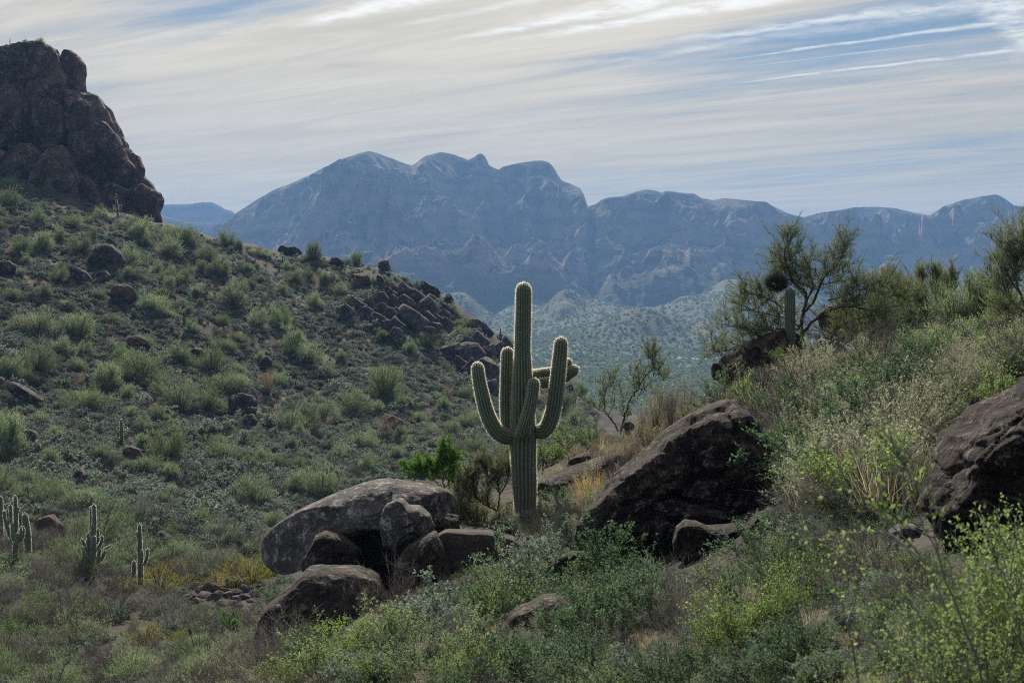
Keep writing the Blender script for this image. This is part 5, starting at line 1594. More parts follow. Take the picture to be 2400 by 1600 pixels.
def stuff_points(name, label, pts, scl, rz, idx, protos, tilt=0.12, seed=0):
    """one stuff object: plant shapes set on points with geometry nodes"""
    pts = np.asarray(pts, float)
    n = len(pts)
    rg = np.random.RandomState(seed)
    me = bpy.data.meshes.new(name)
    me.vertices.add(n)
    me.vertices.foreach_set('co', pts.astype(np.float32).ravel())
    a = me.attributes.new('scl', 'FLOAT_VECTOR', 'POINT')
    sv = np.asarray(scl, float)
    if sv.ndim == 1:
        sv = np.stack([sv, sv, sv], 1)
    a.data.foreach_set('vector', sv.astype(np.float32).ravel())
    a = me.attributes.new('rot', 'FLOAT_VECTOR', 'POINT')
    a.data.foreach_set('vector', np.stack([rg.normal(size=n) * tilt, rg.normal(size=n) * tilt, rz], 1).astype(np.float32).ravel())
    a = me.attributes.new('pick', 'INT', 'POINT')
    a.data.foreach_set('value', np.asarray(idx, dtype=np.int32))
    src = bpy.data.collections.new(name + '_shapes')
    for k, pm in enumerate(protos):
        src.objects.link(bpy.data.objects.new(f'{name}_{chr(97 + k)}', pm))
    ng = bpy.data.node_groups.new(name, 'GeometryNodeTree')
    ng.interface.new_socket('Geometry', in_out='INPUT', socket_type='NodeSocketGeometry')
    ng.interface.new_socket('Geometry', in_out='OUTPUT', socket_type='NodeSocketGeometry')
    gi, go = ng.nodes.new('NodeGroupInput'), ng.nodes.new('NodeGroupOutput')
    ci = ng.nodes.new('GeometryNodeCollectionInfo')
    ci.inputs['Collection'].default_value = src
    ci.inputs['Separate Children'].default_value = True
    ci.inputs['Reset Children'].default_value = True
    ip = ng.nodes.new('GeometryNodeInstanceOnPoints')
    ip.inputs['Pick Instance'].default_value = True

    def att(nm, ty):
        nd = ng.nodes.new('GeometryNodeInputNamedAttribute')
        nd.data_type = ty
        nd.inputs['Name'].default_value = nm
        return nd.outputs[0]
    e2r = ng.nodes.new('FunctionNodeEulerToRotation')
    ng.links.new(att('rot', 'FLOAT_VECTOR'), e2r.inputs[0])
    ng.links.new(gi.outputs[0], ip.inputs['Points'])
    ng.links.new(ci.outputs[0], ip.inputs['Instance'])
    ng.links.new(att('pick', 'INT'), ip.inputs['Instance Index'])
    ng.links.new(e2r.outputs[0], ip.inputs['Rotation'])
    ng.links.new(att('scl', 'FLOAT_VECTOR'), ip.inputs['Scale'])
    ng.links.new(ip.outputs[0], go.inputs[0])
    o = obj(name, me)
    md = o.modifiers.new('scatter', 'NODES')
    md.node_group = ng
    tag(o, label, kind='stuff')
    return o


def joined(pl):
    """one mesh of a proto's parts (for stuff)"""
    if len(pl.parts) == 1:
        return pl.parts[0][1]
    Vs, Fs, Ts, mats, mi, off = [], [], [], [], [], 0
    me2 = bpy.data.meshes.new(pl.parts[0][1].name + '_joined')
    import bmesh
    bm = bmesh.new()
    for k, (_, me) in enumerate(pl.parts):
        n0 = len(bm.faces)
        bm.from_mesh(me)
        bm.faces.ensure_lookup_table()
        for f in bm.faces[n0:]:
            f.material_index = k
    bm.to_mesh(me2)
    bm.free()
    for _, me in pl.parts:
        me2.materials.append(me.materials[0])
    return me2


def in_poly(u, v, poly):
    c = False
    j = len(poly) - 1
    for i in range(len(poly)):
        if (poly[i][1] > v) != (poly[j][1] > v) and u < (poly[j][0] - poly[i][0]) * (v - poly[i][1]) / (poly[j][1] - poly[i][1]) + poly[i][0]:
            c = not c
        j = i
    return c


def sample_poly(poly, n, rg):
    p = np.array(poly, float)
    out = []
    while len(out) < n:
        u, v = rg.uniform(p[:, 0].min(), p[:, 0].max()), rg.uniform(p[:, 1].min(), p[:, 1].max())
        if in_poly(u, v, poly):
            out.append((u, v))
    return out

# ------------------------------------------------------------------ far hillside planting
rg = random.Random(11)
HILL = [(-260, 395), (0, 412), (120, 440), (200, 470), (300, 505), (400, 535), (560, 575), (700, 600), (880, 622), (960, 650), (1040, 700), (1100, 760), (1190, 830), (1300, 880), (1400, 960), (1400, 1040), (1000, 1120), (820, 1150), (640, 1220), (560, 1290), (330, 1280), (240, 1270), (120, 1240), (-260, 1180)]
# palo verde bushes picked out of the photograph: u, v of the foot, height in photo pixels
PVB = [(22, 440, 36), (16, 480, 48), (90, 520, 34), (170, 530, 36), (112, 455, 26), (52, 600, 55), (100, 590, 50), (60, 622, 34), (140, 565, 36), (215, 560, 36), (188, 590, 40), (305, 620, 52), (325, 560, 52), (240, 515, 34), (318, 535, 38), (395, 560, 36), (420, 575, 52),
       (448, 582, 48), (535, 578, 46), (560, 585, 30), (470, 640, 38), (395, 600, 60), (490, 610, 42), (340, 575, 30), (310, 655, 44), (135, 660, 44), (360, 730, 66), (368, 640, 30), (400, 660, 44), (430, 665, 40), (395, 680, 40), (460, 690, 30), (500, 645, 44), (520, 645, 44), (545, 720, 62),
       (555, 690, 50), (580, 640, 30), (610, 600, 26), (690, 660, 48), (720, 650, 36), (735, 612, 44), (835, 622, 36), (600, 765, 50), (660, 770, 56), (640, 745, 40), (690, 820, 62), (725, 850, 58), (520, 760, 34), (440, 740, 30), (90, 775, 72), (190, 790, 62), (160, 780, 46), (105, 700, 40),
       (225, 700, 30), (30, 700, 44), (145, 830, 50), (195, 830, 42), (280, 845, 44), (330, 885, 66), (300, 860, 40), (365, 905, 50), (420, 855, 56), (495, 870, 62), (250, 910, 60), (90, 870, 66), (20, 890, 80), (180, 870, 44), (300, 935, 46), (205, 955, 60), (420, 965, 80), (490, 960, 60),
       (520, 920, 62), (440, 930, 30), (370, 990, 46), (390, 1075, 96), (520, 1075, 66), (560, 1030, 40), (680, 1010, 74), (720, 1000, 80), (760, 985, 50), (650, 900, 44), (680, 1050, 34), (555, 905, 44), (900, 930, 76), (830, 970, 60), (880, 970, 40), (935, 960, 40), (800, 850, 40), (760, 880, 36),
       (300, 650, 30), (20, 1060, 90), (600, 1190, 90), (570, 1170, 70), (690, 1150, 64), (755, 1160, 84), (740, 1120, 50), (640, 1230, 44), (700, 1100, 40), (800, 1080, 52), (850, 1050, 50), (960, 1060, 46), (1010, 1020, 44), (1090, 1000, 50), (1040, 960, 44), (930, 1080, 44), (980, 990, 36),
       (1110, 1060, 56), (870, 1100, 40), (400, 1130, 56), (380, 1190, 62), (300, 1110, 40), (470, 1230, 44), (240, 1080, 50), (120, 1100, 50), (60, 1150, 50), (540, 1290, 60), (1060, 1020, 36), (760, 660, 34), (800, 690, 34), (740, 720, 44), (1200, 820, 34), (1290, 880, 36), (1330, 900, 40), (1360, 930, 44),
       (1310, 960, 60), (1280, 1000, 50), (1340, 1000, 40), (1250, 880, 26), (975, 650, 22), (950, 638, 20), (660, 690, 30), (590, 680, 30), (450, 780, 36), (520, 820, 36), (610, 850, 34), (560, 800, 30), (470, 720, 24)]
for i, (u_, v_, h_) in enumerate(PVB):
    g = pick(u_, v_, 70)
    plant('palo_verde_bush', 'pvfar', (g[0], g[1], g[2] - 0.15), h_ / F * g[1] * rg.uniform(0.72, 0.95), rg.uniform(0, 6.28), 'light green feathery palo verde bush', 'bush', 'palo verde bushes on the far hillside', rg.uniform(0.85, 1.25), rg.randrange(5), rg.uniform(0, 0.12))
for u_, v_ in sample_poly(HILL, 120, rg):
    g = pick(u_, v_, 85)
    plant('palo_verde_bush', 'pvfar', (g[0], g[1], g[2] - 0.15), rg.uniform(0.9, 1.8), rg.uniform(0, 6.28), 'small dull green palo verde bush', 'bush', 'palo verde bushes on the far hillside', rg.uniform(0.9, 1.3), rg.randrange(5), rg.uniform(0, 0.15))
g = pick(630, 925, 90)
plant('dry_bush', 'red', g, 2.9, 1.0, '', 'bush', None, 1.5, 0, label='pinkish tan dry bush standing alone on the middle hillside')
for u_, v_, h_ in ((905, 1030, 40), (60, 770, 30), (455, 1010, 26), (770, 1000, 26), (800, 930, 24), (650, 1000, 24), (190, 910, 26), (1050, 940, 26)):
    g = pick(u_, v_, 90)
    plant('dry_bush', 'red', g, h_ / F * g[1], rg.uniform(0, 6), 'rusty tan hillside bush', 'bush', 'rusty dry bushes on the far hillside', 1.6, rg.randrange(3))

# low grey green brittlebush: the 300 largest one by one, the rest as one mass
cand = [pick(u_, v_, 70) for u_, v_ in sample_poly(HILL, 1900, rg)]
sz = [rg.uniform(0.55, 1.25) * (1.35 if rg.random() < 0.12 else 1.0) for _ in cand]
order = sorted(range(len(cand)), key=lambda i: -sz[i] / cand[i][1])
for i in order[:290]:
    g = cand[i]
    plant('brittlebush', 'bbfar', (g[0], g[1], g[2] - 0.05), sz[i], rg.uniform(0, 6.28), 'low grey green brittlebush', 'shrub', 'brittlebush on the far hillside', rg.uniform(1.0, 1.4), rg.randrange(4))
nrg = np.random.RandomState(7)
BBJ = [joined(p) for p in PR['bbfar']]
MAUJ = [joined(p) for p in PR['mauve'][:2]]
pts = [pick(u_, v_, 70) for u_, v_ in sample_poly(HILL, 17000, rg)] + [cand[i] for i in order[290:]]
pts = np.array(pts)
# clumps: thin out where a slow noise is low
kn = fbm(pts / 9.0, 3, 91)
keep = nrg.rand(len(pts)) < sstep(kn, -0.45, 0.05) * 0.95 + 0.05
pts = pts[keep]
n = len(pts)
s = nrg.uniform(0.40, 0.95, n)
stuff_points('brittlebush_undergrowth', 'low grey green brittlebush carpeting the far hillside', pts - np.array([0, 0, 0.05]), np.stack([s * 1.25, s * 1.25, s], 1), nrg.uniform(0, 6.28, n), nrg.randint(0, 4, n), BBJ, seed=1)
pts = np.array([pick(u_, v_, 70) for u_, v_ in sample_poly(HILL, 2200, rg)])
n = len(pts)
s = nrg.uniform(0.4, 1.1, n)
stuff_points('dry_undergrowth', 'grey and mauve dry scrub between the hillside bushes', pts, s, nrg.uniform(0, 6.28, n), nrg.randint(0, 2, n), MAUJ, seed=2)
pts = np.array([pick(u_, v_, 70) for u_, v_ in sample_poly(HILL, 1500, rg)])
n = len(pts)
s = nrg.uniform(0.4, 0.9, n)
stuff_points('dry_grass', 'pale dry grass tufts on the far hillside', pts, s, nrg.uniform(0, 6.28, n), nrg.randint(0, 2, n), [PR['straw'][0].parts[0][1], PR['straw'][1].parts[0][1]], seed=3)
pts = np.array([pick(u_, v_, 60) for u_, v_ in sample_poly(HILL + [(-260, 1300)], 4200, rg)])
n = len(pts)
s = np.minimum(np.exp(nrg.normal(-1.45, 0.5, n)), 0.42)
stuff_points('hillside_gravel', 'loose dark stones scattered over the hillside', pts, s, nrg.uniform(0, 6.28, n), nrg.randint(0, 7, n), ROCKM, tilt=0.4, seed=4)

# plants on the crag
for i, (u_, v_, h_) in enumerate([(92, 100, 12), (66, 104, 12), (40, 112, 10), (52, 118, 12), (112, 112, 8), (30, 130, 16), (20, 155, 14), (40, 145, 14), (215, 222, 6), (226, 226, 6), (196, 250, 14), (190, 262, 12), (205, 268, 12), (60, 300, 16), (80, 305, 18), (100, 312, 18), (120, 318, 16), (70, 328, 16), (95, 335, 16),
                                  (115, 345, 14), (45, 345, 14), (60, 360, 14), (130, 330, 14), (210, 400, 16), (195, 396, 14), (185, 385, 14), (215, 378, 12), (290, 430, 14), (300, 440, 14), (285, 450, 14), (295, 465, 16), (310, 425, 12), (20, 385, 14), (40, 395, 14), (60, 405, 14), (216, 435, 9), (100, 290, 12), (300, 352, 7), (170, 160, 8), (85, 420, 14), (20, 420, 18), (140, 425, 14)]):
    p = pick_rock(u_, v_, CRAG_BVH)
    if p is None:
        p = pick_rock(u_, v_ + 8, CRAG_BVH)
    if p is None:
        continue
    plant('crag_shrub', 'pvfar' if i % 3 == 0 else 'bbfar', (p[0], p[1] + 0.2, p[2] - 0.3), h_ / F * p[1] * 1.1, rg.uniform(0, 6), 'dark little shrub rooted on the crag', 'shrub', 'shrubs rooted on the crag', 1.4, rg.randrange(4))

# shrubs between the rocks of the outcrops
for i, (u_, v_, h_) in enumerate([(905, 668, 16), (925, 662, 14), (1005, 690, 16), (1025, 700, 18), (1045, 720, 20), (1060, 735, 20), (1020, 720, 16), (1085, 770, 26), (1105, 790, 20), (1075, 790, 24), (1120, 800, 18), (1140, 815, 18), (850, 700, 20), (820, 720, 24), (800, 740, 26), (900, 800, 26), (940, 810, 24), (1000, 810, 26), (1040, 800, 24), (1060, 830, 30), (870, 770, 22), (960, 830, 28), (1150, 920, 24), (1110, 910, 26), (1080, 900, 26), (1160, 860, 16)]):
    g = pick(u_, v_, 150)
    plant('spur_shrub', 'pvfar' if i % 2 else 'bbfar', (g[0], g[1] - 1.0, g[2] + 0.1), h_ / F * g[1], rg.uniform(0, 6), 'yellow green shrub among the cave rocks', 'shrub', 'shrubs among the cave rocks', 1.3, rg.randrange(4))

# ------------------------------------------------------------------ valley bushes: one mass
st, fo = shrub(701, 1.0, 0.9, 16, 3, 3, 0.42, 0.26, 0.02, 0.3, lf_from=0.5)
VB = [joined(P2(*shrub(701 + k, 1.0, 0.95, 15, 3, 3, 0.42, 0.27, 0.02, 0.3, lf_from=0.5), 'bark', ['pvfar', 'bbfar', 'pvfar'][k], 1.0)) for k in range(3)]
nv = 32000
uu = nrg.uniform(1000, 2500, nv)
dd = np.exp(nrg.uniform(math.log(600), math.log(2700), nv))
xx = (uu - CU) / F * dd
zz = vz(xx, dd)
s = nrg.uniform(1.0, 2.8, nv)
stuff_points('valley_shrubbery', 'green desert bushes dotting the valley floor', np.stack([xx, dd, zz - 0.2], 1), np.stack([s * 1.2, s * 1.2, s], 1), nrg.uniform(0, 6.28, nv), nrg.randint(0, 3, nv), VB, seed=5)
# pale wash or track across the valley
def strip(name, label, u0, u1, d, wid, mat, n=60):
    us = np.linspace(u0, u1, n)
    dn = d + 4 * fbm(np.stack([us / 30, us * 0, us * 0], 1), 2, 3)
    x = (us - CU) / F * dn
    V = np.stack([np.stack([x, dn + o_, vz(x, dn + o_) + 0.8], 1) for o_ in (-wid / 2, wid / 2)], 1).reshape(-1, 3)
    tag(obj(name, mk_mesh(name, V, [grid_faces(n, 2)], mat, True)), label, kind='structure')


m_, t_, out_ = new_mat('pale_track_gravel')
principled(t_, out_, t_.mix(t_.noise(t_.node('ShaderNodeTexCoord').outputs['Object'], 0.08, 4), (0.28, 0.24, 0.19), (0.48, 0.42, 0.36)), 0.95)
ds_ = np.linspace(900, 2600, 400)
xs_ = (1640 - CU) / F * ds_
d_tr = float(ds_[np.argmin(np.abs(HV - vz(xs_, ds_) / ds_ * F - 842))])
strip('dirt_track_path', 'pale dirt track across the valley floor', 1565, 1760, d_tr, 16, m_)

# ------------------------------------------------------------------ gully and lower left
GUL = [(-200, 1320), (0, 1330), (250, 1370), (420, 1390), (640, 1420), (660, 1500), (740, 1690), (-200, 1690)]
GULB = [(-200, 1080), (0, 1130), (230, 1200), (560, 1260), (700, 1300), (690, 1440), (400, 1400), (0, 1340), (-200, 1330)]
GG = [('yellow', 370, 1390, 62, 1.35, 'yellow green bush right of the twin armed saguaro'), ('yellow', 590, 1375, 62, 1.15, 'yellow flowering bush behind the rubble pile'), ('yellow', 510, 1385, 40, 1.4, 'low yellow green bush at the left of the rubble pile'),
      ('mid', 480, 1345, 60, 1.3, 'pale green round bush behind the rubble pile'), ('mid', 420, 1320, 60, 1.5, 'dark green bush behind the twin armed saguaro'), ('vivid', 545, 1490, 56, 1.0, 'bright green leafy bush left of the slab pile'), ('mid', 640, 1350, 56, 1.4, 'grey green bush under the slab overhang'),
      ('dkgreen', 650, 1410, 44, 1.5, 'dark green bush at the right end of the rubble pile'), ('mid', 140, 1320, 44, 1.5, 'green bush between the left saguaros and the candelabra saguaro'), ('mid', 260, 1350, 50, 1.4, 'green bush right of the candelabra saguaro'),
      ('yellow', 345, 1510, 46, 1.4, 'mustard yellow low bush in the lower left'), ('yellow', 415, 1500, 26, 1.2, 'small mustard yellow bush right of the low one'), ('mauve', 270, 1450, 66, 1.5, 'big round mauve grey dead shrub below the barrel cactus'), ('mauve', 150, 1470, 56, 1.5, 'mauve grey dead shrub left of the big round one')]
for i, (kd, u_, v_, h_, w_, lab) in enumerate(GG):
    g = pick(u_, v_, 30)
    plant('gully_bush', kd, (g[0], g[1], g[2] - 0.1), h_ / F * g[1], rg.uniform(0, 6), '', 'bush', 'bushes in the gully', w_, i, label=lab)
GK = [('mid', 'olive green bush', 60, (35, 75)), ('mauve', 'mauve grey dead shrub', 50, (35, 75)), ('grey', 'silver grey twiggy shrub', 60, (35, 80)), ('green', 'green leafy shrub', 44, (30, 60)), ('herb', 'yellow green weedy plant', 36, (25, 45)), ('bb', 'grey green brittlebush', 44, (20, 45))]


def clear_of_pile(u, v):
    return not (435 < u < 625 and 1380 < v < 1462)

for kd, what, nn, (h0, h1) in GK:
    for u_, v_ in sample_poly(GUL, int(nn * 0.62), rg) + sample_poly(GULB, int(nn * 0.38), rg):
        if not clear_of_pile(u_, v_):
            continue
        g = pick(u_, v_, 28)
        plant('gully_bush', kd, (g[0], g[1], g[2] - 0.08), rg.uniform(h0, h1) / F * g[1], rg.uniform(0, 6.28), what, 'bush', 'bushes in the gully', rg.uniform(1.0, 1.5), rg.randrange(4), rg.uniform(0, 0.15))
pts = np.array([pick(u_, v_, 28) for u_, v_ in sample_poly(GUL, 800, rg) + sample_poly(GULB, 450, rg) if clear_of_pile(u_, v_)] + [pick(u_, v_, 40) for u_, v_ in sample_poly([(430, 1425), (640, 1415), (650, 1475), (420, 1480)], 90, rg)])
EDGE = [(440, 1580), (620, 1500), (740, 1570), (820, 1700), (400, 1700)]
n = len(pts)
k = nrg.randint(0, 5, n)
s = pts[:, 1] / F * nrg.uniform(12, 30, n)
s[-90:] = pts[-90:, 1] / F * nrg.uniform(8, 18, 90)
stuff_points('gully_undergrowth', 'grey and green weeds filling the gully floor', pts, np.stack([s * 1.3, s * 1.3, s], 1), nrg.uniform(0, 6.28, n), k,
             [joined(PR['grey'][0]), joined(PR['herb'][0]), joined(PR['bbfar'][1]), joined(PR['mauve'][1]), joined(PR['herb'][2])], seed=6)
# cholla with glowing joints in the lower left
def cholla(label, u_, v_, hpx, seed, dmin=20, at=None):
    g = pick(u_, v_, dmin) if at is None else np.asarray(at, float)
    h = hpx / F * g[1]
    r = np.random.RandomState(seed)
    paths, rad = [], []

    def grow(p, d_, L, rr, lev):
        q = p + d_ * L
        paths.append(np.stack([p, p + d_ * L * 0.33, p + d_ * L * 0.66, q]))
        rad.append(rr)
        if lev < 4:
            for _ in range(r.randint(2, 4)):
                grow(q - d_ * L * r.uniform(0, 0.4), unit(d_ * 0.7 + r.normal(size=3) * 0.75 + np.array([0, 0, 0.25])), L * r.uniform(0.6, 0.85), rr * 0.85, lev + 1)
    grow(np.zeros(3), np.array([0.0, 0, 1.0]), h * 0.32, h * 0.035, 0)
    P = np.array(paths)
    root = obj('cholla_cactus', None, None, g)
    a = Geo()
    a.add(tubes(P, np.array(rad), np.array(rad) * 0.9, 5), 0.4)
    obj('joints', a.mesh('joints', MAT['bark']), root)
    b = Geo()
    t = r.uniform(0, 1, (len(P), 26))
    Q, T = along(P, t)
    D = unit(r.normal(size=Q.shape)).reshape(-1, 3)
    b.add(ribbons(Q.reshape(-1, 3), D, np.repeat(np.array(rad), 26) * 2.2, h * 0.012, r), r.rand(len(D) * 3))
    obj('spines', b.mesh('spines', MAT['cholla']), root)
    tag(root, label, 'cactus', 'cholla cacti')


cholla('pale spiny cholla at the bottom left with bright tips', 118, 1420, 24, 1, 40)
cholla('small pale spiny cholla upper left of the brighter one', 40, 1372, 20, 2, 40)
cholla('small spiny cholla left of the bright tipped one', 104, 1418, 16, 3, 40)
cholla('pale branching cholla right behind the main saguaro trunk', 1272, 1110, 70, 4, 25)
cholla('small cholla lower right behind the main saguaro trunk', 1282, 1085, 40, 6, 25)

# ------------------------------------------------------------------ near knoll: trees
def tree(name, label, d, limbs, base, zs=1.0, org=(0, 0), sec=(14, 0.9), tw=(26, 0.34, 0.010), up=0.35, seed=1, bark='bark', leaf='pv', spread=0.5, cat='tree', from_=0.3, jit=0.35, lf=0, droop=0.0):
    """limbs: list of ([(u, v)...], radius px at start, radius px at end); branches and twigs are grown along them"""
    r = np.random.RandomState(seed)
    bu, bv = base[0] / zs + org[0], base[1] / zs + org[1]
    b = W(bu, bv, d)
    gzb = float(gz(b[0], b[1]))
    b[2] = min(b[2], gzb + 0.05) if abs(b[2] - gzb) < 1.0 else b[2]
    tk, cr = Geo(), Geo()
    for li, (pts, ra, rb) in enumerate(limbs):
        P = np.array([W(q[0] / zs + org[0], q[1] / zs + org[1], d) for q in pts])
        off = np.cumsum(np.concatenate([[0], r.normal(size=len(P) - 1)])) * jit if li else np.zeros(len(P))
        P[:, 1] += off
        P[:, 0] *= P[:, 1] / d
        P[:, 2] *= P[:, 1] / d
        C, s = smooth_path(P - b, max(12, len(pts) * 6))
        C[2:-1] += r.normal(size=C[2:-1].shape) * 0.012
        tk.add(tubes(C[None], 0.72 * ra / zs / F * d, 0.7 * rb / zs / F * d, 6), 0.5 + 0.3 * r.rand(len(C) * 6))
        L = s[-1]
        ns = max(4, int(sec[0] * L))
        t0 = from_ if li else max(from_, 0.45)
        tt = t0 + (1 - t0) * r.uniform(0, 1, (1, ns)) ** 0.8
        SP, ST = along(C[None], tt)
        SP, ST = SP[0], ST[0]
        SD = unit(ST * 0.55 + r.normal(size=ST.shape) * spread + np.array([0, 0, up]))
        SL = sec[1] * r.uniform(0.35, 1.15, ns)
        f = np.linspace(0, 1, 5)[None, :, None]
        bend = r.normal(size=(ns, 1, 3)) * 0.16 + np.array([0, 0, up * 0.4 - droop])
        path = SP[:, None] + SD[:, None] * SL[:, None, None] * f + bend * SL[:, None, None] * f ** 2
        path[:, 1:] += r.normal(size=(ns, 4, 3)) * 0.025
        tk.add(tubes(path, 0.010 * sec[1] / 0.9, 0.003, 3), r.rand(ns * 15))
        # third order
        n3 = 4
        P3, T3 = along(path, r.uniform(0.25, 1.0, (ns, n3)))
        P3, T3 = P3.reshape(-1, 3), T3.reshape(-1, 3)
        D3 = unit(T3 * 0.7 + r.normal(size=T3.shape) * 0.5 + np.array([0, 0, up * 0.8]))
        L3 = sec[1] * 0.5 * r.uniform(0.4, 1.1, len(P3))
        path3 = P3[:, None] + D3[:, None] * L3[:, None, None] * f + r.normal(size=(len(P3), 1, 3)) * 0.12 * L3[:, None, None] * f ** 2
        tk.add(tubes(path3, 0.005, 0.002, 3), r.rand(len(P3) * 15))
        allp = np.concatenate([path, path3])
        m_ = tw[0] // (n3 + 1)
        TP, TT = along(allp, r.uniform(0.1, 1.0, (len(allp), max(3, m_))))
        TP, TT = TP.reshape(-1, 3), TT.reshape(-1, 3)
        TDr = unit(TT * 0.8 + r.normal(size=TT.shape) * 0.42 + np.array([0, 0, up]))
        cr.add(ribbons(TP, TDr, tw[1] * r.uniform(0.4, 1.2, len(TP)), tw[2] * r.uniform(0.6, 1.2, len(TP)), r), np.repeat(r.rand(len(TP)), 3))
        if lf:
            q = np.repeat(TP, lf, 0) + np.repeat(TDr, lf, 0) * (tw[1] * r.rand(len(TP) * lf))[:, None]
            cr.add(leaves(q, unit(r.normal(size=q.shape) + np.array([0, 0, 0.4])), 0.035 * r.uniform(0.6, 1.2, len(q)), 0.016, r), np.repeat(r.rand(len(q)), 4))
    root = obj(name, None, None, b)
    obj('trunk', tk.mesh('trunk', MAT[bark]), root)
    obj('crown', cr.mesh('crown', MAT[leaf]), root)
    tag(root, label, cat)
    return root


tree('palo_verde_tree', 'wide spreading palo verde tree on the right ridge', 43.5, [
    ([(905, 1050), (862, 960), (832, 900), (815, 790), (828, 690), (850, 610), (842, 540), (770, 480), (725, 380), (702, 270), (745, 165)], 26, 4),
    ([(828, 690), (900, 610), (950, 490), (1000, 410), (1080, 330), (1122, 215)], 15, 3), ([(832, 905), (765, 892), (640, 880), (560, 920), (450, 990)], 15, 3), ([(640, 885), (540, 870), (420, 890), (300, 945), (180, 935)], 9, 2),
    ([(815, 790), (725, 720), (645, 620), (520, 565), (400, 535)], 12, 3), ([(830, 820), (920, 725), (1040, 655), (1180, 645), (1350, 690)], 15, 3), ([(905, 1020), (1000, 910), (1060, 805), (1150, 745), (1300, 705), (1420, 660)], 14, 3),
    ([(815, 800), (700, 795), (560, 805), (400, 785), (270, 770)], 11, 3), ([(850, 610), (900, 500), (870, 400), (880, 310)], 10, 3), ([(725, 720), (620, 700), (520, 680), (360, 620)], 8, 2),
    ([(1000, 600), (1120, 560), (1200, 500), (1260, 520)], 8, 2), ([(950, 490), (1060, 470), (1130, 400)], 7, 2), ([(1180, 645), (1330, 600), (1480, 560), (1540, 600)], 7, 2), ([(770, 480), (700, 440), (640, 400)], 7, 2), ([(1040, 655), (1180, 580), (1350, 520), (1420, 480)], 7, 2)],
    (905, 1040), sec=(20, 0.72), tw=(85, 0.24, 0.0088), up=0.36, seed=5, spread=0.8, from_=0.2, **Z7)
tree('palo_verde_tree', 'upright broom like palo verde on the ridge right of the wide tree', 46.0, [
    ([(1730, 830), (1700, 740), (1650, 620), (1640, 520), (1650, 470)], 9, 2), ([(1740, 820), (1760, 700), (1740, 560), (1730, 460)], 9, 2), ([(1760, 820), (1820, 700), (1850, 600), (1860, 480)], 8, 2), ([(1700, 740), (1630, 680), (1610, 600)], 6, 2), ([(1760, 700), (1800, 600), (1790, 500)], 6, 2)],
    (1745, 830), sec=(22, 0.5), tw=(80, 0.28, 0.0105), up=0.9, seed=7, spread=0.3, **Z7)
tree('palo_verde_tree', 'denser dark palo verde right of the upright broom like one', 44.0, [
    ([(1900, 870), (1880, 760), (1830, 650), (1800, 600)], 9, 2), ([(1910, 870), (1930, 720), (1960, 600), (1980, 490)], 9, 2), ([(1900, 860), (1980, 760), (1990, 640), (1970, 540)], 8, 2), ([(1890, 800), (1860, 720), (1850, 660)], 6, 2)],
    (1905, 880), sec=(11, 0.45), tw=(45, 0.22, 0.009), up=0.6, seed=9, spread=0.4, leaf='dkgreen', lf=1, **Z7)
tree('palo_verde_tree', 'tall palo verde at the right frame edge', 36.0, [
    ([(2420, 830), (2380, 700), (2330, 560), (2290, 420), (2320, 280), (2340, 180)], 14, 3), ([(2430, 830), (2440, 600), (2430, 400), (2420, 200)], 14, 3), ([(2380, 700), (2260, 600), (2180, 520), (2110, 500)], 9, 2), ([(2330, 560), (2250, 440), (2220, 330), (2230, 240)], 9, 2),
    ([(2420, 830), (2560, 650), (2640, 450), (2650, 250)], 12, 3), ([(2380, 720), (2290, 690), (2200, 640)], 8, 2), ([(2400, 760), (2300, 760), (2230, 720)], 8, 2), ([(2430, 500), (2500, 380), (2520, 250)], 8, 2), ([(2290, 430), (2360, 330), (2380, 220)], 7, 2)],
    (2420, 840), sec=(20, 0.7), tw=(80, 0.24, 0.0105), up=0.5, seed=11, spread=0.7, **Z7)
tree('palo_verde_tree', 'thin palo verde behind the dry ridge brush', 47.0, [
    ([(1400, 800), (1400, 700), (1420, 600), (1480, 520), (1400, 480)], 7, 2), ([(1400, 780), (1480, 660), (1540, 580), (1560, 560)], 6, 2), ([(1380, 780), (1340, 650), (1310, 600)], 6, 2), ([(1420, 780), (1520, 720), (1600, 660)], 6, 2)],
    (1400, 800), sec=(22, 0.55), tw=(70, 0.24, 0.0105), up=0.5, seed=13, spread=0.5, **Z7)
ZT = dict(zs=5.2267, org=(1330, 800))
tree('palo_verde_tree', 'leaning young palo verde between the saguaro and the ridge', 37.5, [
    ([(650, 1140), (690, 950), (745, 760), (800, 660), (880, 570), (940, 430), (1045, 340), (1040, 220), (1060, 150), (1120, 90)], 22, 3), ([(880, 575), (940, 580), (1010, 500), (1100, 490), (1190, 450)], 9, 2), ([(745, 760), (850, 690), (960, 600), (1060, 640)], 7, 2),
    ([(1045, 345), (1120, 350), (1160, 300)], 6, 2), ([(620, 1100), (560, 980), (480, 880), (450, 760), (470, 600), (540, 470)], 14, 3), ([(560, 980), (440, 860), (300, 800), (240, 780)], 8, 2), ([(640, 1100), (700, 980), (760, 880)], 9, 2), ([(1000, 380), (1000, 250), (980, 150)], 6, 2), ([(500, 900), (560, 780), (580, 680)], 8, 2), ([(690, 850), (680, 700)], 7, 2), ([(800, 660), (820, 520), (840, 420)], 6, 2)],
    (650, 1150), sec=(11, 0.38), tw=(60, 0.20, 0.0085), up=0.5, seed=15, spread=0.42, from_=0.35, jit=0.12, **ZT)
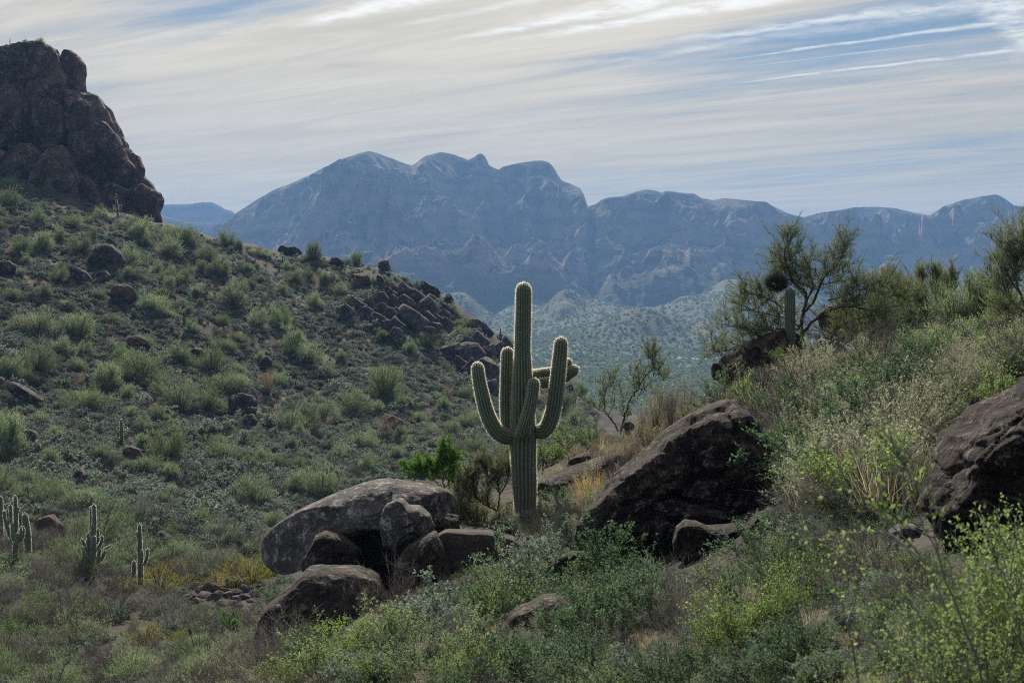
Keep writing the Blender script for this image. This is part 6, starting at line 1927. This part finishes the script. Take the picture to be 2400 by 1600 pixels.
tree('palo_verde_tree', 'bushy palo verde with a crooked limb just left of the saguaro foot', 30.6, [
    ([(1570, 640), (1510, 560), (1480, 520), (1430, 490), (1340, 430), (1290, 380), (1250, 340)], 13, 3), ([(1480, 520), (1490, 420), (1480, 320), (1500, 230)], 9, 2), ([(1430, 490), (1410, 390), (1420, 280), (1390, 240)], 9, 2), ([(1540, 600), (1400, 580), (1280, 520), (1200, 470)], 8, 2),
    ([(1340, 430), (1330, 340), (1310, 260)], 7, 2), ([(1560, 620), (1450, 620), (1330, 600), (1210, 570)], 8, 2), ([(1490, 420), (1540, 330), (1550, 260)], 7, 2), ([(1290, 520), (1260, 440), (1240, 400)], 6, 2)],
    (1570, 645), sec=(34, 0.42), tw=(75, 0.19, 0.0075), up=0.5, seed=17, spread=0.5, jit=0.15, **Z4)
tree('vivid_bush', 'vivid green leafy bush standing just behind the grey slab', 29.8, [
    ([(1155, 400), (1145, 300), (1150, 220), (1165, 150)], 7, 2), ([(1150, 330), (1100, 270), (1060, 230)], 5, 2), ([(1145, 300), (1190, 230), (1215, 190)], 5, 2), ([(1140, 360), (1060, 310), (990, 270), (925, 260)], 5, 2), ([(1150, 380), (1210, 300)], 5, 2)],
    (1155, 410), sec=(26, 0.24), tw=(60, 0.11, 0.006), up=0.35, seed=19, spread=0.5, jit=0.1, leaf='vivid', bark='dkbark', lf=4, cat='bush', **Z4)
# mistletoe ball hanging in the wide palo verde
r_ = np.random.RandomState(4)
mg = Geo()
n_ = 2600
D_ = unit(r_.normal(size=(n_, 3)))
mg.add(ribbons(D_ * (0.12 + 0.16 * r_.rand(n_))[:, None], unit(D_ + np.array([0.35, 0, 0.25]) + r_.normal(size=(n_, 3)) * 0.25), 0.16 + 0.14 * r_.rand(n_), 0.012, r_), np.repeat(r_.rand(n_), 3))
o = obj('mistletoe_clump', mg.mesh('mistletoe_clump', MAT['mistle']))
o.location = W(1600 + 640 / 2.94, 500 + 480 / 2.94, 43.2)
o.scale = (1.0, 0.9, 0.82)
tag(o, 'dark ball of mistletoe hanging in the wide palo verde', 'mistletoe')

# ------------------------------------------------------------------ near knoll: shrubs, one by one
NEAR = [
    # left foreground
    ('grey', 655, 1555, 120, 1.2, 'tangle of pale bare twigs in front of the foot boulder'), ('grey', 615, 1590, 90, 1.3, 'bare grey tangle at the bottom left of the slab pile'), ('grey', 735, 1560, 100, 1.1, 'bare twig shrub right of the tangled one'),
    ('lime', 830, 1560, 120, 1.3, 'small leaved yellow green shrub below the foot boulder'), ('lime', 925, 1530, 120, 1.2, 'small leaved shrub right of the yellow green one'), ('lime', 750, 1610, 110, 1.4, 'yellow green shrub at the bottom edge left of centre'), ('lime', 690, 1620, 80, 1.5, 'low yellow green shrub in the bottom left of the knoll'),
    ('lime', 880, 1625, 110, 1.4, 'yellow green shrub at the bottom edge'), ('green', 985, 1600, 120, 1.3, 'green twiggy shrub at the bottom edge of the knoll'), ('mauve', 890, 1330, 80, 0.9, 'dry mauve shrub growing in the gap under the slab'), ('grey', 880, 1290, 60, 0.9, 'wiry grey twigs between the blocky boulder and the slab'),
    ('mauve', 935, 1440, 110, 1.0, 'dull dry shrub before the dark tilted boulder'), ('grey', 830, 1450, 90, 0.9, 'thin grey twigs before the foot boulder'),
    # centre
    ('mauve', 1065, 1415, 60, 1.3, 'dry mauve shrub at the lower left foot of the flat faced boulder'), ('bb', 1010, 1425, 60, 1.2, 'small grey green brittlebush left of the flat faced boulder'), ('grey', 1120, 1400, 60, 1.2, 'wiry grey shrub before the flat faced boulder'), ('bb', 1150, 1410, 70, 1.0, 'small brittlebush before the flat faced boulder'),
    ('bb', 1035, 1500, 120, 1.5, 'blue green brittlebush below the flat faced boulder'), ('bb', 985, 1475, 90, 1.3, 'blue green brittlebush left of its larger twin'), ('green', 1180, 1465, 170, 0.75, 'tall twiggy grey green shrub hiding the flat faced boulder'), ('green', 1120, 1470, 100, 0.9, 'twiggy green shrub left of the tall grey green one'),
    ('bb', 1215, 1420, 150, 1.0, 'grey green shrub right of the tall twiggy one'), ('bb', 1265, 1330, 80, 1.3, 'pale silvery brittlebush in front of the saguaro'), ('bb', 1305, 1310, 70, 1.3, 'pale silvery brittlebush right of the first one'), ('bb', 1325, 1285, 60, 1.2, 'small silvery brittlebush touching the triangular boulder'),
    ('dkgreen', 1420, 1375, 120, 1.5, 'dark shrub before the left foot of the triangular boulder'), ('dkgreen', 1510, 1390, 90, 1.2, 'dark shrub under the triangular boulder overhang'), ('dkgreen', 1320, 1440, 95, 1.5, 'dark green mound above the half buried boulder'), ('dkgreen', 1440, 1500, 150, 1.3, 'big dark green mound right of the half buried boulder'),
    ('dkgreen', 1370, 1520, 120, 1.2, 'dark green mound just right of the half buried boulder'), ('dkgreen', 1520, 1470, 110, 1.2, 'dark green mound below the triangular boulder'), ('bb', 1320, 1545, 70, 1.4, 'blue green brittlebush below the half buried boulder'), ('dkgreen', 1240, 1610, 150, 1.3, 'rounded dark green shrub at the bottom edge of the picture'),
    ('dkgreen', 1330, 1625, 110, 1.3, 'dark green shrub right of the rounded bottom edge one'), ('lime', 1110, 1620, 150, 0.9, 'bright yellow green sprays at the bottom edge'), ('lime', 1060, 1630, 110, 1.0, 'yellow green sprays left of the bright ones'), ('bb', 1460, 1610, 110, 1.1, 'thin blue green shrub at the bottom centre'), ('bb', 1430, 1640, 90, 1.3, 'blue green shrub on the bottom frame edge'),
    ('straw', 1085, 1560, 75, 1.0, 'straw grass tuft left of the half buried boulder'), ('straw', 1140, 1530, 65, 1.0, 'straw grass tuft at the left end of the half buried boulder'), ('straw', 1185, 1520, 60, 1.0, 'straw grass tuft before the half buried boulder'), ('straw', 1260, 1285, 55, 1.3, 'straw grass patch in front of the saguaro'), ('straw', 1300, 1262, 50, 1.3, 'straw grass patch left of the triangular boulder'), ('straw', 1225, 1275, 45, 1.3, 'straw grass patch over the flat faced boulder'),
    ('grey', 1585, 1490, 150, 0.9, 'silver twiggy shrub in the lower centre right'), ('grey', 1640, 1480, 110, 0.8, 'silver twiggy shrub behind the bright green one'), ('straw', 1610, 1450, 90, 0.7, 'straw grass tuft before the low lumpy boulder'), ('straw', 1660, 1440, 70, 0.8, 'small straw tuft right of the taller one'), ('grey', 1600, 1580, 130, 1.1, 'silver twigs at the bottom right of centre'),
    ('lime2', 1730, 1530, 190, 1.1, 'bright green small leaved shrub in the lower right'), ('lime2', 1820, 1480, 140, 0.9, 'bright green sprays right of the bright shrub'), ('lime2', 1670, 1570, 120, 1.0, 'bright green shrub left of the larger bright one'), ('dkgreen', 1800, 1620, 130, 1.4, 'dark green growth at the bottom right'), ('dkgreen', 1900, 1590, 140, 1.3, 'dark green growth left of the blurred foreground plant'),
    ('dkgreen', 1710, 1640, 100, 1.4, 'dark green growth under the bright shrub'), ('green', 1880, 1430, 120, 1.0, 'green shrub below the right slope'), ('bb', 1870, 1310, 110, 1.0, 'blue green wispy shrub right of the triangular boulder'), ('grey', 1920, 1320, 110, 1.0, 'grey twiggy shrub right of the blue green wispy one'), ('green', 2010, 1260, 70, 1.5, 'low green mat under the straw band'), ('green', 1930, 1250, 60, 1.5, 'low green mat left under the straw band'),
    ('dkgreen', 2090, 1260, 70, 1.4, 'dark green shrub at the foot of the black boulder'), ('mauve', 2060, 1360, 110, 1.2, 'dark dry brush below the black boulder'), ('mauve', 1980, 1380, 110, 1.2, 'dark dry brush left below the black boulder'), ('mauve', 2150, 1420, 110, 1.2, 'tangled dark dry brush before the black boulder'), ('grey', 2250, 1420, 100, 1.2, 'tangled grey twigs before the black boulder'),
    # around and behind the saguaro
    ('bb', 1232, 1240, 50, 1.2, 'low green plant at the very foot of the saguaro'), ('bb', 1195, 1245, 40, 1.3, 'low green plant left of the saguaro foot'), ('bb', 1262, 1225, 40, 1.3, 'low green plant right of the saguaro foot'), ('lime', 1405, 1190, 60, 1.2, 'yellow green plant at the left edge of the triangular boulder'), ('dkgreen', 1315, 1195, 55, 1.2, 'green plant on the slope right of the saguaro'),
    ('lime', 1290, 1075, 75, 1.2, 'yellow green bush behind the right of the saguaro'), ('lime', 1345, 1060, 75, 1.2, 'yellow green bush behind the small dark ledge boulder'), ('lime', 1255, 1085, 60, 1.2, 'yellow green bush tight behind the saguaro'), ('green', 1385, 1045, 60, 1.2, 'green bush left of the leaning palo verde'),
    ('gold', 1385, 1172, 85, 0.9, 'golden grass tuft left of the triangular boulder'), ('gold', 1372, 1188, 60, 1.0, 'smaller golden grass tuft in front of the tall one'), ('gold', 1360, 1145, 40, 1.1, 'small golden tuft on the sloping ledge'),
    ('red', 1460, 1110, 100, 1.0, 'rusty orange dry shrub on the ledge'), ('red', 1425, 1120, 80, 1.1, 'rusty dry shrub left of the orange one'), ('red', 1500, 1050, 120, 1.0, 'tall reddish dry shrub above the ledge'), ('red', 1535, 1030, 150, 1.0, 'tallest reddish dry shrub behind the triangular boulder'), ('red', 1570, 1020, 140, 1.0, 'reddish dry shrub behind the boulder crest'), ('red', 1605, 1000, 110, 1.1, 'tan dry shrub behind the boulder crest'),
    ('red', 1480, 1100, 80, 1.2, 'low reddish dry shrub on the slope'), ('red', 1640, 985, 70, 1.2, 'short tan dry shrub at the boulder top'), ('red', 1390, 1100, 50, 1.3, 'short rusty shrub by the small ledge boulder'), ('red', 1540, 1075, 70, 1.3, 'low tan dry shrub behind the triangular boulder slope'), ('mauve', 1510, 1110, 60, 1.5, 'dull dry shrub behind the left slope of the triangular boulder'), ('mauve', 1450, 1150, 60, 1.5, 'dull dry shrub on the lower ledge'),
    # right ridge and slope
    ('mauve', 1800, 1010, 120, 1.7, 'large dome of dry mauve brush behind the triangular boulder'), ('mauve', 1860, 985, 100, 1.6, 'dry mauve brush dome right of the large one'), ('mauve', 1755, 960, 80, 1.4, 'dry mauve brush under the rusty ridge boulder'), ('lime', 1735, 1010, 130, 0.5, 'slim pale green bush beside the triangular boulder top'), ('dkgreen', 1690, 985, 90, 0.9, 'dark green bush left of the slim pale one'),
    ('vivid', 1835, 880, 60, 1.0, 'fresh green plant at the saguaro foot on the ridge'), ('bb', 1880, 900, 50, 1.6, 'green mound below the barrel cactus'), ('bb', 1980, 870, 50, 1.8, 'green mound on the ridge right of the barrel cactus'), ('bb', 2060, 850, 60, 1.6, 'green mound on the ridge under the thin palo verde'), ('bb', 2010, 895, 45, 1.8, 'lower green mound on the ridge'),
    ('green', 2140, 830, 60, 1.5, 'leafy green mound under the upright palo verde'), ('green', 2230, 830, 70, 1.5, 'leafy green mound under the dense palo verde'), ('lime', 2300, 800, 70, 1.6, 'yellow green mound left of the edge palo verde'), ('lime', 2370, 850, 90, 1.5, 'yellow green bush at the right frame edge'), ('dkgreen', 2270, 860, 70, 1.5, 'dark green bush on the upper right slope'),
    ('dkgreen', 2230, 900, 60, 1.4, 'dark bush in the meadow of the right slope'), ('mauve', 2000, 820, 80, 1.6, 'dry brush on the dark ridge boulder'), ('mauve', 1960, 800, 90, 1.4, 'dry brush dome on the ridge right of the wide palo verde'), ('lime', 1850, 1140, 90, 0.8, 'yellow green bush touching the right of the triangular boulder'), ('lime', 1890, 1120, 100, 0.8, 'yellow green bush right of the boulder touching one'),
    ('mid', 2085, 800, 80, 1.1, 'round palo verde bush left of the upright ridge palo verde'), ('mid', 2135, 790, 95, 0.9, 'feathery bush under the upright ridge palo verde'), ('mid', 2200, 785, 90, 1.0, 'feathery bush between the two ridge palo verdes'), ('mid', 2265, 780, 110, 1.0, 'feathery bush left of the edge palo verde'), ('mid', 2310, 775, 130, 0.9, 'tall feathery bush touching the edge palo verde'), ('mid', 2030, 810, 70, 1.3, 'low feathery bush on the ridge boulder'), ('mid', 1985, 800, 80, 1.1, 'feathery bush right of the wide palo verde'),
    ('dkgreen', 1965, 1150, 90, 1.2, 'dark leafy bush in the middle of the right slope'), ('dkgreen', 2000, 1140, 70, 1.1, 'smaller dark leafy bush on the right slope'), ('lime', 2330, 960, 90, 1.3, 'yellow green bush over the black boulder'), ('green', 2200, 1010, 70, 1.3, 'green bush left above the black boulder'), ('green', 2120, 1090, 80, 1.1, 'green bush left of the black boulder'),
]
PR['lime2'] = [P2(*shrub(585 + k, 1.0, 0.75, 38, 18, 11, 0.032, 0.019, 0.008, 0.24, lf_from=0.25, wild=0.75, upr=0.4, tw_w=0.005, lump=0.45, thmax=1.35), 'stem', 'lime', 1.0) for k in range(2)]
CATS = {'straw': 'grass', 'gold': 'grass'}
NAMES = {'grey': 'twiggy_shrub', 'mauve': 'dry_shrub', 'bb': 'brittlebush', 'green': 'leafy_shrub', 'dkgreen': 'dark_shrub', 'lime': 'yellow_green_shrub', 'lime2': 'bright_green_shrub', 'straw': 'grass_tuft', 'gold': 'golden_grass_tuft', 'red': 'rusty_shrub', 'vivid': 'green_plant', 'herb': 'weedy_plant', 'mid': 'bush'}
for i, (kd, u_, v_, h_, w_, lab) in enumerate(NEAR):
    g = pick(u_, v_, 4.0, 60)
    plant(NAMES[kd], kd, (g[0], g[1], g[2] - 0.04), h_ / F * g[1] * (0.78 if kd == 'red' else 1.05), rg.uniform(0, 6.28), '', CATS.get(kd, 'shrub'), None, w_ * 0.9, rg.randrange(4), rg.uniform(0, 0.1), label=lab)

MEAD = [(1660, 1000), (1790, 935), (1850, 880), (2000, 830), (2200, 780), (2400, 730), (2560, 680), (2560, 800), (2400, 870), (2300, 925), (2200, 1010), (2130, 1130), (2100, 1220), (2060, 1230), (1900, 1235), (1865, 1110), (1800, 1020), (1730, 990)]
FG = [(600, 1620), (760, 1560), (900, 1480), (1020, 1410), (1130, 1380), (1230, 1330), (1330, 1290), (1500, 1350), (1560, 1375), (1740, 1350), (1800, 1300), (1860, 1215), (2080, 1290), (2250, 1400), (2560, 1450), (2560, 1600), (2560, 1660), (560, 1660)]
CEN = [(1040, 1180), (1180, 1200), (1260, 1150), (1380, 1060), (1560, 985), (1640, 965), (1500, 1140), (1380, 1230), (1320, 1290), (1240, 1280), (1200, 1240), (1040, 1215)]


def scatter_near(kd, what, poly, n, h0, h1, group, nm=None):
    for u_, v_ in sample_poly(poly, n, rg):
        g = pick(u_, v_, 4.0, 60)
        hh = rg.uniform(h0, h1) if h1 < 5 else rg.uniform(h0, h1) / F * g[1]
        plant(nm or NAMES[kd], kd, (g[0], g[1], g[2] - 0.03), hh, rg.uniform(0, 6.28), what, CATS.get(kd, 'shrub'), group, rg.uniform(0.9, 1.4), rg.randrange(4), rg.uniform(0, 0.15))


scatter_near('herb', 'pale yellow green weedy plant', MEAD, 130, 0.45, 0.95, 'weedy plants on the right slope')
scatter_near('lime', 'yellow green twiggy shrub', MEAD, 30, 0.5, 1.0, 'yellow green shrubs on the right slope')
scatter_near('grey', 'thin grey twiggy shrub', MEAD, 26, 0.4, 0.8, 'grey shrubs on the right slope')
scatter_near('mauve', 'dull dry shrub', MEAD, 24, 0.5, 1.1, 'dry shrubs on the right slope')
scatter_near('dkgreen', 'dark leafy shrub', MEAD, 30, 0.5, 1.1, 'dark shrubs on the right slope')
scatter_near('bb', 'silvery brittlebush', MEAD, 20, 0.4, 0.7, 'brittlebush on the right slope')
scatter_near('green', 'dull green leafy shrub', MEAD, 22, 0.4, 0.8, 'green shrubs on the right slope')
scatter_near('straw', 'straw coloured grass tuft', MEAD, 60, 0.4, 0.75, 'straw tufts on the right slope')
scatter_near('straw', 'straw coloured grass tuft', [(1850, 1215), (1900, 1180), (2060, 1150), (2080, 1175), (2000, 1205), (1900, 1220)], 36, 0.3, 0.42, 'straw tufts of the straw band', 'straw_tuft')
scatter_near('bb', 'low blue green brittlebush', FG, 24, 55, 110, 'brittlebush on the foreground slope')
scatter_near('dkgreen', 'low dark green shrub', FG, 24, 55, 110, 'dark shrubs on the foreground slope')
scatter_near('grey', 'low grey twiggy shrub', FG, 24, 55, 110, 'grey shrubs on the foreground slope')
scatter_near('green', 'fresh green small leaved shrub', FG, 22, 60, 110, 'fresh green shrubs on the foreground slope')
scatter_near('straw', 'short straw grass tuft', FG, 34, 45, 85, 'straw tufts on the foreground slope')
scatter_near('lime', 'low yellow green shrub', FG, 14, 50, 100, 'yellow green shrubs on the foreground slope')
scatter_near('straw', 'short straw grass tuft', CEN, 40, 0.25, 0.5, 'straw tufts around the saguaro')
scatter_near('herb', 'yellow green weedy plant', CEN, 26, 0.3, 0.6, 'weedy plants around the saguaro')
scatter_near('bb', 'small silvery brittlebush', CEN, 12, 0.3, 0.5, 'brittlebush around the saguaro')

# ground cover between them
def cover(name, label, poly, n, protos, h0, h1, seed, dmax=60):
    p = np.array([pick(u_, v_, 4.0, dmax) for u_, v_ in sample_poly(poly, n, rg)])
    r = np.random.RandomState(seed)
    s_ = r.uniform(h0, h1, n) if h1 < 5 else r.uniform(h0, h1, n) / F * p[:, 1]
    stuff_points(name, label, p - np.array([0, 0, 0.02]), np.stack([s_ * 1.25, s_ * 1.25, s_], 1), r.uniform(0, 6.28, n), r.randint(0, len(protos), n), protos, seed=seed)


HJ = [joined(PR['herb'][k]) for k in range(4)]
SJ = [PR['straw'][k].parts[0][1] for k in range(3)]
cover('meadow_weeds', 'dense pale green weeds covering the right slope', MEAD, 1200, HJ + SJ[:1] + [joined(PR['grey'][1])], 0.3, 0.75, 31)
cover('foreground_weeds', 'low weeds and dry stems between the foreground shrubs', FG, 800, [HJ[0], HJ[1], SJ[0], SJ[1], joined(PR['grey'][0]), joined(PR['dkgreen'][0]), joined(PR['bb'][0])], 22, 60, 32)
cover('ravine_edge_weeds', 'dry weeds on the edge of the gully below the slab pile', EDGE, 260, [HJ[0], HJ[3], joined(PR['grey'][2]), joined(PR['mauve'][0])], 24, 60, 35)
cover('saddle_grass', 'short grass and weeds around the saguaro', CEN, 800, [HJ[2], SJ[0], SJ[2], joined(PR['red'][0])], 0.15, 0.4, 33)
p = np.array([pick(u_, v_, 4.0, 60) for u_, v_ in sample_poly(FG, 900, rg) + sample_poly(CEN, 200, rg) + sample_poly(MEAD, 200, rg)])
n = len(p)
s = np.exp(nrg.normal(1.6, 0.55, n)) / F * p[:, 1]
stuff_points('knoll_gravel', 'small stones scattered over the knoll', p, s, nrg.uniform(0, 6.28, n), nrg.randint(0, 4, n), ROCKN, tilt=0.4, seed=34)

# ------------------------------------------------------------------ blurred plants close to the camera
PR['close'] = [P2(*shrub(660 + k, 1.0, 0.62, 26, 12, 9, 0.025, 0.015, 0.0055, 0.22, lf_from=0.25, wild=0.7, upr=0.5, tw_w=0.0035, lump=0.4, thmax=1.1, stem_sides=4), 'stem', 'lime', 1.0) for k in range(3)]
PR['closeg'] = [P2(*shrub(670 + k, 1.0, 0.62, 28, 12, 9, 0.024, 0.014, 0.0040, 0.2, lf_from=0.25, wild=0.7, upr=0.4, tw_w=0.0035, lump=0.4, thmax=1.2, stem_sides=4), 'greytwig', 'green', 1.0) for k in range(2)]
CLOSE = [('close', 2080, 4.6, 0.34, 'blurred yellow green plant at the bottom edge, left of its clump'), ('close', 2200, 4.2, 0.44, 'blurred yellow green plant in the middle of the bottom right clump'), ('close', 2330, 4.3, 0.52, 'blurred leafy plant at the bottom right corner'), ('close', 2420, 4.6, 0.60, 'blurred leafy plant cut by the right frame edge'), ('closeg', 2270, 5.2, 0.52, 'blurred grey green plant behind the yellow green clump'),
         ('closeg', 2150, 5.4, 0.42, 'blurred grey green plant at the left back of the clump'), ('close', 2380, 5.6, 0.60, 'blurred tall leafy plant before the black boulder'), ('closeg', 1990, 5.2, 0.34, 'blurred low green plant at the bottom, leftmost of the clump'), ('close', 2130, 3.8, 0.34, 'blurred low leaves at the very bottom of the clump'), ('close', 2480, 5.2, 0.62, 'blurred leafy plant just past the right edge')]
for i, (kd, u_, d_, h_, lab) in enumerate(CLOSE):
    x = (u_ - CU) / F * d_
    plant('close_leafy_plant', kd, (x, d_, float(gz(x, d_)) - 0.02), h_, i * 1.3, '', 'plant', 'blurred plants close to the camera', 1.0, i, label=lab)


def sprig(label, paths, d, seed, rpx=3.2, leafmat='lime', nl=26):
    r = np.random.RandomState(seed)
    b = W(paths[0][0][0], paths[0][0][1], d)
    gb = np.array([b[0], d, float(gz(b[0], d))])
    st, fo = Geo(), Geo()
    for k, pts in enumerate(paths):
        P = np.array([W(q[0], q[1], d + 0.10 * j * (1 if k % 2 else -0.4)) for j, q in enumerate(pts)]) - gb
        if k == 0:
            P = np.vstack([[0, 0, -0.03], P])
        C, s = smooth_path(P, 26)
        C[1:] += r.normal(size=C[1:].shape) * 0.0025
        st.add(tubes(C[None], 1.35 * rpx / F * d * (1 if k == 0 else 0.6), 1.0 / F * d, 5), 0.9)
        TP, TT = along(C[None], r.uniform(0.35, 1, (1, 16)))
        D = unit(TT[0] * 0.6 + r.normal(size=(16, 3)) * 0.6)
        L = r.uniform(0.03, 0.12, 16)
        pa = TP[0][:, None] + D[:, None] * L[:, None, None] * np.linspace(0, 1, 3)[None, :, None]
        st.add(tubes(pa, 0.0016, 0.0008, 3), 0.5)
        LP, LT = along(pa, r.uniform(0.3, 1, (16, 3)))
        LP2, _ = along(C[None], r.uniform(0.4, 1, (1, nl)))
        Q = np.vstack([LP.reshape(-1, 3), LP2[0]])
        fo.add(leaves(Q, unit(r.normal(size=Q.shape)), 0.019 * r.uniform(0.5, 1.3, len(Q)), 0.012, r), np.repeat(r.rand(len(Q)), 4))
    root = obj('blurred_sprig', None, None, gb)
    obj('stems', st.mesh('stems', MAT['greytwig']), root)
    obj('foliage', fo.mesh('foliage', MAT[leafmat]), root)
    tag(root, label, 'plant', 'blurred sprigs close to the camera')


sprig('long blurred grey sprig arching left from the bottom right clump', [[(2260, 1560), (2230, 1460), (2180, 1340), (2120, 1260), (2030, 1180), (1950, 1110)], [(2160, 1310), (2080, 1250), (1990, 1250), (1900, 1262)], [(2110, 1255), (2120, 1150), (2105, 1060), (2060, 1000)]], 4.3, 1)
sprig('upright blurred sprig with yellow leaves near the black boulder', [[(2300, 1580), (2240, 1420), (2200, 1300), (2180, 1180), (2170, 1080)], [(2200, 1300), (2140, 1180), (2120, 1080), (2050, 1010)], [(2190, 1260), (2110, 1220), (2040, 1160)]], 4.0, 2)
sprig('blurred sprig rising at the left of the bottom right clump', [[(2010, 1600), (1990, 1480), (1960, 1380), (1930, 1290)], [(1985, 1460), (2010, 1380), (2000, 1300)]], 4.6, 3)
sprig('blurred thin sprig against the black boulder', [[(2370, 1590), (2380, 1450), (2370, 1330), (2385, 1230)], [(2378, 1400), (2330, 1300), (2310, 1240)]], 4.4, 4)

flush_labels()
